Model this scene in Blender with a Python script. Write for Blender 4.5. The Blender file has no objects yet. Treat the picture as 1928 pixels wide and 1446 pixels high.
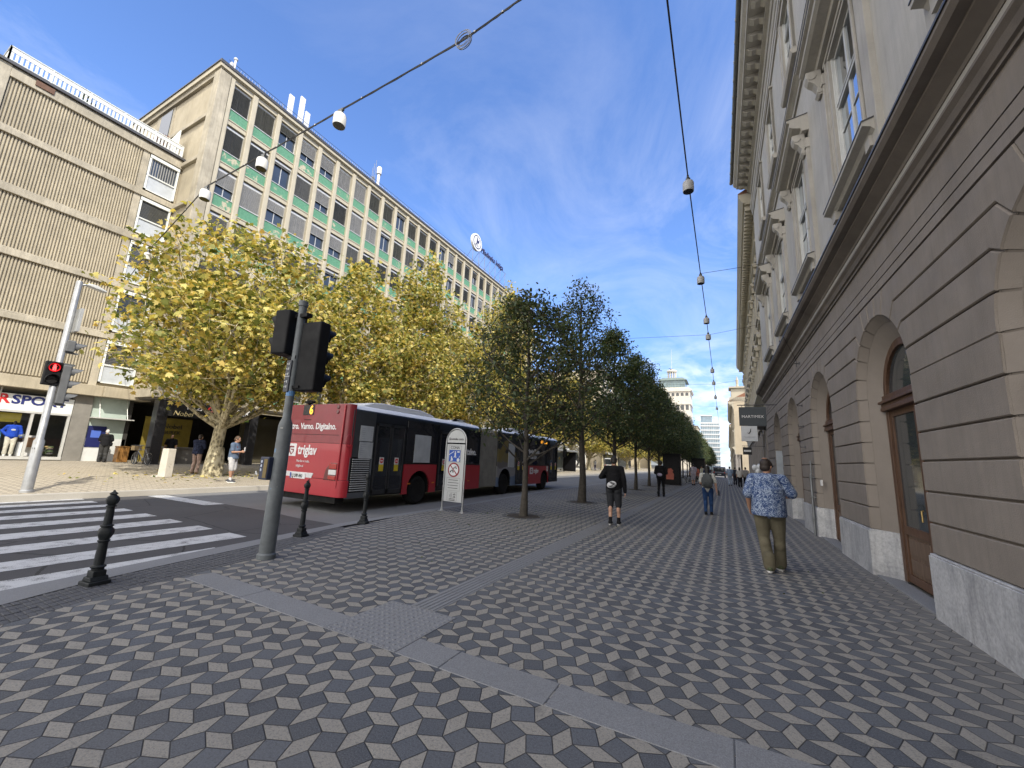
import bpy, bmesh, math, random
import numpy as np
from mathutils import Vector, Matrix, Euler
PI=math.pi; R=math.radians
sc=bpy.context.scene
COL=sc.collection
rng=random.Random(7)

# ------------------------------------------------------------------ node helpers
class NG:
    def __init__(s,name):
        s.m=bpy.data.materials.new(name); s.m.use_nodes=True
        s.t=s.m.node_tree; s.n=s.t.nodes; s.l=s.t.links
        s.b=s.n['Principled BSDF']; s.out=s.n['Material Output']
    def node(s,typ,**kw):
        x=s.n.new(typ)
        for k,v in kw.items(): setattr(x,k,v)
        return x
    def put(s,sock,v):
        if isinstance(v,bpy.types.NodeSocket): s.l.new(v,sock)
        elif isinstance(v,(tuple,list)):
            sock.default_value=tuple(v)+((1,) if len(v)==3 and sock.type=='RGBA' else ())
        else: sock.default_value=v
    def math(s,op,a,b=0.0,c=None,clamp=False):
        x=s.node('ShaderNodeMath',operation=op,use_clamp=clamp)
        s.put(x.inputs[0],a); s.put(x.inputs[1],b)
        if c is not None: s.put(x.inputs[2],c)
        return x.outputs[0]
    def mix(s,f,a,b,blend='MIX'):
        x=s.node('ShaderNodeMix',data_type='RGBA',blend_type=blend)
        s.put(x.inputs[0],f); s.put(x.inputs[6],a); s.put(x.inputs[7],b)
        return x.outputs[2]
    def pos(s,kind='Object'):
        if kind=='World': return s.node('ShaderNodeNewGeometry').outputs['Position']
        return s.node('ShaderNodeTexCoord').outputs[kind]
    def mapping(s,v,scale=(1,1,1),loc=(0,0,0)):
        x=s.node('ShaderNodeMapping'); s.put(x.inputs[0],v); x.inputs[3].default_value=scale; x.inputs[1].default_value=loc
        return x.outputs[0]
    def noise(s,v,scale,detail=4,rough=.55,dist=0,out=0):
        x=s.node('ShaderNodeTexNoise'); s.put(x.inputs['Vector'],v)
        x.inputs['Scale'].default_value=scale; x.inputs['Detail'].default_value=detail
        x.inputs['Roughness'].default_value=rough; x.inputs['Distortion'].default_value=dist
        return x.outputs[out]
    def voro(s,v,scale,feature='F1',out=0,rand=1):
        x=s.node('ShaderNodeTexVoronoi',feature=feature); s.put(x.inputs['Vector'],v); x.inputs['Scale'].default_value=scale
        x.inputs['Randomness'].default_value=rand
        return x.outputs[out]
    def ramp(s,f,stops,interp='LINEAR'):
        x=s.node('ShaderNodeValToRGB'); s.put(x.inputs[0],f); cr=x.color_ramp; cr.interpolation=interp
        while len(cr.elements)<len(stops): cr.elements.new(.5)
        for e,(p,c) in zip(cr.elements,stops):
            e.position=p; e.color=(c[0],c[1],c[2],1) if isinstance(c,(tuple,list)) else (c,c,c,1)
        return x.outputs[0]
    def rng(s,v,a,b,c=0,d=1):
        x=s.node('ShaderNodeMapRange'); s.put(x.inputs[0],v)
        for i,k in enumerate((a,b,c,d)): x.inputs[1+i].default_value=k
        return x.outputs[0]
    def bump(s,h,strength=.3,dist=.01):
        x=s.node('ShaderNodeBump'); s.put(x.inputs['Height'],h); x.inputs['Strength'].default_value=strength; x.inputs['Distance'].default_value=dist
        s.l.new(x.outputs[0],s.b.inputs['Normal']); return x.outputs[0]
    def set(s,**kw):
        for k,v in kw.items(): s.put(s.b.inputs[k.replace('_',' ')],v)
        return s

def hexc(h):
    h=h.lstrip('#'); v=[int(h[i:i+2],16)/255 for i in (0,2,4)]
    return tuple(x/12.92 if x<=.04045 else ((x+.055)/1.055)**2.4 for x in v)
_M={}
def M(name,col,rough=.6,metal=0,var=.15,scale=3,bump=0,bscale=40,spec=.5,coords='Object',dirt=0,coat=0,streak=0):
    """weathered generic surface: base colour broken by noise, optional dirt patches, rain streaks and bump"""
    if name in _M: return _M[name]
    g=NG(name)
    if isinstance(col,str): col=hexc(col)
    v=g.pos(coords)
    c2=tuple(max(0,x*(1-var)) for x in col); c3=tuple(min(1,x*(1+var*.7)) for x in col)
    n=g.noise(v,scale,5,.6)
    c=g.ramp(n,[(.3,c2),(.7,c3)])
    if dirt:
        d=g.ramp(g.noise(v,scale*.35,6,.7,.6),[(.45,0.0),(.75,1.0)])
        c=g.mix(g.math('MULTIPLY',d,dirt),c,tuple(x*.45 for x in col))
    if streak:
        s_=g.noise(g.mapping(v,(6,6,.35)),2.0,4,.65)
        c=g.mix(g.math('MULTIPLY',g.ramp(s_,[(.45,0.0),(.7,1.0)]),streak),c,tuple(x*.5 for x in col))
    g.set(Base_Color=c,Metallic=metal,Specular_IOR_Level=spec)
    g.put(g.b.inputs['Roughness'],g.rng(g.noise(v,scale*2.3,3),.3,.7,max(.02,rough*.85),min(1,rough*1.15)))
    if coat: g.set(Coat_Weight=coat,Coat_Roughness=.05)
    if bump: g.bump(g.noise(v,bscale,4,.6),bump,.01)
    _M[name]=g.m; return g.m
def glow(name,col,strength):
    if name in _M: return _M[name]
    g=NG(name); g.set(Base_Color=col,Emission_Color=col,Emission_Strength=strength,Roughness=.4); _M[name]=g.m; return g.m
def glassy(name,col=(.012,.015,.018),rough=.03,ior=1.55):
    """dark window glass: reflects sky and street"""
    if name in _M: return _M[name]
    g=NG(name); v=g.pos('Object')
    c=g.mix(g.noise(v,.6,3),col,tuple(x*2.6+.004 for x in col))
    g.set(Base_Color=c,Roughness=rough,IOR=ior,Specular_IOR_Level=.6)
    g.bump(g.noise(v,.9,1),.03,.05); _M[name]=g.m; return g.m

# ------------------------------------------------------------------ mesh helpers
class MB:
    def __init__(s): s.v=[]; s.f=[]; s.m=[]
    def add(s,vs,fs,m=0,T=None):
        o=len(s.v)
        if T is not None: vs=[tuple(T@Vector(p)) for p in vs]
        s.v+= [tuple(p) for p in vs]; s.f+=[tuple(i+o for i in f) for f in fs]; s.m+=[m]*len(fs); return s
    def poly(s,pts,m=0): return s.add(pts,[tuple(range(len(pts)))],m)
    def box(s,x0,y0,z0,x1,y1,z1,m=0,T=None):
        if x0>x1:x0,x1=x1,x0
        if y0>y1:y0,y1=y1,y0
        if z0>z1:z0,z1=z1,z0
        v=[(x0,y0,z0),(x1,y0,z0),(x1,y1,z0),(x0,y1,z0),(x0,y0,z1),(x1,y0,z1),(x1,y1,z1),(x0,y1,z1)]
        return s.add(v,[(0,3,2,1),(4,5,6,7),(0,1,5,4),(1,2,6,5),(2,3,7,6),(3,0,4,7)],m,T)
    def cbox(s,c,d,m=0,T=None): return s.box(c[0]-d[0]/2,c[1]-d[1]/2,c[2]-d[2]/2,c[0]+d[0]/2,c[1]+d[1]/2,c[2]+d[2]/2,m,T)
    def prism(s,poly,axis,a,b,m=0,T=None):
        """poly: list of 2D points (in the two other axes, cyclic order), extruded a..b along axis"""
        def P(p,t):
            if axis==0: return (t,p[0],p[1])
            if axis==1: return (p[0],t,p[1])
            return (p[0],p[1],t)
        n=len(poly); ar=sum(poly[i][0]*poly[(i+1)%n][1]-poly[(i+1)%n][0]*poly[i][1] for i in range(n))
        if (ar<0)!=(axis==1): poly=poly[::-1]
        if a>b:a,b=b,a
        v=[P(p,a) for p in poly]+[P(p,b) for p in poly]
        f=[tuple(range(n))[::-1],tuple(range(n,2*n))]+[(i,(i+1)%n,n+(i+1)%n,n+i) for i in range(n)]
        return s.add(v,f,m,T)
    def tube(s,pts,rad,n=8,m=0,cap=True,T=None):
        pts=[Vector(p) for p in pts]; k=len(pts)
        if not isinstance(rad,(list,tuple)): rad=[rad]*k
        vs=[];fs=[]; up=None
        for i,p in enumerate(pts):
            d=(pts[min(i+1,k-1)]-pts[max(i-1,0)]).normalized()
            if up is None: up=Vector((0,0,1)) if abs(d.z)<.9 else Vector((1,0,0))
            a=d.cross(up); 
            if a.length<1e-4: a=d.orthogonal()
            a.normalize(); b=a.cross(d).normalized(); up=b
            for j in range(n):
                t=2*PI*j/n; vs.append(tuple(p+(a*math.cos(t)+b*math.sin(t))*rad[i]))
        for i in range(k-1):
            for j in range(n):
                q=(j+1)%n; fs.append((i*n+j,i*n+q,(i+1)*n+q,(i+1)*n+j))
        if cap: fs+= [tuple(range(n))[::-1],tuple(range((k-1)*n,k*n))]
        return s.add(vs,fs,m,T)
    def lathe(s,prof,c=(0,0,0),n=16,m=0,T=None):
        vs=[];fs=[];k=len(prof)
        for r,z in prof:
            for j in range(n):
                t=2*PI*j/n; vs.append((c[0]+r*math.cos(t),c[1]+r*math.sin(t),c[2]+z))
        for i in range(k-1):
            for j in range(n):
                q=(j+1)%n; fs.append((i*n+j,i*n+q,(i+1)*n+q,(i+1)*n+j))
        fs+=[tuple(range(n))[::-1],tuple(range((k-1)*n,k*n))]
        return s.add(vs,fs,m,T)
    def ball(s,c,r,m=0,nu=12,nv=8,T=None):
        if not isinstance(r,(tuple,list)): r=(r,r,r)
        vs=[(c[0],c[1],c[2]-r[2])];fs=[]
        for i in range(1,nv):
            a=-PI/2+PI*i/nv
            for j in range(nu):
                t=2*PI*j/nu; vs.append((c[0]+r[0]*math.cos(a)*math.cos(t),c[1]+r[1]*math.cos(a)*math.sin(t),c[2]+r[2]*math.sin(a)))
        vs.append((c[0],c[1],c[2]+r[2]))
        for j in range(nu):
            q=(j+1)%nu; fs.append((0,1+q,1+j))
            for i in range(nv-2): fs.append((1+i*nu+j,1+i*nu+q,1+(i+1)*nu+q,1+(i+1)*nu+j))
            o=1+(nv-2)*nu; fs.append((o+j,o+q,len(vs)-1))
        return s.add(vs,fs,m,T)
    def torus(s,c,R_,r,axis='Y',n=24,k=8,m=0):
        vs=[];fs=[]
        for i in range(n):
            a=2*PI*i/n
            for j in range(k):
                b=2*PI*j/k; q=R_+r*math.cos(b); x,y,z=q*math.cos(a),q*math.sin(a),r*math.sin(b)
                p={'Z':(x,y,z),'Y':(x,z,y),'X':(z,x,y)}[axis]; vs.append((c[0]+p[0],c[1]+p[1],c[2]+p[2]))
        for i in range(n):
            for j in range(k):
                fs.append((i*k+j,((i+1)%n)*k+j,((i+1)%n)*k+(j+1)%k,i*k+(j+1)%k))
        return s.add(vs,fs,m)
    def build(s,name,mats,parent=None,smooth=None,bevel=0,segs=2,loc=None):
        me=bpy.data.meshes.new(name)
        me.from_pydata(s.v,[],s.f)
        for m in (mats if isinstance(mats,(list,tuple)) else [mats]): me.materials.append(m)
        if any(s.m): me.polygons.foreach_set('material_index',s.m)
        if smooth is not None:
            me.polygons.foreach_set('use_smooth',[True]*len(me.polygons))
            me.set_sharp_from_angle(angle=R(smooth))
        me.update()
        return put(name,me,parent,bevel,segs,loc)
def put(name,me,parent=None,bevel=0,segs=2,loc=None):
    o=bpy.data.objects.new(name,me); COL.objects.link(o)
    if parent is not None: o.parent=parent
    if loc is not None: o.location=loc
    if bevel:
        b=o.modifiers.new('bevel','BEVEL'); b.width=bevel; b.segments=segs; b.limit_method='ANGLE'; b.angle_limit=R(40)
    return o
def tag(o,label=None,cat=None,group=None,kind=None):
    if label: o['label']=label
    if cat: o['category']=cat
    if group: o['group']=group
    if kind: o['kind']=kind
    return o
def thing(name,label,cat,loc=(0,0,0),rz=0,group=None):
    o=bpy.data.objects.new(name,None); COL.objects.link(o); o.location=loc; o.rotation_euler=(0,0,rz); o.empty_display_size=.2
    return tag(o,label,cat,group)
def dup(o,parent=None,loc=None,rz=None,label=None,group=None,scale=None):
    c=o.copy(); COL.objects.link(c)
    if parent is not None: c.parent=parent
    if loc is not None: c.location=loc
    if rz is not None: c.rotation_euler=(0,0,rz)
    if scale is not None: c.scale=scale
    if label: c['label']=label
    if group: c['group']=group
    for ch in list(o.children): dup(ch,c)
    return c
def struct(o): o['kind']='structure'; return o
_TXT={}
def text(name,s,size,mat,parent=None,loc=(0,0,0),rot=(PI/2,0,0),ext=.004,align='LEFT',sx=1.0,bold=0.0,shear=0.0,space=1.0):
    """lettering as a solid mesh of its own; height of capitals = about 0.7*size"""
    cu=bpy.data.curves.new('lettering','FONT'); cu.body=s; cu.size=size; cu.extrude=ext; cu.align_x=align; cu.offset=bold; cu.shear=shear; cu.space_character=space
    cu.resolution_u=3
    t=bpy.data.objects.new('tmp_lettering',cu); COL.objects.link(t)
    bpy.context.view_layer.update()
    me=bpy.data.meshes.new_from_object(t.evaluated_get(bpy.context.evaluated_depsgraph_get()))
    bpy.data.objects.remove(t); bpy.data.curves.remove(cu)
    me.materials.clear(); me.materials.append(mat)
    o=put(name,me,parent); o.location=loc; o.rotation_euler=rot; o.scale=(sx,1,1)
    return o

# ------------------------------------------------------------------ camera (solved from the vanishing points)
F_PX=761.99; YAW,PITCH,ROLL=.487617512,.179252039,.0496293422; CAMZ=1.6
def setup_camera():
    cy,sy,cp,sp=math.cos(YAW),math.sin(YAW),math.cos(PITCH),math.sin(PITCH)
    fw=Vector((-sy*cp,cy*cp,sp)); r0=Vector((cy,sy,0)); u0=r0.cross(fw)
    cr,sr=math.cos(ROLL),math.sin(ROLL); r=cr*r0+sr*u0; u=-sr*r0+cr*u0
    cam=bpy.data.cameras.new('camera'); o=bpy.data.objects.new('camera',cam); COL.objects.link(o)
    o.matrix_world=Matrix(((r.x,u.x,-fw.x,0),(r.y,u.y,-fw.y,0),(r.z,u.z,-fw.z,CAMZ),(0,0,0,1)))
    cam.sensor_width=36; cam.lens=36*F_PX/1928; cam.clip_start=.05; cam.clip_end=3000
    sc.camera=o
setup_camera()

# ------------------------------------------------------------------ daylight
SUN=Vector((.86,-.48,1.0)).normalized()
def setup_world():
    w=bpy.data.worlds.new('World'); sc.world=w; w.use_nodes=True
    t=w.node_tree; n=t.nodes; l=t.links; bg=n['Background']
    sky=n.new('ShaderNodeTexSky'); sky.sky_type='NISHITA'; sky.sun_disc=False
    sky.sun_elevation=math.asin(SUN.z); sky.sun_rotation=math.atan2(SUN.x,SUN.y)
    sky.altitude=300; sky.air_density=1.0; sky.dust_density=SKY['dust']; sky.ozone_density=SKY['ozone']
    tc=n.new('ShaderNodeTexCoord'); sep=n.new('ShaderNodeSeparateXYZ'); l.new(tc.outputs['Generated'],sep.inputs[0])
    def mth(op,a,b):
        x=n.new('ShaderNodeMath'); x.operation=op
        for i,v in enumerate((a,b)):
            if isinstance(v,bpy.types.NodeSocket): l.new(v,x.inputs[i])
            else: x.inputs[i].default_value=v
        return x.outputs[0]
    def rmp(f,st):
        x=n.new('ShaderNodeValToRGB'); l.new(f,x.inputs[0])
        while len(x.color_ramp.elements)<len(st): x.color_ramp.elements.new(.5)
        for e,(p,c) in zip(x.color_ramp.elements,st): e.position=p; e.color=(c,c,c,1)
        return x.outputs[0]
    def noi(v,s_,d,r,di=0):
        x=n.new('ShaderNodeTexNoise'); l.new(v,x.inputs['Vector']); x.inputs['Scale'].default_value=s_; x.inputs['Detail'].default_value=d; x.inputs['Roughness'].default_value=r; x.inputs['Distortion'].default_value=di
        return x.outputs[0]
    z=mth('MAXIMUM',sep.outputs[2],.02); zz=mth('ADD',z,.12)
    cx=n.new('ShaderNodeCombineXYZ'); l.new(mth('DIVIDE',sep.outputs[0],zz),cx.inputs[0]); l.new(mth('DIVIDE',sep.outputs[1],zz),cx.inputs[1])
    mp=n.new('ShaderNodeMapping'); l.new(cx.outputs[0],mp.inputs[0]); mp.inputs[3].default_value=(1.0,.72,1); mp.inputs[2].default_value=(0,0,.5); mp.inputs[1].default_value=(1.0,4.0,0)
    wisp=mth('MULTIPLY',rmp(noi(mp.outputs[0],1.5,8,.64,1.1),[(.45,0.0),(.82,1.0)]),rmp(noi(mp.outputs[0],.55,2,.5),[(.36,0.0),(.60,1.0)]))
    wisp=mth('MULTIPLY',wisp,.36)
    # cumulus low over the end of the street, only near the horizon
    mp2=n.new('ShaderNodeMapping'); l.new(tc.outputs['Generated'],mp2.inputs[0]); mp2.inputs[3].default_value=(1,1,2.6); mp2.inputs[1].default_value=(.71,.1,.2)
    cum=rmp(noi(mp2.outputs[0],7.5,9,.60,.3),[(.465,0.0),(.60,1.0)])
    band=mth('MULTIPLY',rmp(sep.outputs[2],[(.06,1.0),(.30,0.0)]),.85)
    cum=mth('MULTIPLY',cum,band)
    haze=mth('MULTIPLY',rmp(sep.outputs[2],[(0.0,1.0),(.14,0.0)]),.12)
    # bright broken cloud added behind the camera, unseen, to lift and whiten the shade
    south_fill=mth('MULTIPLY',rmp(mth('MULTIPLY',sep.outputs[1],-1.0),[(.02,0.0),(.40,1.0)]),rmp(noi(tc.outputs['Generated'],2.6,6,.6,.4),[(.30,.15),(.52,.92)]))
    mask=mth('MINIMUM',mth('ADD',mth('ADD',wisp,cum),haze),.97)
    tint=n.new('ShaderNodeMix'); tint.data_type='RGBA'; tint.blend_type='MULTIPLY'; tint.inputs[0].default_value=1; l.new(sky.outputs[0],tint.inputs[6]); tl=n.new('ShaderNodeMix'); tl.data_type='RGBA'; l.new(rmp(sep.outputs[2],[(0.0,0.0),(.42,1.0)]),tl.inputs[0]); tl.inputs[6].default_value=SKY['low']; tl.inputs[7].default_value=SKY['tint']; l.new(tl.outputs[2],tint.inputs[7])
    mx=n.new('ShaderNodeMix'); mx.data_type='RGBA'; l.new(mask,mx.inputs[0]); l.new(tint.outputs[2],mx.inputs[6]); mx.inputs[7].default_value=SKY['cloud']
    mx2=n.new('ShaderNodeMix'); mx2.data_type='RGBA'; l.new(south_fill,mx2.inputs[0]); l.new(mx.outputs[2],mx2.inputs[6]); mx2.inputs[7].default_value=SKY['south_fill']
    l.new(mx2.outputs[2],bg.inputs[0]); bg.inputs[1].default_value=SKY['strength']
    s=bpy.data.lights.new('sun','SUN'); s.energy=SKY['sun']; s.angle=R(.5); s.color=(1,.93,.80)
    o=bpy.data.objects.new('sun',s); COL.objects.link(o); o.rotation_euler=(-SUN).to_track_quat('-Z','Y').to_euler(); o.location=(30,-20,60)
SKY=dict(low=(.40,.46,.62,1),strength=.15,sun=2.6,dust=.4,ozone=3.0,tint=(.68,.78,.98,1),cloud=(4.6,4.6,4.7,1),south_fill=(9.2,8.7,7.9,1))
setup_world()
sc.view_settings.view_transform='Standard'; sc.view_settings.look='None'; sc.view_settings.gamma=1; sc.view_settings.exposure=1.18
sc.view_settings.use_curve_mapping=False
sc.cycles.use_denoising=True; sc.cycles.denoising_prefilter='NONE'; sc.cycles.denoising_input_passes='RGB_ALBEDO_NORMAL'; sc.cycles.use_adaptive_sampling=False; sc.cycles.sampling_pattern='BLUE_NOISE'; sc.cycles.caustics_reflective=False; sc.cycles.caustics_refractive=False; sc.cycles.max_bounces=6; sc.cycles.transparent_max_bounces=8; sc.cycles.sample_clamp_indirect=3
sc.render.engine='CYCLES'
# ------------------------------------------------------------------ ground, road, paving
def paving_mat(name,light,dark,joint,worn=.25,phase=(-1.713,1.944),wall=None):
    """rhombus-and-square setts: light lozenges lying and standing in turn, dark squares between them"""
    g=NG(name); P=g.pos('World'); s=g.node('ShaderNodeSeparateXYZ'); g.put(s.inputs[0],P)
    p=.2018; A,B=.682,.318
    u=g.math('DIVIDE',g.math('SUBTRACT',s.outputs[0],phase[0]),p); v=g.math('DIVIDE',g.math('SUBTRACT',s.outputs[1],phase[1]),p)
    fu=g.math('FLOOR',u); fv=g.math('FLOOR',v); fx=g.math('SUBTRACT',u,fu); fy=g.math('SUBTRACT',v,fv)
    par=g.math('FLOORED_MODULO',g.math('ADD',fu,fv),2.0)
    gx=g.math('ADD',fx,g.math('MULTIPLY',par,g.math('SUBTRACT',1.0,g.math('MULTIPLY',fx,2.0))))
    ix=g.math('SUBTRACT',1.0,gx); iy=g.math('SUBTRACT',1.0,fy)
    def d(a,b): return g.math('ADD',g.math('DIVIDE',a,A),g.math('DIVIDE',b,B))
    dd=g.math('MINIMUM',g.math('MINIMUM',d(gx,fy),d(ix,iy)),g.math('MINIMUM',d(fy,ix),d(iy,gx)))
    isl=g.math('LESS_THAN',dd,1.0)
    e=g.math('ABSOLUTE',g.math('SUBTRACT',dd,1.0))
    jn=g.rng(e,.02,.085,1,0)
    cid=g.node('ShaderNodeCombineXYZ'); g.put(cid.inputs[0],fu); g.put(cid.inputs[1],fv)
    wn=g.node('ShaderNodeTexWhiteNoise'); g.put(wn.inputs[0],cid.outputs[0]); rv=wn.outputs[0]
    grain=g.noise(P,120,4,.8); grain2=g.noise(P,55,4,.7); big=g.noise(P,.55,5,.6); mid=g.noise(P,3.1,4,.6)
    dk=g.mix(rv,tuple(x*.72 for x in dark),tuple(x*1.3 for x in dark))
    lt=g.mix(mid,tuple(x*.8 for x in light),tuple(x*1.15 for x in light))
    c=g.mix(isl,dk,lt)
    c=g.mix(g.rng(grain,.42,.66,0,.75),c,tuple(x*2.0 for x in dark))
    c=g.mix(g.rng(grain2,.50,.70,0,.55),c,tuple(x*.55 for x in dark))
    # general grime and traffic film
    film=tuple((a+b)*.5*.92 for a,b in zip(light,dark))
    c=g.mix(g.math('MULTIPLY',g.ramp(big,[(.42,0.0),(.68,1.0)]),worn),c,film)
    if wall is not None:   # dusty strip along the foot of the facade
        wx=g.math('ADD',s.outputs[0],g.math('MULTIPLY',mid,.5))
        c=g.mix(g.math('MULTIPLY',g.rng(wx,wall-.9,wall+.35,0,1),.75),c,film)
    # chewing gum and drip spots
    sp=g.voro(P,1.15,rand=1); c=g.mix(g.math('MULTIPLY',g.math('LESS_THAN',g.math('ADD',sp,g.math('MULTIPLY',grain2,.03)),.046),.7),c,(.03,.03,.033))
    stn=g.ramp(g.noise(P,.9,6,.7,1.2),[(.60,0.0),(.72,1.0)]); c=g.mix(g.math('MULTIPLY',stn,.45),c,tuple(x*.5 for x in dark))
    c=g.mix(g.math('MULTIPLY',jn,.85),c,joint)
    g.set(Base_Color=c,Roughness=.85,Specular_IOR_Level=.15)
    h=g.math('SUBTRACT',g.math('MULTIPLY',grain,.35),g.math('MULTIPLY',jn,1.0))
    h=g.math('ADD',h,g.math('MULTIPLY',rv,.25))
    g.bump(h,.55,.006)
    return g.m
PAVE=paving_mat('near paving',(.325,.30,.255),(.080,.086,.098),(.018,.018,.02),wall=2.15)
PAVE_FAR=paving_mat('far paving',(.42,.37,.285),(.23,.205,.165),(.10,.09,.075),worn=.4,phase=(-20.1,3.3))  # same setts as the near side, paler: strong sunlight and dust put into the colours
def granular(name,col,contrast=.5,sc_=160,rough=.85,patch=.3,crack=False):
    g=NG(name); P=g.pos('World')
    a=g.noise(P,sc_,4,.75); b=g.noise(P,.8,6,.65); m=g.noise(P,14,4,.6)
    c=g.ramp(a,[(.3,tuple(x*(1-contrast) for x in col)),(.7,tuple(min(1,x*(1+contrast)) for x in col))])
    c=g.mix(g.math('MULTIPLY',g.ramp(b,[(.4,0.0),(.65,1.0)]),patch),c,tuple(x*.6 for x in col))
    c=g.mix(g.math('MULTIPLY',m,.25),c,tuple(x*1.3 for x in col))
    sp=g.voro(P,.8); c=g.mix(g.math('MULTIPLY',g.math('LESS_THAN',sp,.03),.6),c,tuple(x*.3 for x in col))
    if crack:
        k=g.voro(g.mix(.12,P,g.noise(P,2.2,3,out=1)),.55,'DISTANCE_TO_EDGE'); c=g.mix(g.math('MULTIPLY',g.math('LESS_THAN',k,.006),.7),c,tuple(x*.35 for x in col))
    g.set(Base_Color=c,Roughness=rough,Specular_IOR_Level=.15); g.bump(a,.4,.006); return g.m
ROAD=granular('road surface',(.155,.157,.16),.3,120,patch=.35)
ASPH=granular('dark asphalt',(.072,.072,.076),.55,150,crack=True)
GRAN=granular('granite slab',(.20,.205,.215),.42,130,patch=.2)
KERB=granular('kerb stone',(.19,.195,.205),.3,120,patch=.25)
def paint_mat():
    g=NG('worn road paint'); P=g.pos('World')
    a=g.noise(P,95,5,.75); b=g.noise(P,5,5,.65)
    w=g.math('ADD',g.math('MULTIPLY',a,.65),g.math('MULTIPLY',b,.50))
    c=g.mix(g.ramp(w,[(.58,0.0),(.69,1.0)]),g.mix(b,(.40,.41,.42),(.52,.53,.54)),(.075,.075,.08))
    g.set(Base_Color=c,Roughness=.75); g.bump(a,.3,.004); return g.m
PAINT=paint_mat()
SETT=granular('small setts',(.095,.098,.108),.5,140,patch=.25)

def ground():
    b=MB(); b.poly([(-900,-300,-.09),(900,-300,-.09),(900,1500,-.09),(-900,1500,-.09)])
    struct(b.build('ground',granular('bare ground',(.12,.12,.115),.3,6)))
    outer=[(-5.9,-12),(-6.2,-2),(-6.36,.2),(-6.63,1.57),(-6.80,2.46),(-7.02,3.6),(-7.16,4.45),(-7.36,5.5),(-7.52,6.48),(-7.62,8),(-7.75,11.5),(-8.05,16),(-8.35,22),(-8.5,30),(-8.55,60),(-8.6,420)]
    inner=[(-5.35,-12),(-5.66,-2),(-5.85,.2),(-6.09,1.47),(-6.33,2.08),(-6.52,2.84),(-6.66,3.6),(-6.92,4.9),(-7.22,6.3),(-7.38,8),(-7.53,11.5),(-7.82,16),(-8.12,22),(-8.27,30),(-8.32,60),(-8.37,420)]
    band=[(-4.9,-12),(-5.15,-2),(-5.25,.2),(-5.46,1.34),(-5.76,2.19),(-5.90,3.13),(-6.02,3.81),(-6.38,4.68),(-7.0,6.2),(-7.375,8),(-7.525,11.5),(-7.815,16),(-8.115,22),(-8.265,30),(-8.315,60),(-8.365,420)]
    # road sheet between the kerbs
    b=MB(); b.poly([(-15.15,-40,-.03),(-4.5,-40,-.03),(-4.5,-12,-.03),(-7.0,6,-.03),(-7.9,30,-.03),(-7.9,420,-.03),(-15.15,420,-.03)])
    struct(b.build('road',ROAD))
    b=MB(); b.poly([(-15.12,-30,-.026),(-5.2,-30,-.026),(-5.4,-12,-.026),(-6.2,.2,-.026),(-6.9,5,-.026),(-7.2,6.47,-.026),(-8.9,6.44,-.026),(-10.4,6.6,-.026),(-15.12,6.5,-.026)])
    struct(b.build('asphalt_surface',ASPH))
    def strip(name,a,c,z,mat,skirt=None,n=1):
        q=MB()
        for i in range(len(a)-1):
            q.poly([(a[i][0],a[i][1],z),(c[i][0],c[i][1],z),(c[i+1][0],c[i+1][1],z),(a[i+1][0],a[i+1][1],z)])
            if skirt is not None: q.poly([(a[i][0],a[i][1],skirt),(a[i][0],a[i][1],z),(a[i+1][0],a[i+1][1],z),(a[i+1][0],a[i+1][1],skirt)])
        return struct(q.build(name,mat))
    strip('kerb',outer,inner,.004,KERB,-.05)
    # strip of small setts behind the kerb at the crossing: real little stones in rows
    strip('sett_bed',inner[:9],band[:9],-.006,SETT)
    q=MB(); r=random.Random(3)
    def lerp(pl,y):
        for i in range(len(pl)-1):
            if pl[i][1]<=y<=pl[i+1][1]:
                t=(y-pl[i][1])/(pl[i+1][1]-pl[i][1]); return pl[i][0]+t*(pl[i+1][0]-pl[i][0])
        return pl[-1][0]
    y=-1.2
    while y<6.2:
        xi,xb=lerp(inner,y),lerp(band,y); w=xb-xi; k=max(1,int(w/.105)); off=(int(y/.062)%2)*.5
        for j in range(k):
            x0=xi+w*(j+.06)/k; x1=xi+w*(j+.94)/k; h=r.uniform(.001,.006)
            q.box(x0,y+.004,-.02,x1,y+.052,h)
        y+=.058
    struct(q.build('setts',SETT,bevel=.004,segs=1))
    # the patterned pavement
    b=MB()
    pts=[(x,y,0) for x,y in band]+[(6,420,0),(6,-12,0)]
    b.poly(pts[::-1]); struct(b.build('pavement',PAVE))
    b=MB(); b.poly([(-5.2,-60,0),(6,-60,0),(6,-12,0),(-5.2,-12,0)]); struct(b.build('pavement',PAVE))
    # granite band across the pavement, slab by slab
    b=MB(); r=random.Random(5); x=-5.75
    cuts=[-5.75,-4.62,-3.28]; 
    for a,c in zip(cuts,cuts[1:]): b.box(a+.004,2.80,-.02,c-.004,3.11,.0045)
    xs=[-2.44,-2.0,-1.13,-.02,1.05,2.05]
    for a,c in zip(xs,xs[1:]): b.box(a+.004,2.80,-.02,c-.004,3.11,.0045)
    struct(b.build('granite_band',GRAN,bevel=.004,segs=1))
    b=MB(); b.box(.62,1.9,-.02,1.75,2.55,.004); struct(b.build('granite_cover',GRAN,bevel=.004,segs=1))
    # tactile field of studs and the ribbed guide path
    b=MB(); x0,x1,y0,y1=-3.28,-2.44,2.80,3.66
    b.box(x0,y0,-.02,x1,y1,.005); k=13
    for i in range(k):
        for j in range(k):
            cx=x0+(i+.5)*(x1-x0)/k; cy=y0+(j+.5)*(y1-y0)/k
            b.lathe([(.0165,.004),(.015,.008),(.010,.0105)],(cx,cy,0),8)
    struct(b.build('tactile_paving',GRAN))
    b=MB(); y=3.67
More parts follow.
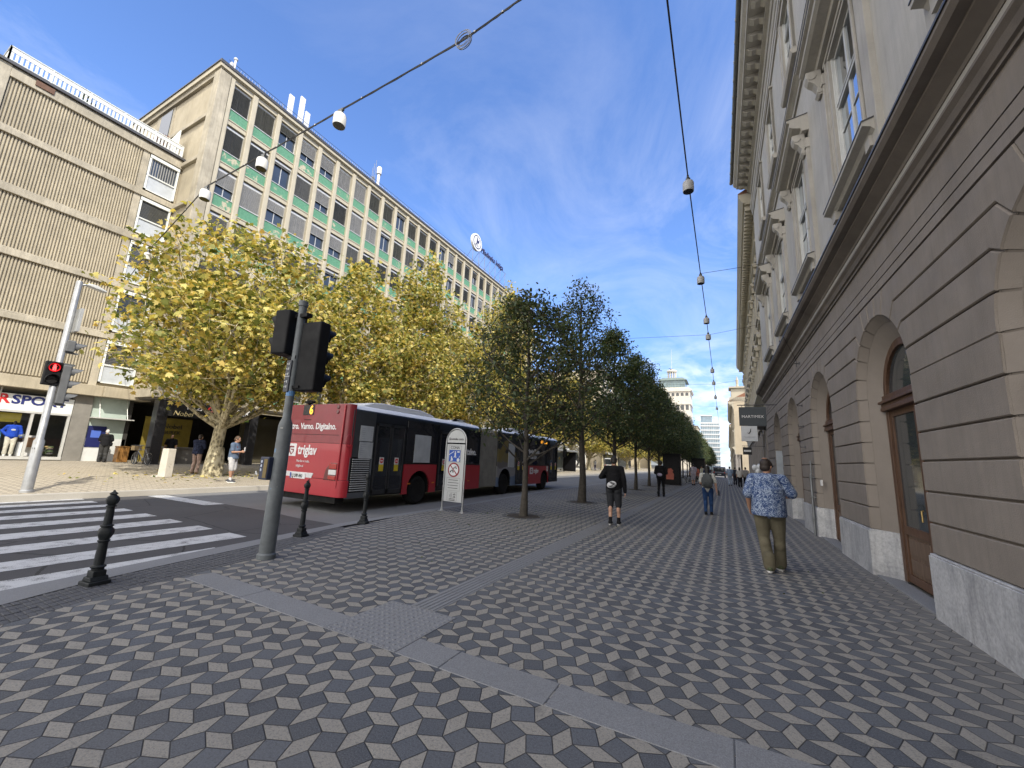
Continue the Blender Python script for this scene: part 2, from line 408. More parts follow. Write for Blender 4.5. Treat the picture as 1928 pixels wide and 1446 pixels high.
    while y<60:
        L=min(.6,60-y); b.box(-3.03,y,-.02,-2.71,y+L-.004,.0035)
        if y<34:
            for j in range(5): b.box(-3.03+.032+j*.058,y+.004,.003,-3.03+.032+j*.058+.026,y+L-.008,.0085)
        y+=.6
    struct(b.build('guide_path',GRAN))
    # zebra crossing and stop line
    b=MB(); cs=[-6.95,-7.9,-9.0,-10.12,-11.22,-12.32,-13.3,-14.22,-15.0]; ws=[.25,.27,.26,.27,.26,.24,.20,.19,.12]
    for c,w in zip(cs,ws):
        y1=4.6; z=-.022
        if c>-7.2: b.poly([(-6.62,-1.5,z),(-6.62,.6,z),(-6.7,1.6,z),(-6.86,2.5,z),(-7.1,3.85,z),(-7.2,3.85,z),(-7.12,-1.5,z)][::-1][::-1])
        else: b.poly([(c-w,-1.5,z),(c+w,-1.5,z),(c+w-.02,y1,z),(c-w-.02,y1,z)])
    struct(b.build('zebra_crossing',PAINT))
    b=MB(); b.poly([(-15.0,5.95,-.022),(-12.15,6.08,-.022),(-12.1,6.55,-.022),(-15.0,6.40,-.022)]); struct(b.build('stop_line',PAINT))
    # far side: kerb, sloping pavement
    b=MB(); b.box(-15.4,-40,-.1,-15.1,420,.12); struct(b.build('far_kerb',granular('far kerb stone',(.36,.34,.30),.25,90)))
    b=MB(); b.poly([(-15.4,-40,.118),(-15.4,420,.118),(-34,420,.27),(-34,-40,.27)][::-1]); b.poly([(-34,-40,.27),(-34,420,.27),(-34,420,-.1),(-34,-40,-.1)]); struct(b.build('far_pavement',PAVE_FAR))
ground()
def far_z(x): return .118+( -15.4-x)*(.152/18.6)
# ------------------------------------------------------------------ right-hand palace with the arched ground floor
PLB=M('brown plaster',(.225,.195,.166),.85,var=.14,scale=1.4,bump=.45,bscale=70,dirt=.22,streak=.22)
PLD=M('reveal plaster',(.23,.20,.172),.85,var=.08,scale=2,bump=.3,bscale=90)
PLG=M('grey plaster',(.43,.415,.385),.85,var=.12,scale=.9,bump=.4,bscale=60,dirt=.2,streak=.25)
TRIM=M('moulded plaster',(.40,.38,.345),.8,var=.12,scale=1.6,bump=.25,bscale=60,dirt=.25,streak=.2)
TRIMB=M('brown moulding',(.17,.146,.124),.8,var=.2,scale=1.6,bump=.25,bscale=60,dirt=.4)
LEAD=M('lead flashing',(.055,.055,.06),.5,var=.2)
ZINC=M('zinc gutter',(.20,.21,.22),.4,.6,var=.2)
def marble_mat():
    g=NG('weathered marble'); v=g.pos('Object')
    a=g.noise(v,1.6,7,.68,1.4); b=g.noise(v,26,5,.7); w=g.noise(g.mapping(v,(5,5,.5)),1.4,5,.7)
    c=g.ramp(a,[(.28,(.24,.245,.26)),(.52,(.46,.465,.475)),(.75,(.56,.56,.56))])
    c=g.mix(g.ramp(b,[(.42,0.0),(.75,.6)]),c,(.17,.172,.18))
    c=g.mix(g.math('MULTIPLY',g.ramp(w,[(.5,0.0),(.72,1.0)]),.5),c,(.13,.132,.14))
    g.set(Base_Color=c,Roughness=.6); g.bump(b,.25,.01); return g.m
MARB=marble_mat()
WOOD=None
def wood_mat(name,c1,c2):
    g=NG(name); v=g.pos('Object'); n=g.noise(g.mapping(v,(9,9,.7)),3,5,.65,.4)
    g.set(Base_Color=g.ramp(n,[(.3,c1),(.7,c2)]),Roughness=.5); g.bump(n,.15,.006); return g.m
WOOD=wood_mat('oiled door wood',(.05,.024,.014),(.13,.07,.04))
WOODL=wood_mat('lower door wood',(.075,.045,.028),(.16,.105,.07))
GLASS=glassy('window glass')
g_=NG('coated window glass'); g_.set(Base_Color=(.52,.58,.66),Metallic=1.0,Roughness=.03); g_.bump(g_.noise(g_.pos('Object'),.8,1),.03,.05); GLASSR=g_.m
GLASSD=glassy('shop door glass',(.022,.026,.028),.04)
WFR=M('white window paint',(.55,.56,.55),.5,var=.08)
CC=[3.83+4.14*k for k in range(-2,5)]     # arch axes along the facade
ZS,RA=2.88,1.13
B1=thing('palace_building','grey upper walls over a brown arched ground floor, nearest on the right pavement','building',(2.22,0,0),.0125)
S0,S1=-6.4,24.5
def offset_poly(p,d):
    """inset a counter-clockwise polygon (list of (s,z)) by d"""
    n=len(p);o=[]
    for i in range(n):
        a=Vector(p[i-1]);b=Vector(p[i]);c=Vector(p[(i+1)%n])
        e1=(b-a);e2=(c-b)
        if e1.length<1e-6 or e2.length<1e-6: o.append(tuple(b)); continue
        e1.normalize();e2.normalize(); n1=Vector((-e1.y,e1.x));n2=Vector((-e2.y,e2.x)); m=n1+n2
        if m.length<1e-3: o.append(tuple(b+n1*d)); continue
        m.normalize(); k=d/max(.35,m.dot(n1)); o.append(tuple(b+m*k))
    return o
GR=[(.72,None),(1.08,None),(1.44,None),(1.80,None),(2.15,None),(2.51,None),(2.88,0.0),(3.25,18.6),(3.63,36.),(3.98,51.8),(4.32,69.5)]
KX={3.25:1.19,3.63:1.06,3.98:.88,4.32:.55}
def gpts(i,c,sgn,R_=RA):
    z,t=GR[i]
    if t is None or t==0: return [(c+sgn*R_,z)]
    return [(c+sgn*R_*math.cos(R(t)),ZS+R_*math.sin(R(t))),(c+sgn*KX[z],z)]
def arcpts(c,sgn,i,R_=RA,n=5):
    t0=GR[i][1];t1=GR[i+1][1]
    if t1 is None: return []
    t0=t0 or 0.0
    return [(c+sgn*R_*math.cos(R(t0+(t1-t0)*k/n)),ZS+R_*math.sin(R(t0+(t1-t0)*k/n))) for k in range(1,n)]
def rusticated():
    wall=MB(); back=MB()
    def block(poly):
        ar=sum(poly[i][0]*poly[(i+1)%len(poly)][1]-poly[(i+1)%len(poly)][0]*poly[i][1] for i in range(len(poly)))
        if ar<0: poly=poly[::-1]
        a=offset_poly(poly,.009); f=offset_poly(poly,.020); n=len(poly)
        vs=[(.06,p[0],p[1]) for p in a]+[(.014,p[0],p[1]) for p in a]+[(0,p[0],p[1]) for p in f]
        fs=[tuple(range(2*n,3*n))[::-1]]
        for k in range(n):
            q=(k+1)%n; fs+=[(k,n+k,n+q,q),(n+k,2*n+k,2*n+q,n+q)]
        wall.add(vs,fs)
        b=[(.036,p[0],p[1]) for p in poly]; back.poly(b[::-1])
    ends=[S0]+[None]*len(CC)+[S1]
    for k in range(len(CC)+1):
        lo=CC[k-1] if k>0 else None; hi=CC[k] if k<len(CC) else None
        for i in range(len(GR)-1):
            L0=gpts(i,lo,1) if lo is not None else [(S0,GR[i][0])]; L1=gpts(i+1,lo,1) if lo is not None else [(S0,GR[i+1][0])]
            H0=gpts(i,hi,-1) if hi is not None else [(S1,GR[i][0])]; H1=gpts(i+1,hi,-1) if hi is not None else [(S1,GR[i+1][0])]
            la=arcpts(lo,1,i) if lo is not None else []; ha=arcpts(hi,-1,i) if hi is not None else []
            poly=L0+H0[::-1]+ha+H1+L1[::-1]+la[::-1]
            block(poly)
    for c in CC:    # voussoirs and keystone
        cham=MB()
        t1,t2=69.5,83.
        for sg in (1,-1):
            p=[(c+sg*RA*math.cos(R(t1)),ZS+RA*math.sin(R(t1))),(c+sg*.55,4.32),(c+sg*.17,4.32),(c+sg*RA*math.cos(R(t2)),ZS+RA*math.sin(R(t2)))]
            p.insert(0,(c+sg*RA*math.cos(R(76)),ZS+RA*math.sin(R(76)))); block(p)
        block([(c-RA*math.cos(R(83)),ZS+RA*math.sin(R(83))),(c,ZS+RA),(c+RA*math.cos(R(83)),ZS+RA*math.sin(R(83))),(c+.17,4.32),(c-.17,4.32)])
        # stepped chamfer round the arch, course by course, then the smooth splay
        for sg in (1,-1):
            for i in range(len(GR)-1):
                z0,t0=GR[i];z1,t1_=GR[i+1]
                def pt(t,z,r): return (c+sg*r*math.cos(R(t)),ZS+r*math.sin(R(t))) if t is not None and z>=ZS else (c+sg*r,z)
                if t1_ is None or z1<=ZS: seg=[(None,z0+.012),(None,z1-.012)]
                else: seg=[((t0 or 0)+.7+((t1_)-(t0 or 0)-1.4)*k/4,9) for k in range(5)]
                for a,b in zip(seg,seg[1:]):
                    p=[pt(a[0],a[1],RA+.012),pt(b[0],b[1],RA+.012),pt(b[0],b[1],RA-.10),pt(a[0],a[1],RA-.10)]
                    cham.poly([(.014,)+p[0],(.014,)+p[1],(.12,)+p[2],(.12,)+p[3]])
            seg=[69.5+.7+(20.5-.7)*k/4 for k in range(5)]
            for a,b in zip(seg,seg[1:]):
                q=lambda t,r:(c+sg*r*math.cos(R(t)),ZS+r*math.sin(R(t)))
                cham.poly([(.014,)+q(a,RA+.012),(.014,)+q(b,RA+.012),(.12,)+q(b,RA-.10),(.12,)+q(a,RA-.10)])
        prof=[(1,.72)]+[(180*k/32,None) for k in range(33)]+[(-1,.72)]
        def cp(e,r): return (c+e[0]*r,e[1]) if e[1] is not None else (c+r*math.cos(R(e[0])),ZS+r*math.sin(R(e[0])))
        for a,b in zip(prof,prof[1:]): cham.poly([(.03,)+cp(a,RA+.015),(.03,)+cp(b,RA+.015),(.131,)+cp(b,RA-.105),(.131,)+cp(a,RA-.105)],1)
        cham.build('arch_chamfer',[PLD,TRIMB],B1)
    # plain bands above the arches
    wall.box(0,S0,4.335,.06,S1,4.455); wall.box(0,S0,4.475,.06,S1,4.615); wall.box(0,S0,4.635,.06,S1,5.1); back.box(.04,S0,4.3,.08,S1,5.0)
    wall.build('arcade_wall',PLB,B1); back.build('joint_backing',TRIMB,B1);
    for c in CC:
        rv=MB()
        n=16; ri,ro=.80,RA-.09
        prof=[(1,.72)]+[(t,None) for t in [180*k/(2*n) for k in range(2*n+1)]]+[(-1,.72)]
        def pt(e,r):
            if e[1] is not None: return (c+e[0]*r,e[1])
            return (c+r*math.cos(R(e[0])),ZS+r*math.sin(R(e[0])))
        for a,b in zip(prof,prof[1:]):
            A0,A1,B0,B1_=pt(a,ro),pt(a,ri),pt(b,ro),pt(b,ri)
            rv.poly([(.118,)+A0,(.118,)+B0,(.27,)+B1_,(.27,)+A1]); rv.poly([(.27,)+A1,(.27,)+B1_,(.42,)+B1_,(.42,)+A1])
        rv.build('arch_reveal',PLD,B1)
    # marble plinth, splayed into the openings
    e=[S0]+[x for c in CC for x in (c-RA,c+RA)]+[S1]
    for k in range(0,len(e),2):
        a,b=e[k],e[k+1]; P=[(-.035,a+(.0 if k==0 else -.02)),(-.035,b+(.0 if k==len(e)-2 else .02))]
        if k<len(e)-2: P+=[(.10,b+.10),(.255,b+.33),(.40,b+.33)]
        else: P+=[(.40,b)]
        if k>0: P+=[(.40,a-.33),(.255,a-.33),(.10,a-.10)]
        else: P+=[(.40,a)]
        pl=MB()
        pl.prism(P,2,-.02,.70); pl.prism([(x+(.012 if i<2 else 0),y) for i,(x,y) in enumerate(P)],2,.70,.722)
        pl.build('marble_plinth',MARB,B1,bevel=.008)
    for c in CC:
        st=MB(); st.prism([(.0,c-RA+.1),(.0,c+RA-.1),(.25,c+.8),(.25,c-.8)],2,-.02,.028)
        st.build('threshold',GRAN,B1,bevel=.006)
rusticated()
def arch_door(c,door=True):
    x=.27
    if not door:
        b=MB(); b.box(x-.01,c-.80,0,x+.06,c+.80,2.42); b.box(x-.03,c-.80,2.40,x+.06,c+.80,2.47); b.box(-.005,c+.80,.72,x,c+.86,2.45)
        o=b.build('infill_panel',M('pale stone panel',(.36,.39,.42),.6,var=.25,scale=1.2,dirt=.3,bump=.2),B1,bevel=.004)
        b=MB(); n=20; P=[(c-.82,2.45),(c+.82,2.45)]+[(c+.82*math.cos(R(180*k/n)),ZS+.82*math.sin(R(180*k/n))) for k in range(n+1)]
        b.prism(P,0,x+.01,x+.08); b.build('blind_tympanum',PLD,B1); return
    f=MB(); n=24
    ring=lambda r:[(c+r*math.cos(R(180*k/n)),ZS+r*math.sin(R(180*k/n))) for k in range(n+1)]
    a,b2=ring(.82),ring(.69)
    for k in range(n):
        f.add([(x,)+a[k],(x,)+a[k+1],(x,)+b2[k+1],(x,)+b2[k],(x+.09,)+a[k],(x+.09,)+a[k+1],(x+.09,)+b2[k+1],(x+.09,)+b2[k]],[(0,3,2,1),(3,7,6,2),(4,5,6,7)])
    f.box(x,c-.82,2.78,x+.09,c-.69,ZS); f.box(x,c+.69,2.78,x+.09,c+.82,ZS)
    f.box(x-.05,c-.80,2.70,x+.10,c+.80,2.76); f.box(x-.09,c-.80,2.76,x+.10,c+.80,2.80); f.box(x-.03,c-.80,2.80,x+.10,c+.80,2.90); f.box(x-.065,c-.80,2.64,x+.10,c+.80,2.70)
    f.box(x,c-.80,0.03,x+.09,c-.70,2.66); f.box(x,c+.70,.03,x+.09,c+.80,2.66); f.box(x,c-.36,.03,x+.09,c-.29,2.66)
    d=f.build('door_frame',WOOD,B1,bevel=.006)
    g=MB(); P=[(c-.7,2.88),(c+.7,2.88)]+ring(.70)[1:-1]; g.prism(P,0,x+.045,x+.055); g.build('fanlight',GLASSD,d)
    for (s0,s1) in ((c-.29,c+.70),(c-.70,c-.36)):
        l=MB(); w=.085 if s1-s0>.6 else .06
        l.box(x+.02,s0,.04,x+.07,s0+w,2.64); l.box(x+.02,s1-w,.04,x+.07,s1,2.64); l.box(x+.02,s0+w,2.54,x+.07,s1-w,2.64); l.box(x+.02,s0+w,.74,x+.07,s1-w,.86); l.box(x+.02,s0+w,.04,x+.07,s1-w,.16)
        leaf=l.build('door_leaf',WOOD,B1,bevel=.005)
        p=MB(); p.box(x+.045,s0+w,.16,x+.06,s1-w,.74); p.box(x+.03,s0+w+.05,.22,x+.05,s1-w-.05,.40); p.box(x+.03,s0+w+.05,.46,x+.05,s1-w-.05,.69); p.build('lower_panel',WOODL,leaf,bevel=.006)
        p=MB(); p.box(x+.043,s0+w,.86,x+.053,s1-w,2.54); p.build('door_glass',GLASSD,leaf)
        if s1-s0>.6:
            p=MB(); p.tube([(x-.02,s0+.05,1.15),(x-.04,s0+.05,1.15),(x-.04,s0+.05,1.0)],.012); p.build('door_handle',M('brass',(.5,.36,.15),.3,1),leaf)
for k,c in enumerate(CC): arch_door(c, k not in (2,6))
def extr(b,prof,s0=S0,s1=S1,m=0):
    b.prism([(p[0],p[1]) for p in prof],1,s0,s1,m)
def upper():
    # storey cornice: brown ogee below, pale fillet, brown ogee above with a lead edge
    b=MB(); extr(b,[(.05,4.98),(-.03,4.98),(-.03,5.02),(-.06,5.03),(-.09,5.09),(-.13,5.13),(-.13,5.16),(.05,5.16)])
    extr(b,[(.05,5.27),(-.11,5.27),(-.12,5.31),(-.20,5.37),(-.24,5.40),(-.24,5.43),(-.33,5.45),(-.37,5.50),(-.37,5.545),(.05,5.66)]); b.build('storey_cornice',TRIMB,B1)
    b=MB(); extr(b,[(.05,5.16),(-.10,5.16),(-.10,5.27),(.05,5.27)]); b.build('pale_fillet',TRIM,B1)
    b=MB(); extr(b,[(-.385,5.545),(-.385,5.575),(.05,5.72),(.05,5.67)]); b.build('cornice_flashing',LEAD,B1)
    # wall with window openings
    W1=(.68,6.72,9.58); W2=(.66,12.75,15.2)
    w=MB(); x0,x1=.02,.45; edges=[S0]+[v for c in CC for v in (c-W1[0],c+W1[0])]+[S1]
    w.box(x0,S0,5.0,x1,S1,W1[1]); w.box(x0,S0,W1[2],x1,S1,W2[1]); w.box(x0,S0,W2[2],x1,S1,18.0)
    for k in range(0,len(edges),2):
        w.box(x0,edges[k],W1[1],x1,edges[k+1],W1[2]); 
    edges=[S0]+[v for c in CC for v in (c-W2[0],c+W2[0])]+[S1]
    for k in range(0,len(edges),2): w.box(x0,edges[k],W2[1],x1,edges[k+1],W2[2])
    w.build('upper_wall',PLG,B1)
    # string course under the top windows, frieze, eaves
    b=MB(); extr(b,[(.02,11.30),(-.03,11.30),(-.03,11.42),(-.10,11.48),(-.17,11.52),(-.17,11.58),(.02,11.62)]); extr(b,[(.02,15.72),(-.03,15.72),(-.04,15.90),(-.06,15.90),(-.07,16.1),(-.10,16.12),(-.14,16.22),(.02,16.22)])
    extr(b,[(.02,17.10),(-.06,17.10),(-.10,17.22),(-.22,17.26),(-.22,17.34),(.02,17.36)]); b.build('string_course',TRIM,B1)
    b=MB(); extr(b,[(-.18,11.58),(-.18,11.605),(.02,11.65),(.02,11.62)]); b.build('course_flashing',LEAD,B1)
    b=MB(); extr(b,[(.02,17.58),(-.74,17.58),(-.76,17.66),(-.88,17.76),(-.92,17.90),(-.92,17.96),(.3,18.15),(.3,17.58)]); b.build('eaves_cornice',TRIM,B1)
    m0=None; s=S0+.3
    while s<S1-.1:
        if m0 is None:
            b=MB(); b.prism([(-.10,17.36),(-.10,17.58),(-.64,17.58),(-.64,17.49),(-.52,17.42),(-.36,17.44),(-.24,17.34)],1,-.12,.12); b.box(-.68,-.135,17.52,-.1,.135,17.582)
            m0=b.build('modillion',TRIM,B1,bevel=.01); m0.location=(0,s,0)
        else: dup(m0,B1,(0,s,0))
        s+=.62
    b=MB(); b.tube([(-1.0,S0,18.02),(-1.0,S1,18.02)],.085,10)
    s=S0+.2
    while s<S1:
        b.box(-1.095,s,17.95,-.9,s+.03,18.105); s+=.9
    b.build('gutter',ZINC,B1,smooth=40)
    for sd in (12.6,):
        b=MB(); b.tube([(-1.0,sd,18.0),(-1.0,sd,17.7),(-.95,sd,17.5),(-.8,sd,17.42),(-.35,sd,17.30),(-.1,sd,17.28)],.055,10); b.build('downpipe',ZINC,B1,smooth=40)
    b=MB(); b.prism([(-.9,18.12),(7,21.6),(15,18.1),(15,17.8),(.3,17.8)],1,S0,S1); b.build('roof',M('clay roof tiles',(.22,.10,.06),.8,var=.3,scale=6),B1)
    b=MB(); b.box(.62,S0,0,14,S1,17.8); b.build('building_core',M('dark interior',(.03,.03,.03),.9),B1)
    b=MB(); b.box(.02,S0-.02,0,.62,S0,17.8); b.build('end_wall',PLG,B1)
    # windows with surround, entablature on consoles, sill
    first=None
    for c in CC:
        if first is None:
            c0=c; parts=[]
            s=MB()
            for sg in (-1,1):
                s.box(-.03,c+sg*.68,6.55,.03,c+sg*.83,9.68); s.box(-.055,c+sg*.80,6.55,.03,c+sg*.83,9.68); s.box(-.06,c+sg*.98,5.75,.03,c+sg*1.32,9.62); s.box(-.085,c+sg*.96,9.34,.03,c+sg*1.34,9.40)
                s.box(-.015,c+sg*.83,6.55,.03,c+sg*.98,9.62)
            s.box(-.03,c-.83,9.58,.03,c+.83,9.68); s.box(-.055,c-.83,9.65,.03,c+.83,9.68); s.box(-.04,c-1.0,9.68,.03,c+1.0,9.80)
            s.box(-.05,c-.95,5.8,.03,c+.95,6.3)
            a=s.build('window_surround',TRIM,B1,bevel=.006); parts.append(a)
            s=MB(); s.prism([(.02,9.80),(-.12,9.80),(-.14,9.88),(-.30,9.93),(-.36,9.98),(-.36,10.09),(-.42,10.12),(-.42,10.17),(.02,10.24)],1,c-1.36,c+1.36)
            s.build('window_cornice',TRIM,a); 
            s=MB(); s.prism([(-.43,10.17),(-.43,10.19),(.02,10.265),(.02,10.24)],1,c-1.37,c+1.37); s.build('cornice_flashing',LEAD,a)
            for sg in (-1,1):
                s=MB(); q=c+sg*1.15; s.prism([(-.05,9.22),(-.10,9.20),(-.15,9.27),(-.13,9.38),(-.19,9.50),(-.27,9.58),(-.31,9.68),(-.31,9.80),(-.05,9.80)],1,q-.10,q+.10)
                s.tube([(-.22,q-.115,9.68),(-.22,q+.115,9.68)],.085,14); s.tube([(-.10,q-.112,9.29),(-.10,q+.112,9.29)],.05,12); s.build('console',TRIM,a,bevel=.006)
            s=MB(); s.prism([(.1,6.48),(-.06,6.46),(-.10,6.52),(-.20,6.56),(-.20,6.62),(.1,6.70)],1,c-1.22,c+1.22); s.box(-.1,c-1.1,6.3,.02,c-.9,6.47); s.box(-.1,c+.9,6.3,.02,c+1.1,6.47); s.build('window_sill',TRIM,a)
            s=MB(); s.prism([(-.21,6.62),(-.21,6.64),(.1,6.72),(.1,6.70)],1,c-1.23,c+1.23); s.build('sill_flashing',LEAD,a)
            parts.append(window_unit(B1,c,W1,8.45)); 
            s=MB(); 
            for sg in (-1,1): s.box(-.05,c+sg*.66,12.7,.03,c+sg*.86,15.35); s.box(-.07,c+sg*.83,12.7,.03,c+sg*.86,15.35)
            s.box(-.05,c-.86,15.2,.03,c+.86,15.4); s.box(-.10,c-.95,15.4,.03,c+.95,15.47); s.prism([(.1,12.5),(-.1,12.5),(-.14,12.6),(-.14,12.66),(.1,12.72)],1,c-.95,c+.95)
            parts.append(s.build('window_surround',TRIM,B1,bevel=.006)); parts.append(window_unit(B1,c,W2,14.5)); first=parts
        else:
            for p in first: dup(p,B1,(0,c-c0,0))
def window_unit(par,c,W,zt,x=.05):
    h,z0,z1=W; f=MB()
    f.box(x-.03,c-h,z0,x+.07,c-h+.03,z1); f.box(x-.03,c+h-.03,z0,x+.07,c+h,z1)
    f.box(x+.015,c-h,z0,x+.07,c-h+.065,z1); f.box(x+.015,c+h-.065,z0,x+.07,c+h,z1); f.box(x+.015,c-h,z0,x+.07,c+h,z0+.08); f.box(x+.015,c-h,z1-.07,x+.07,c+h,z1)
    f.box(x-.005,c-h,zt-.04,x+.07,c+h,zt+.04); f.box(x-.02,c-h,zt+.02,x+.06,c+h,zt+.05); f.box(x+.015,c-.04,z0,x+.07,c+.04,z1)
    k=2
    for i in range(1,k+1):
        zz=z0+(zt-z0)*i/(k+1); f.box(x+.022,c-h,zz-.012,x+.06,c+h,zz+.012)
    o=f.build('window',WFR,par,bevel=.004)
    g=MB(); g.box(x+.04,c-h+.02,z0+.02,x+.05,c+h-.02,z1-.02); g.build('pane',GLASSR,o)
    return o
upper()
# fittings on the pier: conduit and small hooks
def fittings():
    b=MB(); b.tube([(-.075,13.4,0.0),(-.075,13.4,1.55)],.03,8); b.tube([(-.06,13.4,1.55),(-.06,13.4,1.9)],.018,6)
    for z in (.4,.95,1.45): b.box(-.11,13.36,z,.0,13.44,z+.03)
    b.build('conduit_pipe',ZINC,B1,smooth=40)
    for (s,z) in ((14.2,4.75),(14.3,3.5),(14.35,2.9),(14.3,2.3)):
        b=MB(); b.tube([(.0,s,z),(-.12,s,z),(-.13,s,z+.06)],.012,6); b.box(-.02,s-.03,z-.03,.0,s+.03,z+.03); b.build('wall_hook',LEAD,B1)
    b=MB(); b.tube([(-.39,13.9,5.5),(-.2,14.3,5.25),(-.03,14.5,4.9),(-.03,14.5,4.7)],.006,5); b.build('wall_cable',M('dark cable',(.015,.015,.016),.6),B1)
    b=MB(); b.box(.05,12.95,1.28,.09,13.02,1.42); b.build('notice',M('white card',(.7,.7,.7),.6),B1)
fittings()
# ------------------------------------------------------------------ further buildings along the right side and at the end of the street
def sunny(name,h,**k): return M(name,h,.85,**dict(dict(var=.1,scale=.6,bump=.2,bscale=30,dirt=.15,streak=.12),**k))
def palace(name,label,x,s0,s1,yaw,wallm,trimm,eave,cornice=6.1,bay=3.1,overh=1.05,depth=14,pier=None,dense=.45,y0=0):
    b=thing(name,label,'building',(x,y0,0),yaw); L=s1-s0
    w=MB(); w.box(.05,s0,4.6,depth,s1,eave); w.box(1.2,s0,0,depth,s1,4.6)
    w.build('wall',wallm,b)
    n=max(1,int(L/bay)); bw=L/n
    for i in range(n+1):
        g=MB(); q=s0+i*bw; a=max(s0,q-.45); c=min(s1,q+.45); g.box(0,a,0,.9,c,4.6)
        for k in range(3):
            t=a+(c-a)*(k+.2)/3; g.box(-.07,t,.55,.0,t+(c-a)*.2,4.1)
        g.box(-.1,a,0,.0,c,.5)
        g.build('ground_floor_pier',pier or trimm,b)
    g=MB(); g.box(.5,s0,.0,.6,s1,3.6); g.build('shop_glazing',GLASSD,b); g=MB(); g.box(.3,s0,3.6,.95,s1,4.6); g.build('shop_fascia',M('dark fascia',(.05,.045,.04),.6),b)
    t=MB(); t.prism([(.05,cornice-1.5),(-.1,cornice-1.5),(-.14,cornice-.6),(-.3,cornice-.4),(-.55,cornice-.15),(-.55,cornice),(.05,cornice+.15)],1,s0,s1); t.build('storey_cornice',trimm,b)
    e=eave; t=MB(); t.prism([(.05,e-1.6),(-.1,e-1.6),(-.12,e-1.2),(-.3,e-1.05),(-.3,e-.7),(-overh*.8,e-.55),(-overh,e-.25),(-overh,e),(.05,e+.2)],1,s0,s1); t.build('eaves_cornice',trimm,b)
    t=MB(); s=s0+.2; P=[(s0,e-.62),(s0,e-.70)]
    while s+dense*.5<s1: P+=[(s,e-.70),(s,e-.98),(s+dense*.45,e-.98),(s+dense*.45,e-.70)]; s+=dense
    P+=[(s1,e-.70),(s1,e-.62)]; t.prism(P,0,-overh*.72,-.28)
    t.build('dentil_row',trimm,b)
    t=MB(); t.prism([(-overh-.02,e),(-overh-.02,e+.07),(5,e+3.4),(depth,e)],1,s0,s1); t.build('roof',M('clay roof tiles',(.22,.10,.06),.8,var=.3,scale=6),b)
    nf=2; fh=(e-1.7-cornice)/nf; u=None
    for f in range(nf):
        z0=cornice+.35+f*fh; z1=z0+fh*.62; unit=None
        for i in range(n):
            c=s0+(i+.5)*bw
            if unit is None:
                m=MB()
                for sg in (-1,1): m.box(-.12,c+sg*.55,z0-.2,.06,c+sg*.80,z1+.15); m.box(-.28,c+sg*.60,z1-.1,0,c+sg*.8,z1+.35)
                m.box(-.10,c-.8,z1,.06,c+.8,z1+.3); m.prism([(.05,z1+.3),(-.25,z1+.32),(-.38,z1+.42),(-.38,z1+.55),(.05,z1+.6)],1,c-1.0,c+1.0); m.box(-.30,c-.95,z0-.25,.05,c+.95,z0-.1)
                if f==0: m.prism([(c-.95,z1+.57),(c+.95,z1+.57),(c,z1+.98)],0,-.33,.04)
                for sg in (-1,1): m.box(-.10,c+sg*(bw/2-.22),cornice+.1 if f==0 else z0-.5,.06,c+sg*(bw/2-.02),e-1.6)
                unit=m.build('window_surround',trimm,b); c0=c
                p=MB(); p.box(.0,c-.55,z0,.04,c+.55,z1); p.build('pane',GLASS,unit)
                p=MB(); p.box(-.03,c-.03,z0,.0,c+.03,z1); p.box(-.03,c-.55,z0+(z1-z0)*.66,.0,c+.55,z0+(z1-z0)*.66+.07); p.build('window_frame',WFR,unit)
            else: dup(unit,b,(0,c-c0,0))
    return b
BEI=sunny('beige render',(.40,.36,.28)); BEIT=sunny('beige moulding',(.42,.385,.31)); GREYST=sunny('grey stone piers',(.27,.25,.235))
b2=palace('palace_building','ornate beige palace behind the dark hanging shop sign, with pedimented windows and heavy eaves',2.30,0,46,-.017,BEI,BEIT,17.3,pier=GREYST,y0=24.62)
cn=MB(); cn.box(-1.0,6.0,4.35,.2,8.6,4.5); cn.prism([(-1.0,4.5),(-.7,4.62),(-.45,5.05),(-.25,5.35),(.1,5.4),(.1,4.5)],1,6.1,8.5); cn.tube([(-.9,6.0,4.3),(-.75,7.3,3.9),(-.9,8.6,4.3)],.07,8); cn.build('entrance_canopy',M('dark copper',(.05,.05,.05),.5,.3),b2)
BR=sunny('ochre facade',(.42,.36,.27))
b3=palace('corner_building','far ochre building with a rooftop turret and statue beyond the ornate beige palace',1.9,0,40,-.004,BR,BEIT,16.0,bay=3.4,y0=100,pier=GREYST)
t=MB(); t.box(-.7,0,16,3.4,4.2,17.0); t.box(-.3,.3,17,3.0,3.8,19.0); t.box(-.75,-.1,19,3.45,4.3,19.35); t.lathe([(.3,0),(.3,.6),(.2,.7),(.25,1.0),(.32,1.6),(.2,2.1),(.12,2.15),(.15,2.4),(.05,2.55)],(1.0,2.0,19.35),10); t.build('roof_turret',BEIT,b3)
t=MB()
for k in range(5): t.box(-.34,.6+k*.64,17.3,-.29,.95+k*.64,18.7)
t.build('turret_louvre',M('louvre brown',(.16,.11,.08),.8),b3)
b4=palace('terrace_building','distant pale terrace closing the right side of the street',2.3,0,150,-.004,sunny('distant pale facade',(.46,.41,.33)),BEIT,15.0,bay=4.2,y0=145,dense=1.2)
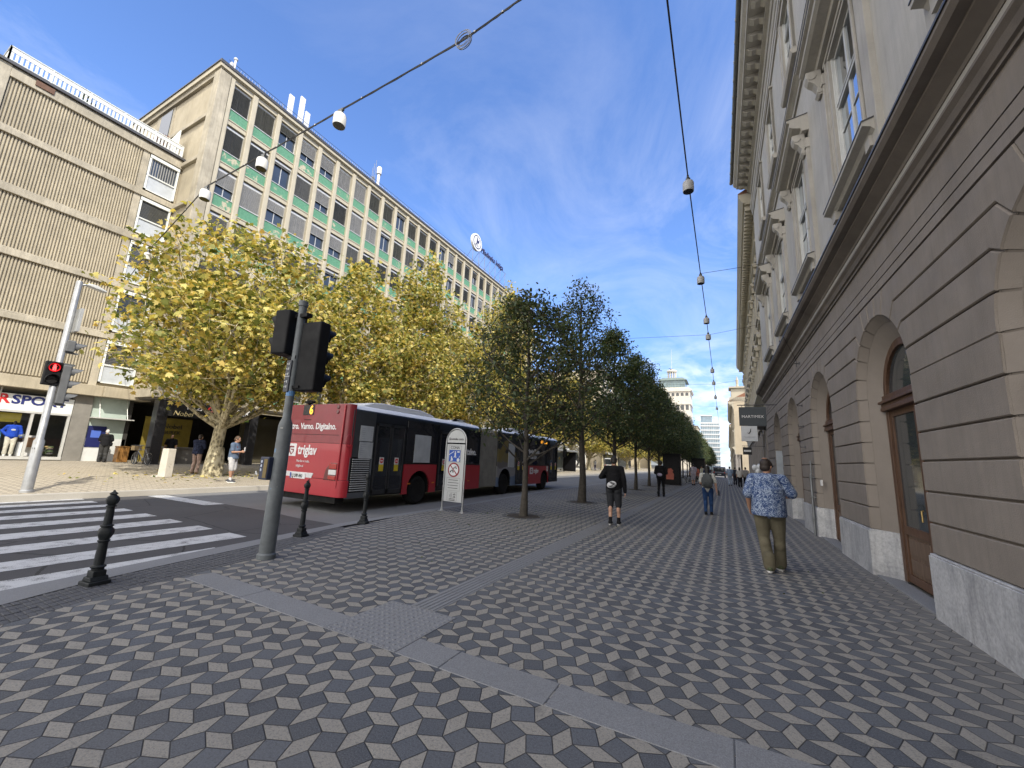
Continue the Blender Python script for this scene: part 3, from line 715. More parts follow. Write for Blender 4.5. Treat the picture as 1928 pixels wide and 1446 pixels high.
# the white tower with a round belvedere
TW=sunny('white tower render',(.56,.53,.47)); 
def tower():
    D=250; t=thing('tower_block','tall white tower with arched top windows and a round rooftop belvedere above the dark trees','tower',(-26,D,0))
    w=MB(); w.box(-9,0,0,9.2,18,44); w.box(-9.3,-.3,36.4,9.5,18.3,37.0); w.prism([(-9.3,44),(9.5,44),(10.1,44.8),(10.1,45.4),(-9.9,45.4),(-9.9,44.8)],1,-.6,18.6); w.box(-8.5,.4,45.4,8.7,17.6,46.6); w.build('wall',TW,t)
    gl=MB(); gl.box(-7.0,1.2,46.6,6.6,17,51.0); gl.build('glazed_storey',M('glazed storey',(.16,.22,.24),.25,var=.3,scale=.4),t)
    rf=MB(); rf.prism([(-8.2,51),(7.8,51),(5.4,52.4),(-5.8,52.4)],1,.4,17.8)
    for k in range(8): rf.box(-7.15+k*1.93,1.05,46.6,-6.95+k*1.93,1.2,51)
    rf.build('terrace_roof',M('green copper roof',(.20,.26,.25),.6),t)
    bl=MB(); bl.lathe([(3.2,52.4),(3.2,53.0),(2.5,53.1),(2.5,53.2)],(-1.2,9,0),16)
    for k in range(10):
        a=2*PI*k/10; bl.tube([(-1.2+2.3*math.cos(a),9+2.3*math.sin(a),53.1),(-1.2+2.3*math.cos(a),9+2.3*math.sin(a),57.6)],.24,8)
    bl.lathe([(2.9,57.5),(3.0,58.2),(2.6,58.6),(.8,59.2),(.15,59.5),(.08,60),(.05,72)],(-1.2,9,0),16); bl.build('belvedere',TW,t,smooth=40)
    dk=M('tower window dark',(.07,.075,.08),.3)
    w0=None
    for row,(z,h,ar) in enumerate(((41.4,1.9,True),(33.2,3.0,False),(27,2.0,False),(22.5,2.0,False),(18,2.0,False),(13.5,2.0,False))):
        w0=None
        for k in range(7):
            cx=-7.4+k*2.5
            if w0 is None:
                m=MB(); P=[(cx-.8,z),(cx+.8,z)]+([(cx+.8*math.cos(R(180*j/8)),z+h-.8+.8*math.sin(R(180*j/8))) for j in range(9)] if ar else [(cx+.8,z+h),(cx-.8,z+h)])
                m.prism(P,1,-.04,.1); w0=m.build('window',dk,t); c0=cx
            else: dup(w0,t,(cx-c0,0,0))
        w0=None
        for k in range(6):
            cy=1.8+k*2.9
            if w0 is None: m=MB(); m.box(9.15,cy-.7,z,9.25,cy+.7,z+h); w0=m.build('window',dk,t); c0=cy
            else: dup(w0,t,(0,cy-c0,0))
    return t
tower()
def glass_tower():
    D=330; x0,x1=-15.6,-3.4; t=thing('glass_tower','pale glass office tower closing the view down the street','tower',(0,D,0))
    w=MB(); w.box(x0,0,0,x1,14,33); w.box(x0+.3,.3,34,x1-4.6,14,38.6); w.build('curtain_wall',M('pale blue glass',(.20,.27,.33),.12,var=.35,scale=.35),t)
    sl=MB(); z=3
    while z<34: sl.box(x0-.25,-.3,z,x1+.25,14,z+.9); z+=3.1
    sl.box(x0,-.1,33,x1,14,34); sl.box(x0+.1,0,38.6,x1-4.4,14,39.4); sl.build('floor_band',M('white cladding',(.55,.57,.59),.6),t)
    mu=MB(); k=x0
    while k<=x1: mu.box(k-.08,-.15,0,k+.08,0,34); k+=1.2
    mu.build('mullion',M('white cladding',(.55,.57,.59),.6),t)
    return t
glass_tower()
def plain_block(name,label,x0,x1,y0,y1,h,mat,nb,nf,roof=True,face='E'):
    """background block with its own windows"""
    t=thing(name,label,'building',(x1,y0,0)); L=y1-y0
    w=MB(); w.box(x0-x1,0,-.1,0,L,h); w.build('wall',mat,t)
    m=MB(); m.box(x0-x1-.3,-.3,h,.5,L+.3,h+.5); m.build('roof_edge',BEIT,t)
    dk=M('background window',(.06,.065,.07),.15); o=None
    for f in range(nf):
        for k in range(nb):
            cy=(k+.5)*L/nb; z=4.6+f*(h-5)/nf
            if o is None: m=MB(); m.box(-.05,cy-.8,z,.04,cy+.8,z+1.8); m.box(-.06,cy-.95,z-.15,.10,cy+.95,z,1); o=m.build('window',[dk,BEIT],t); c0,z0=cy,z
            else: dup(o,t,(0,cy-c0,z-z0))
    m=MB(); m.box(-.05,.5,.2,.06,L-.5,3.6); m.build('shop_glazing',GLASSD,t)
    m=MB(); m.box(-.05,.2,3.6,.5,L-.2,4.1); m.build('shop_canopy',WFR,t)
    # gable side towards the camera
    o=None
    for f in range(nf):
        for k in range(3):
            cx=(x0-x1)*(k+.7)/3.6; z=4.6+f*(h-5)/nf
            if o is None: m=MB(); m.box(cx-.7,-.05,z,cx+.7,.04,z+1.8); o=m.build('window',dk,t); c0,z0=cx,z
            else: dup(o,t,(cx-c0,0,z-z0))
    return t
plain_block('apartment_block','low white block with a glazed shop front behind the far plane trees',-46,-30,66,96,13,sunny('white far facade',(.55,.55,.52)),9,3)
plain_block('apartment_block','tall cream block on the far left beyond the white glazed block',-44,-27,99,135,24,sunny('cream far facade',(.52,.46,.36)),10,6)
plain_block('apartment_block','pale yellow block in front of the white tower on the left side',-40,-24,150,230,22,sunny('yellow far facade',(.56,.48,.34)),16,5)
plain_block('apartment_block','cream block between the white tower and the glass tower',-34,-15.5,285,315,27,sunny('cream far facade',(.52,.46,.36)),8,6)
plain_block('apartment_block','white block low at the left foot of the glass tower',-24,-11.5,318,326,20,sunny('white far facade',(.55,.55,.52)),5,4)
# hanging shop signs on the right facades
def hanging_sign(label,x0,x1,y,z0,z1,mat,wallx,deco):
    t=thing('hanging_sign',label,'sign',((x0+x1)/2,y,z0),group='hanging shop signs on the right')
    a,b=(x0-x1)/2,(x1-x0)/2; h=z1-z0
    m=MB(); m.box(a,-.05,0,b,.05,h); m.build('sign_panel',mat,t,bevel=.008)
    m=MB(); m.tube([(a-.05,0,h+.09),(wallx-(x0+x1)/2,0,h+.09)],.02,6)
    for k in (a+.12,b-.12): m.tube([(k,0,h),(k,0,h+.09)],.01,5)
    m.build('bracket',LEAD,t); deco(t,a,b,h); return t
WTX=M('white lettering',(.72,.72,.72),.6,var=.05); BTX=M('black lettering',(.02,.02,.022),.6)
def d1(t,a,b,h): text('lettering','MARTIMEX',.16,WTX,t,(0,-.056,h*.42),align='CENTER',space=1.05); 
def d2(t,a,b,h):
    m=MB(); m.tube([(.08,-.056,h*.82),(.05,-.056,h*.62),(-.02,-.056,h*.5),(-.09,-.056,h*.55)],[.018,.03,.03,.012],6); m.build('emblem',BTX,t)
    for k in range(2):
        q=MB(); q.box(-.28+k*.06,-.054,h*.27-k*.05,.28-k*.06,-.05,h*.29-k*.05); q.build('small_print',M('grey print',(.3,.32,.36),.6),t)
def d3(t,a,b,h):
    m=MB(); m.box(a+.05,-.056,h*.38,b-.05,-.05,h*.62); m.build('pale_stripe',WTX,t)
hanging_sign('dark blue-grey hanging sign with pale capitals, the largest sign on the right facade',.58,1.58,20.0,3.42,4.22,M('slate sign panel',(.035,.045,.055),.5),1.98,d1)
hanging_sign('white hanging sign with a small black hooked emblem',.82,1.60,26.0,3.12,3.95,M('white sign panel',(.62,.64,.67),.5),2.3,d2)
hanging_sign('small black hanging sign with one pale stripe',1.12,1.68,34.0,2.62,3.15,M('black sign panel',(.012,.012,.013),.5),2.5,d3)
def balloons():
    t=thing('balloon_cluster','cluster of pale balloons on a stand beside the man in the floral shirt','balloons',(1.30,22,0)); lt=M('pale balloon',(.62,.64,.66),.25,var=.04)
    for (x,z,r) in ((-.13,1.68,.125),(.06,1.72,.13),(-.02,1.52,.13)):
        m=MB(); m.ball((x,0,z),(r,r,r*1.15)); m.lathe([(.02,-.02),(.004,.01)],(x,0,z-r*1.15),6); m.build('balloon',lt,t,smooth=60)
    m=MB(); m.tube([(-.03,0,0),(-.03,0,1.45)],.008,5); m.lathe([(.14,0),(.14,.03),(.02,.05)],(-.03,0,0),12); m.build('stand',LEAD,t)
balloons()
# ------------------------------------------------------------------ left side: office block with green spandrels and the low wing with the sports shop
CONC=M('sunlit concrete',(.405,.355,.26),.88,var=.14,scale=.9,bump=.5,bscale=26,dirt=.35,streak=.35)
CONCP=M('concrete mullions',(.43,.39,.30),.85,var=.1,scale=1.1,bump=.35,bscale=40,dirt=.15,streak=.2)
CONCD=M('stained concrete',(.40,.36,.28),.9,var=.25,scale=1.2,bump=.6,bscale=22,dirt=.6,streak=.5)
def spandrel_mat():
    g=NG('green spandrel'); v=g.pos('World'); a=g.noise(v,9,6,.75); b=g.noise(v,.55,5,.7,1)
    c=g.ramp(a,[(.3,(.06,.185,.115)),(.6,(.105,.265,.17)),(.8,(.15,.33,.225))])
    pe=g.math('MULTIPLY',g.ramp(b,[(.56,0.0),(.62,1.0)]),g.ramp(g.noise(v,2.6,5,.7),[(.46,0.0),(.5,1.0)]))
    c=g.mix(pe,c,(.42,.38,.28)); g.set(Base_Color=c,Roughness=.85); g.bump(a,.6,.02); return g.m
SPAN=spandrel_mat()
ALU=M('aluminium frame',(.52,.52,.50),.45,.2,var=.1)
BLD=[M('dark blind',(.035,.037,.036),.6,var=.2),M('grey blind',(.095,.096,.094),.55,var=.15),M('silver blind',(.25,.25,.245),.5,var=.12),M('olive blind',(.06,.06,.05),.6,var=.2)]
OG=glassy('office glass',(.02,.026,.035),.04)
XF,XW,YS=-28.5,-31.5,10.84
def office():
    t=thing('office_block','tall concrete office block with green spandrel panels and a rooftop sign','building',(XF,0,0))
    Y0=YS; n=28; p=1.755; yb=lambda j:12.96+p*(j-1)     # axis of pillar j
    Y1=yb(n)+.5; top=26.45
    heads=[25.67-3.15*f for f in range(7)]
    w=MB(); w.box(-16,Y0,4.3,-.55,Y1,26.1); w.build('wall',CONC,t)
    # the flank towards the camera: recessed panels between bands
    fl=MB()
    for k,z in enumerate((26.0,22.96,19.8,16.7,13.6,10.5,7.4)):
        fl.box(-16,Y0-.18,z-.28,-.76,Y0,z)
    fl.box(-.75,Y0-.22,4.46,0,Y0+.5,25.95); fl.build('flank_frame',CONCD,t,bevel=.02)
    m=MB(); m.box(-8.9,Y0-.04,22.98,-6.2,Y0+.03,25.7,1); m.box(-8.2,Y0-.08,23.0,-6.5,Y0,25.55); m.build('flank_window',[OG,CONCD],t)
    # roof slab
    m=MB(); m.box(-16.3,Y0-.3,26.05,.12,Y1+.2,26.42); m.box(-16.2,Y0-.2,26.0,.02,Y1,26.06); m.build('roof_slab',CONCP,t,bevel=.015)
    m=MB(); m.box(-16.35,Y0-.36,26.42,.18,Y1+.25,26.50); m.box(.1,Y0-.36,26.30,.18,Y1+.25,26.43); m.build('roof_flashing',LEAD,t)
    # rail on the roof edge with posts and bird spikes
    m=MB(); 
    y=Y0+.5
    m.tube([(-.2,Y0+.2,27.1),(-.2,Y1,27.1)],.018,5)
    while y<Y1: m.tube([(-.2,y,26.48),(-.2,y,27.1)],.022,5); y+=1.75
    m.build('roof_rail',M('rail steel',(.12,.13,.15),.5,.5),t)
    m=MB(); y=Y0+.3
    while y<Y1: m.box(.08,y-.008,26.5,.10,y+.008,26.74); y+=.19
    m.build('bird_spikes',M('pale steel',(.5,.5,.5),.4,.5),t)
    m=MB(); m.tube([(-.15,Y0+.55,26.5),(-.15,Y0+.55,27.35)],.07,8); m.ball((-.15,Y0+.55,27.45),.13); m.box(-.3,Y0+.3,26.5,-.05,Y0+.42,27.0); m.build('roof_camera',ALU,t)
    # pillars and beams
    o=None
    for j in range(n+1):
        m=MB()
        if o is None: m.prism([(-.55,-.17),(-.02,-.17),(0,-.12),(0,.12),(-.02,.17),(-.55,.17)],2,4.3,25.9); o=m.build('facade_pillar',CONCP,t); o.location=(0,yb(0)+.2,0)
        else: dup(o,t,(0,yb(j),0))
    for f in range(7):
        m=MB(); z=heads[f]-3.15; m.box(-.5,Y0+.3,z+.08,-.14,Y1,z+.46); m.box(-.14,Y0+.3,z+.38,-.10,Y1,z+.46); m.build('floor_beam',CONCP,t,bevel=.01)
    m=MB(); m.box(-.5,Y0+.3,25.67,-.10,Y1,26.05); m.build('head_beam',CONCP,t)
    r=random.Random(11); unit={}
    kinds=[0,0,3,1,2,4,3,0]
    near={(0,0):0,(0,1):3,(0,2):4,(0,3):5,(0,4):5,(0,5):2,(0,6):2,(0,7):3,(0,8):3,(1,0):0,(1,1):0,(1,2):6,(1,3):1,(1,4):5,(1,5):0,(1,6):2,(2,0):5,(2,1):2,(2,2):7,(2,3):2,(2,4):7,(2,5):5,(2,6):1,(3,0):1,(3,1):1,(3,2):1,(3,3):3,(3,4):1}
    # blind kinds: 0 dark full,1 grey full,2 silver full,3 olive full,4 open dark glass w/ top blind,5 silver half,6 open,7 silver third
    rest=MB()
    SL={0:(0,1.0),1:(1,1.0),2:(2,1.0),3:(3,.98),4:(3,.38),5:(2,.62),6:(1,.12),7:(2,.45)}
    def win(b,kind,y0,y1,zh,sub=None):
        zs=zh-1.84
        b.box(-.36,y0,zs,-.30,y0+.05,zh,0); b.box(-.36,y1-.05,zs,-.30,y1,zh,0); b.box(-.36,y0,zs,-.30,y1,zs+.06,0); b.box(-.36,y0,zh-.16,-.26,y1,zh,0); b.box(-.36,(y0+y1)/2-.025,zs,-.31,(y0+y1)/2+.025,zh,0)
        b.box(-.37,y0,zs,-.345,y1,zh,1); b.box(-.36,y0,zs-.05,-.16,y1,zs,0)
    def blind(b,kind,y0,y1,zh,mi=0):
        bm,fr=SL[kind]; h=1.66*fr; k=max(2,int(h/.085)); z=zh-.14
        for i in range(k):
            a=z-h*i/k; c=z-h*(i+1)/k; b.poly([(-.265,y0+.06,a),(-.225,y0+.06,c),(-.225,y1-.06,c),(-.265,y1-.06,a)],mi)
        b.box(-.27,y0+.06,z-h-.03,-.22,y1-.06,z-h,mi)
        for q in (.33,.66): b.box(-.222,y0+(y1-y0)*q-.006,z-h,-.218,y0+(y1-y0)*q+.006,z,mi)
        return bm
    cnt=0
    for f in range(7):
        zh=heads[f]
        for j in range(n):
            kind=near.get((f,j),r.choice([0,0,3,1,5,2,7,6,4,3]))
            y0=yb(j)+.17 if j else yb(0)+.37; y1=yb(j+1)-.17
            if f<4 and j<25:
                b=MB(); win(b,kind,y0,y1,zh); o=b.build('window',[ALU,OG],t); 
                b=MB(); bm=blind(b,kind,y0,y1,zh); b.build('blind',BLD[bm],o)
                b=MB(); b.box(-.40,y0,zh-2.72,-.20,y1,zh-1.89); b.build('spandrel_panel',SPAN,o)
            else:
                win(rest,kind,y0,y1,zh); rest.box(-.40,y0,zh-2.72,-.20,y1,zh-1.89,2); blind(rest,kind,y0,y1,zh,3+SL[kind][0])
    tag(rest.build('windows',[ALU,OG,SPAN]+BLD,t),kind='stuff')
    # recessed ground floor with dark columns
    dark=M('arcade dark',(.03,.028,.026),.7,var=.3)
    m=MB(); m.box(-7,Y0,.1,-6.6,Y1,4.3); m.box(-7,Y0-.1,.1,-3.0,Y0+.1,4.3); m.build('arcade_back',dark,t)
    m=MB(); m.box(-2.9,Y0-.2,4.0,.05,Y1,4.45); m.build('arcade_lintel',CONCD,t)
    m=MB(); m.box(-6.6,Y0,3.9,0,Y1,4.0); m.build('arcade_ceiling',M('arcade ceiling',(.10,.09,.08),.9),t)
    tile=M('black mosaic',(.025,.025,.028),.35,var=.6,scale=22)
    o=None
    for j in range(10):
        y=11.27+j*5.2
        if o is None: m=MB(); m.box(-.62,-.27,.1,-.05,.27,4.0); o=m.build('column',tile,t,bevel=.03); o.location=(0,y,0)
        else: dup(o,t,(0,y,0))
    m=MB(); y=17.2
    while y<Y1-5: m.box(-3.0,y,.3,-2.9,y+4.2,3.6); y+=5.2
    m.build('shop_glazing',glassy('arcade glass',(.05,.045,.03),.06),t)
    # shop interiors and signs of the arcade
    m=MB(); m.box(-3.2,11.7,.2,-3.1,14.2,3.0); m.build('yellow_shop_wall',M('mustard wall',(.20,.15,.02),.7,var=.2),t)
    m=MB(); m.box(-1.6,12.2,.2,-1.0,13.8,1.15); m.box(-1.7,12.1,1.15,-.9,13.9,1.22); m.build('shop_counter',M('grey counter',(.16,.15,.14),.6),t)
    text('lettering','Nobel',.42,BTX,t,(-3.08,12.6,2.35),(PI/2,0,PI/2)); text('lettering','BUREK',.3,BTX,t,(-3.08,12.7,2.0),(PI/2,0,PI/2))
    fas=MB(); fas.box(.0,11.35,3.0,.08,16.05,3.85); o=fas.build('shop_fascia',M('black fascia',(.012,.012,.012),.45),t)
    for s,y,z,sz,mt in (('PIZZA',12.35,3.48,.36,WTX),('BUREK',14.45,3.42,.52,WTX),('Nobel',11.7,3.06,.40,M('cream lettering',(.6,.5,.25),.6))):
        text('lettering',s,sz,mt,o,(.085,y,z),(PI/2,0,PI/2),bold=.006 if mt is WTX else 0,shear=0 if mt is WTX else .25)
    g=M('lime stripe',(.22,.36,.05),.6); m=MB()
    for k in range(3): m.box(.08,14.35,3.06+k*.09,.095,16.0,3.11+k*.09)
    m.build('lime_stripes',g,o)
    q=MB(); q.prism([(13.75+.30*math.cos(R(22.5+45*k)),3.55+.30*math.sin(R(22.5+45*k))) for k in range(8)],0,.08,.12); q.build('octagon_border',M('red sign paint',(.45,.02,.02),.5),o)
    q=MB(); q.prism([(13.75+.25*math.cos(R(22.5+45*k)),3.55+.25*math.sin(R(22.5+45*k))) for k in range(8)],0,.12,.128); q.build('octagon_panel',BTX,o)
    text('lettering','24',.30,M('pink lettering',(.7,.25,.22),.5),o,(.132,13.75,3.47),(PI/2,0,PI/2),align='CENTER',bold=.008)
    q=MB(); q.box(-.3,12.2,4.5,-.02,13.3,5.5); q.build('blue_panel',M('blue banner',(.02,.07,.22),.6,var=.3),t)
    return t
office()
WHT=M('white railing paint',(.62,.64,.62),.5,var=.1,dirt=.1)
def wing():
    t=thing('office_wing','low beige wing with ribbed concrete panels, roof terrace and sports shop at street level','building',(XW,0,0))
    ya,yb=-6.0,YS; Yp=3.3
    m=MB(); m.box(-9,ya,3.9,-.12,yb,20); m.build('wall',CONC,t)
    bands=[(19.4,20.0),(16.45,16.85),(13.5,13.95),(10.35,10.75),(7.2,7.6),(3.85,4.55)]
    m=MB()
    for z0,z1 in bands[:-1]:
        m.box(-.2,Yp,z0,.10,yb,z1-.1); m.box(-.2,Yp,z1-.1,.05,yb,z1)
    m.box(-.2,Yp-.45,4.4,.10,Yp,20); m.box(-.2,8.78,4.4,.0,9.12,20); m.build('band_course',CONCD,t,bevel=.02)
    m=MB(); m.box(-.3,ya,19.4,.12,Yp-.45,20); m.box(-.3,ya,4.4,.02,Yp-.45,19.4); m.build('plain_wall',CONCP,t)
    m=MB(); m.box(-9,ya,20,.22,yb-.02,20.14); m.build('roof_edge',LEAD,t)
    # ribbed panels
    o=None; pitch=.1185
    tops=[(16.85,19.4),(13.95,16.45),(10.75,13.5),(7.6,10.35),(4.55,7.2)]
    for k,(z0,z1) in enumerate(tops):
        m=MB(); y=Yp+.02; pr=[]
        while y<8.76:
            pr+= [(-.10,y),(-.02,y+.018),(-.01,y+.05),(-.02,y+.078),(-.10,y+.092)]; y+=pitch
        for i in range(len(pr)-1):
            a,b=pr[i],pr[i+1]; m.poly([(a[0],a[1],z0),(b[0],b[1],z0),(b[0],b[1],z1),(a[0],a[1],z1)])
        m.build('ribbed_panel',CONC,t)
    # window column beside the corner
    for k,(z0,z1) in enumerate(tops):
        w=MB(); y0,y1=9.14,10.70; zt=z1-.05; zb=z0+.1; zm=zb+(zt-zb)*.42
        for a,b in ((y0,y0+.1),(y1-.1,y1)): w.box(-.12,a,zb,.02,b,zt)
        w.box(-.12,y0,zt-.2,.05,y1,zt); w.box(-.12,y0,zm-.04,.03,y1,zm+.04); w.box(-.12,y0,zb,.02,y1,zb+.06)
        o=w.build('window',WHT,t)
        w=MB(); w.box(-.10,y0,zm,-.08,y1,zt); w.build('pane',OG,o)
        w=MB(); w.box(-.10,y0+.1,zb,-.04,y1-.1,zm); w.build('lower_panel',M('pale glass panel',(.42,.45,.48),.35,var=.1),o)
        if k in (0,):
            w=MB(); y=y0+.14
            while y<y1-.15: w.box(-.079,y,zm+.05,-.07,y+.05,zt-.2); y+=.13
            w.build('blind',BLD[2],o)
        elif k in (1,2,4):
            w=MB()
            for i in range(14): w.box(-.079,y0+.1,zm+.06+i*(zt-.2-zm)/14,-.06,y1-.1,zm+.06+(i+.6)*(zt-.2-zm)/14)
            w.build('blind',BLD[1 if k!=1 else 3],o)
    m=MB(); m.box(.02,4.12,19.62,.16,4.80,19.92); m.build('wall_box',M('rusty box',(.13,.07,.045),.8,var=.3),t)
    # terrace railing
    rl=MB(); y0,y1=3.1,10.62
    def rail(p,q,n):
        p,q=Vector(p),Vector(q)
        for z,rr in ((.86,.045),(.60,.025),(.14,.03)): rl.tube([p+Vector((0,0,z)),q+Vector((0,0,z))],rr,6)
        d=q-p
        for i in range(n+1):
            a=p+d*i/n; rl.box(a.x-.03,a.y-.03,a.z,a.x+.03,a.y+.03,a.z+.9)
        k=int(d.length/.17)
        for i in range(k):
            a=p+d*(i+.5)/k; rl.box(a.x-.012,a.y-.05,a.z+.14,a.x+.012,a.y+.05,a.z+.56)
    rail((.02,y0,20.14),(.02,y1,20.14),5); rail((.02,y0,20.14),(-5,y0,20.14),3)
    rl.box(.0,y0,20.75,.03,y1,21.0)
    rl.build('terrace_rail',WHT,t)
    m=MB(); m.box(-1.6,10.3,20.14,-.05,10.36,21.7); m.prism([(-1.6,21.7),(-.05,21.7),(-.05,22.1)],1,10.3,10.36); m.build('terrace_screen',WHT,t)
    # shop front
    m=MB(); m.box(-.6,ya,3.83,.55,9.3,4.42); m.box(-.6,9.3,3.83,.75,yb+.6,4.42); m.build('canopy',CONC,t,bevel=.02)
    m=MB(); m.box(-4,ya,.1,-3.6,yb,3.85); m.build('shop_back',M('shop back wall',(.09,.10,.10),.8),t)
    m=MB(); m.box(-3.6,ya,.1,0,8.4,.42); m.build('shop_floor',M('shop floor',(.35,.34,.30),.5),t)
    m=MB(); m.box(-.02,ya,2.70,.06,8.40,3.52); sg=m.build('sign_panel',M('white shop sign',(.66,.68,.67),.5,var=.06),t)
    text('lettering','INTER',.62,M('sign red',(.50,.02,.025),.5),sg,(.065,6.14,3.05),(PI/2,0,PI/2),align='RIGHT',bold=.02,sx=1.06)
    text('lettering','SPORT',.62,M('sign navy',(.02,.03,.16),.5),sg,(.065,6.20,3.05),(PI/2,0,PI/2),bold=.02,sx=1.06)
    m=MB()
    for y in (5.0,7.02,8.34): m.box(-.05,y-.05,.38,.08,y+.05,2.72)
    m.box(-.05,ya,2.62,.10,8.40,2.72); m.box(-.05,ya,.30,.10,8.40,.44); m.box(-.05,5.78,2.70,.075,5.82,3.8); m.build('shop_frame',ALU,t)
    # display boards, pale and blue, seen through the clear panes
    for nm,bx,mt in (('blue_board',(-.95,5.2,.44,-.90,6.35,1.75),M('display blue',(.10,.30,.55),.6)),('yellow_board',(-.40,5.1,2.12,-.36,6.75,2.58),M('display yellow',(.42,.36,.05),.6)),('white_board',(-.8,7.08,.44,-.75,7.6,1.5),WTX),('display_box',(-.8,7.15,.9,-.5,7.6,1.4),M('display brown',(.22,.13,.07),.6)),('display_plinth',(-.9,6.95,.44,-.4,7.05,1.15),WTX)):
        q=MB(); q.box(*bx); q.build(nm,mt,t)
    q=MB(); r=random.Random(2)
    for k in range(26):
        y=r.uniform(7.5,8.2); z=.45+r.random()*.5; q.ball((r.uniform(-1.4,-.6),y,z),(.09,.14,.06),k%3,7,5)
    q.build('shoe_display',[M('straw goods',(.35,.26,.12),.8),M('dark goods',(.05,.05,.05),.7),M('green goods',(.06,.09,.04),.7)],t)
    g=NG('clear shop pane'); tr=g.node('ShaderNodeBsdfTransparent'); gl=g.node('ShaderNodeBsdfGlossy'); gl.inputs['Roughness'].default_value=.02; fr=g.node('ShaderNodeLayerWeight'); fr.inputs[0].default_value=.5; pw=g.math('ADD',.05,g.math('MULTIPLY',.6,g.math('POWER',fr.outputs['Facing'],3.0))); ms=g.node('ShaderNodeMixShader')
    g.l.new(pw,ms.inputs[0]); g.l.new(tr.outputs[0],ms.inputs[1]); g.l.new(gl.outputs[0],ms.inputs[2]); g.l.new(ms.outputs[0],g.out.inputs[0])
    q=MB(); q.poly([(.0,ya,.44),(.0,8.3,.44),(.0,8.3,2.62),(.0,ya,2.62)]); q.build('shop_pane',g.m,t)
    m=MB(); m.box(-.3,8.42,.15,.12,9.13,3.85); m.build('stone_pier',M('grey stone pier',(.20,.19,.17),.7,var=.2,scale=2,dirt=.3),t)
    m=MB(); m.box(-.25,9.13,.15,.0,10.9,1.52); m.build('white_dado',M('white dado',(.60,.61,.60),.5,var=.08,dirt=.2),t)
    m=MB(); m.box(-.25,9.13,1.52,-.02,10.95,3.85); m.build('green_glass',M('milky green glass',(.40,.47,.43),.25,var=.2,scale=.8),t)
    m=MB(); m.box(-.1,9.13,2.62,.65,10.9,2.68); 
    for y in (9.4,10.6): m.tube([(.6,y,2.66),(.0,y,3.8)],.015,5)
    m.build('glass_awning',ALU,t)
    m=MB(); m.box(-.05,9.2,1.02,.03,9.95,2.2); a=m.build('cash_machine',M('machine blue',(.015,.02,.10),.4),t)
    m=MB(); m.box(.03,9.35,1.55,.04,9.75,1.95); m.build('screen',glow('machine screen',(.05,.09,.3),.4),a)
    return t
wing()
# things on the roof
def antennas():
    a=thing('antenna_mast','cluster of three white panel antennas near the corner of the office roof','antenna',(-29.6,16.6,26.5))
    wh=M('antenna white',(.62,.63,.63),.5,var=.05); st=M('mast steel',(.22,.23,.24),.5,.5)
    for k,(dx,dy,h) in enumerate(((0,-.75,2.1),(.25,0,2.5),(-.1,.75,1.9))):
        m=MB(); m.tube([(dx-.12,dy,0),(dx-.12,dy,h+.4)],.05,6); m.box(dx-.12,dy-.04,.9,dx,dy+.04,.98); m.build('mast',st,a)
        m=MB(); m.box(dx,dy-.2,.8,dx+.16,dy+.2,h+.5); m.build('panel_antenna',wh,a,bevel=.03)
    m=MB(); m.box(-.4,-.9,0,.3,.9,.08); m.build('base_frame',st,a)
    a=thing('antenna_mast','slender white cylinder antenna with thin whip aerials further along the office roof','antenna',(-29.6,25.0,26.5))
    m=MB(); m.lathe([(.14,0),(.14,2.2),(.24,2.25),(.24,2.9),(.2,3.0)],(0,.25,0),12); m.build('cylinder_antenna',wh,a,smooth=40)
    m=MB()
    for dy,h in ((-.55,2.4),(-.4,3.0),(-.2,3.5)): m.tube([(0,dy,0),(0,dy,h)],.02,5)
    m.box(-.1,-.5,.6,.1,-.3,1.5); m.build('whip_aerials',st,a); m=MB(); m.box(-.4,-.9,0,.3,.9,.08); m.build('base_frame',st,a)
antennas()
def roof_sign():
    t=thing('rooftop_sign','round white emblem and a line of dark letters on a frame along the office roof','sign',(-28.1,40.9,26.5))
    st=M('mast steel',(.22,.23,.24),.5,.5); nv=M('navy letters',(.03,.03,.09),.5)
    m=MB()
    for k in range(7):
        y=-.4+k*1.45; m.tube([(-.1,y,0),(-.1,y,2.15)],.035,5); m.tube([(-1.6,y,.1),(-.1,y,2.0)],.025,5)
    m.tube([(-.1,-.4,2.12),(-.1,8.6,2.12)],.03,5); m.build('frame',st,t)
    wh=M('antenna white',(.62,.63,.63),.5,var=.05)
    def disc(r,x0,x1): 
        q=MB(); q.prism([(.0+r*math.cos(2*PI*k/32),2.75+r*math.sin(2*PI*k/32)) for k in range(32)],0,x0,x1); return q
    d=disc(1.15,-.1,.2).build('emblem_disc',wh,t); disc(.92,.2,.21).build('emblem_ring',nv,d); disc(.80,.21,.22).build('emblem_field',wh,d)
    q=MB(); 
    for pts in ([(-.1,3.5),(.12,2.95),(.02,2.65),(-.28,2.25)],[(.02,2.85),(.45,3.25),(.35,2.75),(.1,2.55)],[(-.28,2.45),(-.55,2.25),(-.2,2.15)],[(.0,2.55),(.3,2.1),(.05,2.2)]): q.prism(pts,0,.22,.24)
    q.build('emblem_figure',nv,d)
    text('lettering','Mladinska knjiga',1.0,nv,t,(-.05,1.35,2.18),(PI/2,0,PI/2),ext=.05,sx=.95,bold=.0)
roof_sign()
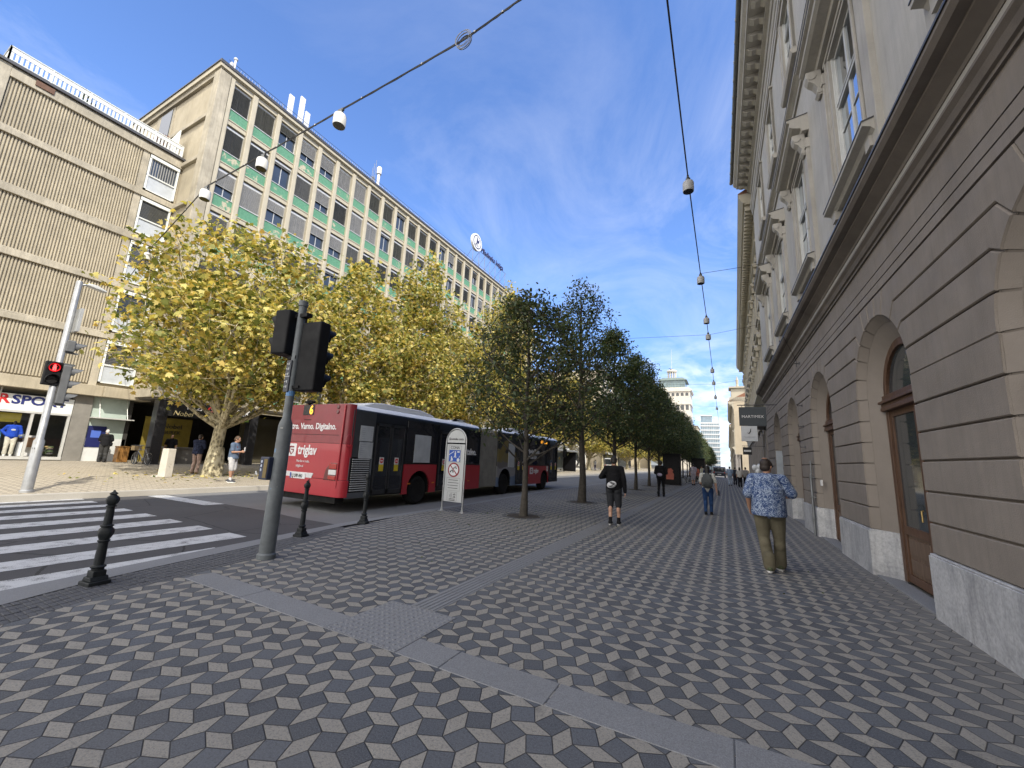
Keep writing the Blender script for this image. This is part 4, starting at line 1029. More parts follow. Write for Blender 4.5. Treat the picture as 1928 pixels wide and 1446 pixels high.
# ------------------------------------------------------------------ articulated bus (rear towards the camera, driving away)
def bus():
    t=thing('articulated_bus','long red and black articulated bus on route 6, its red rear beside the crossing','bus',(0,0,0))
    RED=M('bus red',(.37,.020,.031),.35,var=.06,scale=1,coat=.35,dirt=.2,streak=.12); REDD=M('bus dark red',(.22,.018,.027),.4,var=.10,coat=.2,dirt=.2,streak=.15)
    BLK=M('bus black',(.010,.011,.014),.35,var=.2,spec=.25); GREY=M('bus grey panel',(.05,.053,.057),.45,var=.3,scale=1.2,spec=.3)
    ROOF=M('bus roof white',(.62,.63,.64),.45,var=.06); RUB=M('rubber',(.014,.014,.014),.8,var=.3,spec=.15); GL=glassy('bus glass',(.006,.007,.010),.03,1.45)
    xL,xR=-11.72,-8.80; yr=7.5; yf=22.95; zb=.33; zt=2.72; W=xR-xL
    j0,j1=14.15,15.55
    def plan(y0,y1,rr,rf,inset=0,n=5):
        P=[]
        def arc(cx,cy,r,a0,a1): return [(cx+r*math.cos(R(a0+(a1-a0)*k/n)),cy+r*math.sin(R(a0+(a1-a0)*k/n))) for k in range(n+1)]
        a,b=xL+inset,xR-inset; y0+=inset;y1-=inset
        P+=arc(b-rr,y0+rr,rr,-90,0)+arc(b-rf,y1-rf,rf,0,90)+arc(a+rf,y1-rf,rf,90,180)+arc(a+rr,y0+rr,rr,180,270); return P
    def shell(name,y0,y1,rr,rf,mat,z0,z1):
        b=MB(); lv=[(z0,0),(z1-.10,0),(z1-.03,.03),(z1+.06,.12),(z1+.12,.32)]; rings=[]
        for z,i in lv: rings.append([(x,y,z) for x,y in plan(y0,y1,rr,rf,i)])
        n=len(rings[0]); vs=[p for r_ in rings for p in r_]; fs=[];ms=[]
        for k in range(len(rings)-1):
            for i in range(n): fs.append((k*n+i,k*n+(i+1)%n,(k+1)*n+(i+1)%n,(k+1)*n+i)); ms.append(0 if k<2 else 1)
        fs.append(tuple(range((len(rings)-1)*n,len(rings)*n))); ms.append(1); fs.append(tuple(range(n))[::-1]); ms.append(0)
        b.v=vs;b.f=fs;b.m=ms
        return b.build(name,[mat,ROOF],t,smooth=50)
    # rear section: upper shell + low core, red rear end cap
    rear=shell('rear_section',yr+.0,j0,.20,.03,BLK,1.22,zt)
    front=shell('front_section',j1,yf,.03,.22,BLK,1.22,zt)
    b=MB(); b.box(xL+.4,yr+.5,zb+.1,xR-.4,j0,1.22); b.box(xL+.4,j1,zb+.1,xR-.4,yf-.2,1.22); b.box(xL+.05,yr+.35,1.0,xR-.05,10.0,1.22); b.build('chassis',RUB,t)
    # red end cap wraps the corner
    # the tail panels
    def capz(name,z0,z1,mat,off,back=.18,par=t):
        """shell that follows the rounded tail, open at the front"""
        pl=[p for p in plan(yr,yr+1.5,.22,.05,-off,6)]
        left=[p for p in pl if p[0]<(xL+xR)/2 and p[1]<yr+back+.15]; right=[p for p in pl if p[0]>=(xL+xR)/2 and p[1]<yr+back+.15]
        right=sorted(right,key=lambda p:(p[1],p[0]))[::-1]; 
        a=[(xR+off,yr+back)]+[p for p in right if p[1]<yr+.3]; l=sorted([p for p in left if p[1]<yr+.3],key=lambda p:(p[1],-p[0]))
        out=a+l+[(xL-off,yr+back)]
        b=MB(); b.prism(out,2,z0,z1); return b.build(name,mat,par,bevel=.008,smooth=35)
    up=capz('upper_rear_panel',1.74,2.80,REDD,.014)
    lo=capz('engine_cover',.80,1.73,RED,.020)
    bp=capz('bumper',.36,.79,RED,.040)
    for sx in (xR-.16,xL+.16):
        b=MB(); b.tube([(sx,yr-.03,.6),(sx,yr-.035,1.72),(sx,yr-.02,2.76)],.028,8); b.build('corner_trim',RED,t,smooth=60)
    b=MB(); b.box(xL+.2,yr+.02,.2,xR-.2,yr+.3,.36); b.build('underrun_bar',RUB,t)
    yy=yr-.0
    b=MB(); b.box(-10.68,yy-.028,2.50,-10.22,yy,2.79); d=b.build('rear_display',M('display black',(.006,.006,.007),.25),up,bevel=.008)
    text('route_number','6',.34,glow('amber display',(.85,.34,.03),1.0),d,(-10.40,yy-.032,2.53),sx=.85,bold=.008)
    b=MB(); b.box(-10.62,yy-.06,2.84,-10.30,yy+.05,2.90); b.ball((-10.46,yy-.02,2.86),.07); b.build('rear_camera',RUB,t,smooth=60)
    text('lettering','Hitro. Varno. Digitalno.',.235,M('white lettering',(.72,.72,.72),.6),up,(-11.30,yy-.016,2.11),bold=.006,sx=.92)
    b=MB(); b.box(-11.15,yy-.026,1.34,-10.76,yy-.018,1.69); e=b.build('emblem',WTX,lo,bevel=.004)
    b=MB()
    for q in ([(-11.07,1.62),(-10.86,1.62),(-10.86,1.575),(-11.07,1.575)],[(-11.07,1.575),(-11.025,1.575),(-11.025,1.47),(-11.07,1.47)],[(-11.07,1.48),(-11.02,1.48),(-10.95,1.41),(-10.96,1.365)],[(-10.96,1.365),(-10.95,1.41),(-10.90,1.45),(-10.86,1.46)],[(-10.90,1.52),(-10.86,1.52),(-10.86,1.45),(-10.90,1.45)],[(-10.98,1.54),(-10.86,1.54),(-10.86,1.505),(-10.98,1.505)]): b.prism(q,1,yy-.030,yy-.026)
    b.build('emblem_mark',REDD,e)
    text('lettering','triglav',.37,WTX,lo,(-10.68,yy-.024,1.41),bold=.010,sx=.86)
    for k,s in enumerate(('Vse bo v redu.','triglav.si')): text('small_lettering',s,.095,WTX,lo,(-10.68,yy-.024,1.19-k*.13))
    b=MB(); b.prism([(-11.20,.92),(-9.90,.92),(-10.0,.70),(-11.10,.70)],1,yy-.034,yy); h=b.build('plate_recess',M('white plate holder',(.62,.62,.62),.5),t,bevel=.01)
    b=MB(); b.box(-10.84,yy-.05,.745,-10.20,yy-.03,.895); q=b.build('licence_plate',M('plate white',(.65,.66,.66),.5),h,bevel=.004)
    b=MB(); b.box(-10.84,yy-.053,.745,-10.79,yy-.05,.895); b.build('plate_band',M('plate blue',(.02,.05,.3),.5),q)
    text('plate_lettering','LJ LPP-441',.135,BTX,q,(-10.77,yy-.054,.775),sx=.80)
    # tail lights in dark housings
    for sx in (1,-1):
        cx=(xL+xR)/2; f=lambda v: cx+sx*v
        b=MB(); b.prism([(f(1.30),1.23),(f(1.02),1.23),(f(.86),1.05),(f(.80),.78),(f(1.31),.78)],1,yy-.055,yy); hs=b.build('tail_light',M('lamp housing',(.10,.006,.008),.3,coat=.5),t,bevel=.01)
        for z0,z1,mt in ((1.07,1.21,M('tail lamp red',(.33,.008,.008),.15,coat=.8)),(.92,1.05,M('reversing lamp',(.60,.60,.60),.12,coat=.8)),(.80,.90,M('tail lamp red',(.33,.008,.008),.15,coat=.8))):
            b=MB(); b.box(f(.99),yy-.072,z0,f(1.28),yy-.05,z1); b.build('lamp_lens',mt,hs,bevel=.012)
    for z in (2.71,2.58):
        b=MB(); b.lathe([(.055,0),(.05,.02),(.03,.025)],n=12,T=Matrix.Translation((-9.24,yy-.012,z))@Matrix.Rotation(R(90),4,'X')); b.build('marker_lamp',M('lamp housing',(.10,.006,.008),.3,coat=.5),up)
    b=MB()
    for (x0,z0,x1,z1) in ((-11.25,1.955,-9.1,1.962),(-10.6,2.36,-10.3,2.375)): b.box(x0,yy-.022,z0,x1,yy-.01,z1)
    b.box(-10.0,yy-.046,.38,-9.992,yy-.03,.78); b.build('panel_gap',RUB,up)
    b=MB(); b.box(-11.60,yy-.02,2.05,-11.42,yy,2.65); b.build('side_light_box',RUB,up)
    # right side, panel by panel
    x=xR
    def panel(name,y0,y1,z0,z1,mat,wheel=None,th=.02,par=t,zc=.50,rw=.56):
        b=MB()
        if wheel is None: b.box(x-.05,y0,z0,x+th,y1,z1); return b.build(name,mat,par,bevel=.006)
        n=14; P=[(y0,z0)]
        a=math.acos(min(1,(zc-z0)/rw)) if zc>z0 else PI/2
        dx=math.sqrt(max(0,rw*rw-(z0-zc)**2)); P.append((wheel-dx,z0))
        a0=math.atan2(z0-zc,-dx); a1=math.atan2(z0-zc,dx)
        a0=a0 if a0>0 else a0+2*PI
        for k in range(1,n): 
            q=a0+(a1-a0)*k/n; P.append((wheel+rw*math.cos(q),zc+rw*math.sin(q)))
        P+=[(wheel+dx,z0),(y1,z0),(y1,z1),(y0,z1)]
        b.prism(P,0,x-.05,x+th); o=b.build(name,mat,par)
        # wheel arch lining
        b=MB(); prev=None
        for k in range(n+1):
            q=a0+(a1-a0)*k/n; p=(wheel+rw*math.cos(q),zc+rw*math.sin(q))
            if prev: b.poly([(x,)+prev,(x,)+p,(x-.5,)+p,(x-.5,)+prev])
            prev=p
        b.build('wheel_arch',RUB,o); return o
    panel('rear_quarter',yr+.14,8.44,1.40,2.66,GREY,th=.012); panel('grille_surround',yr+.16,8.44,zb,1.39,M('bus blue-grey',(.085,.095,.11),.4,coat=.3))
    b=MB()
    for k in range(15): z=.52+k*.058; b.box(x+.015,yr+.24,z,x+.05,8.32,z+.024)
    b.build('engine_grille',M('pale slats',(.42,.43,.44),.45),t)
    b=MB(); b.box(x+.010,yr+.2,.48,x+.022,8.36,1.40); b.build('grille_back',RUB,t)
    b=MB(); b.box(x+.012,7.91,1.84,x+.024,8.37,2.26); b.box(x+.012,7.93,1.37,x+.024,8.40,1.82); pp=b.build('timetable_sheet',M('paper',(.42,.44,.45),.7),t)
    b=MB(); r=random.Random(4)
    for k in range(14):
        z=2.18-k*.055
        if abs(z-1.83)>.03: b.box(x+.024,7.98,z,x+.026,7.98+r.uniform(.06,.2),z+.012); b.box(x+.024,8.28,z,x+.026,8.34,z+.012)
    b.build('printed_lines',M('grey print',(.3,.32,.36),.6),pp)
    b=MB(); b.torus((x+.02,7.56,1.82),.10,.006,'X',20,5); b.v=[(p[0],p[1],1.82+(p[2]-1.82)*1.65) for p in b.v]; b.build('filler_flap',RED,t)
    def door(y0,y1):
        b=MB(); b.box(x-.02,y0,.36,x+.014,y1,2.42); d=b.build('door',BLK,t)
        m=(y0+y1)/2
        for a,c in ((y0+.04,m-.015),(m+.015,y1-.04)):
            b=MB(); b.box(x+.012,a,.40,x+.03,a+.05,2.38); b.box(x+.012,c-.05,.40,x+.03,c,2.38); b.box(x+.012,a,2.30,x+.03,c,2.38); b.box(x+.012,a,.40,x+.03,c,.52); lf=b.build('door_leaf',M('door frame black',(.02,.021,.024),.4),d,bevel=.004)
            b=MB(); b.box(x+.012,a+.05,.52,x+.022,c-.05,2.30); b.build('door_glass',GL,lf)
            b=MB(); q=(a+c)/2; b.box(x+.022,q-.085,1.22,x+.026,q+.085,1.42); st=b.build('sticker',M('sticker white',(.62,.6,.58),.5),lf)
            b=MB(); b.prism([(q+.07*math.cos(2*PI*k/20),1.325+.07*math.sin(2*PI*k/20)) for k in range(20)],0,x+.026,x+.029); b.build('no_entry_disc',M('sign red',(.50,.02,.025),.5),st)
            b=MB(); b.box(x+.029,q-.045,1.31,x+.031,q+.045,1.335); b.build('no_entry_bar',WTX,st)
            b=MB(); b.box(x+.022,q-.085,1.03,x+.026,q+.085,1.215); b.build('yellow_sticker',M('sticker yellow',(.55,.42,.02),.5),lf)
        return d
    door(8.46,9.72); door(11.42,12.65); door(17.35,18.40); door(21.42,22.75)
    panel('side_panel',9.75,11.36,zb,1.23,RED,wheel=10.51,zc=.48,rw=.55)
    panel('side_panel',12.70,j0,zb,1.23,RED)
    panel('side_panel',18.42,21.38,zb,1.23,RED,wheel=20.83,zc=.50,rw=.52)
    G2=NG('figure wrap'); v=G2.pos('World'); s_=G2.node('ShaderNodeSeparateXYZ'); G2.put(s_.inputs[0],v)
    G2.set(Base_Color=G2.ramp(G2.math('ADD',G2.rng(s_.outputs[2],.3,2.3),G2.math('MULTIPLY',G2.noise(v,1.5,2),.25)),[(.2,(.10,.14,.22)),(.36,(.22,.22,.23)),(.55,(.13,.12,.12)),(.66,(.16,.13,.05)),(.9,(.02,.022,.026))],'CONSTANT'),Roughness=.4)
    panel('wrapped_panel',j1+.02,17.32,zb,2.60,G2.m,wheel=16.31,zc=.52,rw=.58)
    b=MB(); b.prism([(15.62,1.72),(16.15,2.30),(16.55,2.42),(16.45,2.05),(15.75,1.42)],0,x+.02,x+.026); b.build('wrap_motif',M('mustard wrap',(.17,.13,.04),.5),t)
    b=MB(); b.box(x+.02,16.55,1.15,x+.034,17.15,2.22); b.build('timetable_sheet',M('paper',(.42,.44,.45),.7),t)
    # windows
    def win(y0,y1,z0=1.28,z1=2.58):
        b=MB(); b.box(x-.01,y0,z0,x+.016,y1,z1); w=b.build('side_window',GL,t,bevel=.006); return w
    w1=win(9.78,11.38); w2=win(12.68,j0-.05); win(18.45,19.9); win(19.94,21.38)
    b=MB(); b.box(x+.016,10.15,1.29,x+.024,10.95,2.17); b.build('paper_poster',M('paper',(.42,.44,.45),.7),w1)
    text('lettering','Digitalno.',.34,WTX,w2,(x+.018,12.70,1.62),(PI/2,0,PI/2),sx=.85,bold=.006)
    w3=MB(); w3.box(x+.014,18.46,1.5,x+.018,20.4,2.12); o=w3.build('lettered_film',BLK,t)
    text('lettering','Prijavite škodo.',.30,WTX,o,(x+.02,18.5,1.86),(PI/2,0,PI/2),sx=.86,bold=.006); text('lettering','Kjerkoli ste.',.30,WTX,o,(x+.02,18.5,1.58),(PI/2,0,PI/2),sx=.86,bold=.006)
    b=MB(); b.box(x+.02,18.92,.82,x+.027,19.30,1.14); e=b.build('emblem',WTX,t)
    b=MB(); b.box(x+.027,19.02,1.02,x+.03,19.2,1.06); b.box(x+.027,19.02,.9,x+.03,19.06,1.06); b.box(x+.027,19.02,.9,x+.03,19.2,.94); b.box(x+.027,19.12,.9,x+.03,19.2,.99); b.build('emblem_mark',REDD,e)
    text('lettering','triglav',.30,WTX,t,(x+.022,19.38,.88),(PI/2,0,PI/2),sx=.85,bold=.008)
    b=MB(); b.box(x+.014,20.1,2.36,x+.022,21.5,2.60); d=b.build('side_display',M('display black',(.006,.006,.007),.25),t)
    text('route_text','6 Črnuče',.22,glow('amber display',(.85,.34,.03),1.0),d,(x+.024,20.2,2.42),(PI/2,0,PI/2))
    for q in (18.5,21.2):
        b=MB(); b.box(x+.02,q-.1,.95,x+.026,q+.1,1.22); b.build('sticker',M('sticker white',(.62,.6,.58),.5),t)
    for q in (9.95,11.15,13.3,18.7):
        b=MB(); b.box(x+.02,q,.62,x+.027,q+.14,.66); b.build('side_marker',M('amber marker',(.5,.15,.01),.3),t)
    # bellows
    b=MB(); k=26
    for i in range(k):
        y0=j0+(j1-j0)*i/k; y1=j0+(j1-j0)*(i+1)/k; m_=(y0+y1)/2
        P=[(xL,.36),(xR,.36),(xR,2.60),(xR-.15,2.74),(xL+.15,2.74),(xL,2.60)]; Q=[(xL+.06,.42),(xR-.06,.42),(xR-.06,2.56),(xR-.2,2.68),(xL+.2,2.68),(xL+.06,2.56)]
        for A,B_,ya,yb_ in ((Q,P,y0,m_),(P,Q,m_,y1)):
            for j in range(6):
                c,d=A[j],A[(j+1)%6]; e,f=B_[j],B_[(j+1)%6]; b.poly([(c[0],ya,c[1]),(d[0],ya,d[1]),(f[0],yb_,f[1]),(e[0],yb_,e[1])])
    b.build('bellows',M('bellows grey',(.15,.15,.145),.7,var=.25,dirt=.3),t)
    # wheels
    o=None
    for y in (10.51,16.31,20.83):
        if o is None:
            o=thing('wheel',None,None); o.parent=t; 
            T=Matrix.Rotation(R(90),4,'Y')
            b=MB(); b.lathe([(.24,-.14),(.36,-.15),(.42,-.13),(.455,-.07),(.455,.07),(.42,.13),(.36,.15),(.27,.13)],n=28,T=T); b.build('tyre',RUB,o,smooth=30)
            b=MB(); b.lathe([(.27,.10),(.26,.03),(.16,.02),(.13,.09),(.07,.10),(.0,.10)],n=24,T=T)
            for k in range(10):
                a=2*PI*k/10; b.tube([(.02,.2*math.cos(a),.2*math.sin(a)),(.06,.2*math.cos(a),.2*math.sin(a))],.018,6)
            b.build('rim',M('wheel rim grey',(.24,.245,.25),.5,.2,dirt=.4),o,smooth=30); o.location=(xR-.17,y,.425)
        else: dup(o,t,(xR-.17,y,.425))
        c=dup(o,t,(xL+.17,y,.425)); c.rotation_euler=(0,0,PI)
    # roof units, mirror, far-side skirts
    for y0,y1,h in ((8.1,11.6,.20),(12.4,13.7,.12),(16.6,19.4,.18)):
        b=MB(); b.prism([(y0,2.82),(y0+.5,2.82+h*.8),(y0+.9,2.82+h),(y1-.8,2.82+h),(y1-.2,2.82+h*.5),(y1,2.82)],0,xL+.45,xR-.35); b.build('roof_pod',ROOF,t,bevel=.04,segs=3)
    b=MB(); b.tube([(xR-.2,yf-.05,2.62),(xR+.15,yf+.25,2.60),(xR+.28,yf+.30,2.35),(xR+.28,yf+.30,2.2)],.035,8); b.box(xR+.17,yf+.24,1.75,xR+.38,yf+.36,2.25); b.build('mirror',RUB,t,bevel=.02)
    b=MB(); b.box(xL-.02,yr+.2,zb,xL+.05,j0,1.23); b.box(xL-.02,j1,zb,xL+.05,yf-.2,1.23); b.build('far_side_skirt',RED,t)
    b=MB(); b.box(xL+.2,yf-.05,zb,xR-.2,yf+.02,1.2); b.build('front_panel',RED,t)
bus()
# ------------------------------------------------------------------ street furniture
SIGB=M('signal black',(.010,.0105,.012),.6,var=.2,spec=.15); SIGG=M('signal grey',(.10,.105,.11),.5,var=.15,dirt=.2)
GALV=M('galvanised steel',(.34,.35,.36),.45,.5,var=.2,scale=5,dirt=.25); POLE=M('grey painted pole',(.12,.135,.145),.55,.0,var=.25,scale=6,dirt=.4,bump=.15)
LENS=M('dark lens',(.02,.02,.02),.15)
def signal_head(par,name,c,fx,fy,n,mat,w=.30,h=.32,d=.14,lit=None,visor=.24,plate=0):
    """n-lamp head; (fx,fy) is the direction the lamps face"""
    o=thing(name,None,None,c); o.parent=par; o.rotation_euler=(0,0,math.atan2(fy,fx)-(-PI/2)+PI*0)
    # local: lamps face -Y
    b=MB(); H=n*h; b.box(-w/2,0,0,w/2,d,H)
    if plate: b.box(-w/2-plate,.02,-plate,w/2+plate,.05,H+plate)
    b.build('housing',mat,o,bevel=.025,segs=3)
    for k in range(n):
        z=h*(k+.5); r=min(w,h)*.38
        T=Matrix.Translation((0,0,z))@Matrix.Rotation(R(90),4,'X')
        q=MB(); q.lathe([(r,0),(r*.95,.02),(r*.4,.03)],n=20,T=T); q.build('lens',lit[1] if lit and lit[0]==k else LENS,o,smooth=60)
        q=MB(); m=18
        for i in range(m):
            a0=R(-35+250*i/m); a1=R(-35+250*(i+1)/m)
            for rr,sg in ((r*1.10,1),(r*1.02,-1)):
                dep=lambda a: visor*(.35+.65*max(0,math.sin(a))**.6)
                p=[(rr*math.cos(a0),0,z+rr*math.sin(a0)),(rr*math.cos(a1),0,z+rr*math.sin(a1)),(rr*math.cos(a1)*.94,-dep(a1),z+rr*.94*math.sin(a1)),(rr*math.cos(a0)*.94,-dep(a0),z+rr*.94*math.sin(a0))]
                q.poly(p if sg>0 else p[::-1])
        q.build('visor',mat,o)
    return o
def near_signal():
    t=thing('traffic_signal','grey traffic signal pole with black signal heads at the near edge of the crossing','traffic signal',(-5.93,3.89,0))
    b=MB(); b.lathe([(.125,0),(.125,.06),(.105,.08),(.098,1.90),(.085,1.96),(.06,2.02),(.057,3.80),(.0571,3.81),(.07,3.82),(.07,3.9),(.05,3.91)],n=20); b.build('pole',POLE,t,smooth=40)
    signal_head(t,'pedestrian_head',(-.40,-.02,3.02),-1,-.2,2,SIGB,w=.38,h=.36,d=.29,visor=.17)
    signal_head(t,'vehicle_head',(.26,.20,2.44),-.1,.99,3,SIGB,w=.40,h=.365,d=.20)
    b=MB(); b.box(-.18,-.05,3.62,.2,.05,3.68); b.box(-.15,-.04,2.95,.05,.04,3.0); b.box(0,-.03,2.48,.2,.1,2.52); b.build('head_bracket',SIGB,t)
    b=MB(); b.box(-.085,-.075,2.42,.03,-.058,2.92,0); d=b.build('pictogram_plate',M('plate navy',(.02,.025,.04),.5),t,bevel=.005)
    q=MB()
    for z in (2.86,2.78,2.70,2.58,2.50):
        q.box(-.07,-.08,z-.012,-.045,-.075,z+.012); q.box(-.03,-.08,z-.018,.0,-.075,z+.018)
    q.box(-.085,-.079,2.655,.03,-.075,2.668); q.build('pictogram',M('plate marks',(.35,.36,.37),.6),d)
    b=MB(); b.box(-.22,-.17,1.10,-.01,-.04,1.43,0); d=b.build('push_button_box',M('button box navy',(.015,.022,.055),.45),t,bevel=.015)
    q=MB(); q.box(-.105,-.178,1.13,-.025,-.17,1.40); q.build('button_field',M('button ochre',(.16,.11,.03),.5),d)
    q=MB(); 
    for z in (1.36,1.30,1.24): q.prism([(-.165+.018*math.cos(2*PI*k/10),z+.022*math.sin(2*PI*k/10)) for k in range(10)],1,-.176,-.17)
    q.build('button_symbol',M('pale symbol',(.45,.5,.6),.5),d)
    r=random.Random(8); q=MB()
    for k in range(16):
        z=r.choice([r.uniform(.95,1.3),r.uniform(1.5,2.4)]); a=r.uniform(-2.3,-.6); rr=.101 if z<1.9 else .0605; w=r.uniform(.02,.05); h=r.uniform(.02,.06); da=w/rr/2; hh=h/2
        q.poly([(rr*math.cos(a-da),rr*math.sin(a-da),z-hh),(rr*math.cos(a+da),rr*math.sin(a+da),z-hh),(rr*math.cos(a+da),rr*math.sin(a+da),z+hh),(rr*math.cos(a-da),rr*math.sin(a-da),z+hh)],k%3)
    q.build('stickers',[M('sticker pale',(.32,.32,.31),.6),M('sticker dark',(.05,.05,.055),.6),M('sticker blue',(.12,.22,.36),.6)],t)
    q=MB(); q.lathe([(.0605,2.36),(.0605,2.44)],n=14); q.build('blue_band',M('blue band',(.10,.25,.50),.5),t)
near_signal()
RED_LAMP=glow('lit red man',(1.0,.03,.03),4.0)
def far_signal():
    z0=far_z(-15.85); t=thing('traffic_signal','galvanised traffic signal pole with a lit red man on the far side of the crossing','traffic signal',(-15.85,3.77,z0))
    b=MB(); b.lathe([(.13,0),(.13,.05),(.11,.07),(.105,1.3),(.075,1.36),(.07,5.70),(.06,5.74)],n=18); b.build('pole',GALV,t,smooth=40)
    h=signal_head(t,'pedestrian_head',(.10,-.09,2.76),1,0,2,SIGB,w=.32,h=.32,d=.13,visor=.14)
    q=MB(); T=Matrix.Translation((0,-.032,.48))
    q.ball((0,0,.062),.022,T=T); q.box(-.03,-.008,-.03,.03,.008,.04,T=T); q.box(-.028,-.008,-.085,-.006,.008,-.03,T=T); q.box(.006,-.008,-.085,.028,.008,-.03,T=T); q.build('red_man',RED_LAMP,h)
    q=MB(); q.lathe([(.115,0),(.115,.012)],n=20,T=Matrix.Translation((0,-.012,.48))@Matrix.Rotation(R(90),4,'X')); q.build('lit_lens',glow('dim red lens',(.35,.005,.008),.8),h)
    signal_head(t,'vehicle_head',(-.02,.26,2.30),.15,1,3,SIGG,w=.30,h=.35,d=.17)
    signal_head(t,'repeater_head',(-.02,.22,3.72),.15,1,1,SIGG,w=.30,h=.32,d=.17)
    b=MB(); b.box(-.05,.0,2.25,.05,.3,2.3); b.box(-.05,.0,3.35,.05,.3,3.4); b.box(-.05,.0,3.68,.05,.3,3.72); b.build('head_bracket',SIGG,t)
    b=MB(); b.prism([(.10,4.3),(.16,4.3),(.16,4.95),(.10,4.95)],0,-.25,.25); b.build('sign_plate',M('sign back grey',(.40,.41,.41),.5,.3),t)
    b=MB(); b.tube([(0,0,5.6),(.02,.12,5.68),(.02,.2,5.68)],.03,6); b.build('lamp_arm',GALV,t); b=MB(); b.prism([(.15,5.66),(.55,5.60),(.57,5.64),(.35,5.73),(.15,5.73)],0,-.1,.12); b.build('lamp_housing',M('white lamp enamel',(.55,.56,.55),.4),t,bevel=.02)
    q=MB(); r=random.Random(9)
    for k in range(14):
        z=r.uniform(.9,2.2); a=r.uniform(-1.5,1.0); rr=.108 if z<1.3 else .0745; da=.03/rr; hh=r.uniform(.02,.05)
        q.poly([(rr*math.cos(a-da),rr*math.sin(a-da),z-hh),(rr*math.cos(a+da),rr*math.sin(a+da),z-hh),(rr*math.cos(a+da),rr*math.sin(a+da),z+hh),(rr*math.cos(a-da),rr*math.sin(a-da),z+hh)],k%2)
    q.build('stickers',[M('sticker pale',(.32,.32,.31),.6),M('sticker dark',(.05,.05,.055),.6)],t)
far_signal()
IRON=M('cast iron',(.020,.023,.025),.55,0,var=.3,scale=12,bump=.3,bscale=120,dirt=.3,spec=.25)
def bollards():
    labs=['ornate cast iron bollard nearest the camera, standing by the zebra stripes','ornate cast iron bollard beside the near traffic signal pole, in front of the bus rear','ornate cast iron bollard in front of the bus grille and rear door']
    o=None
    for k,(x,y,h,l) in enumerate(((-6.23,2.16,1.0,labs[0]),(-6.91,5.13,1.0,labs[1]),(-7.16,6.82,1.12,labs[2]))):
        if o is None:
            o=thing('bollard',l,'bollard',(x,y,0),.12,'cast iron bollards along the kerb')
            b=MB(); b.box(-.10,-.10,0,.10,.10,.045); b.prism([(-.082,.045),(.082,.045),(.06,.09),(-.06,.09)],1,-.082,.082); b.box(-.06,-.06,.085,.06,.06,.15); b.build('base',IRON,o,bevel=.008)
            prof=[(.058,.15),(.062,.18),(.075,.19),(.078,.20),(.05,.215),(.05,.30),(.046,.46),(.06,.475),(.062,.485),(.05,.495),(.062,.52),(.076,.555),(.078,.58),(.07,.61),(.052,.635),(.066,.645),(.066,.655),(.045,.665),(.04,.80),(.038,.86),(.053,.868),(.053,.876),(.038,.885),(.052,.90),(.064,.93),(.066,.95),(.058,.975),(.032,1.0),(.03,1.005)]
            b=MB(); b.lathe([(r*.90,z*.955) for r,z in prof],n=20)
            vs=[]
            for (px_,py_,pz) in b.v:   # fluted shaft
                a=math.atan2(py_,px_); rr=math.hypot(px_,py_)
                if .22*.955<pz<.46*.955 or .67*.955<pz<.86*.955: rr*=1+.05*math.cos(a*10)
                if .50*.955<pz<.63*.955 or .89*.955<pz<.98*.955: rr*=1+.07*math.cos(a*5)
                vs.append((rr*math.cos(a),rr*math.sin(a),pz))
            b.v=vs; b.build('post',IRON,o,smooth=40)
            b=MB(); b.lathe([(.022,.955),(.042,.965),(.044,.972),(.020,.99),(.011,1.0),(.013,1.006),(.005,1.012)],n=4); b.build('finial',IRON,o,bevel=.003); o.scale=(1,1,h)
        else:
            c=dup(o,None,(x,y,0),.12+k*.1,l); c.scale=(.95,.95,h)
bollards()
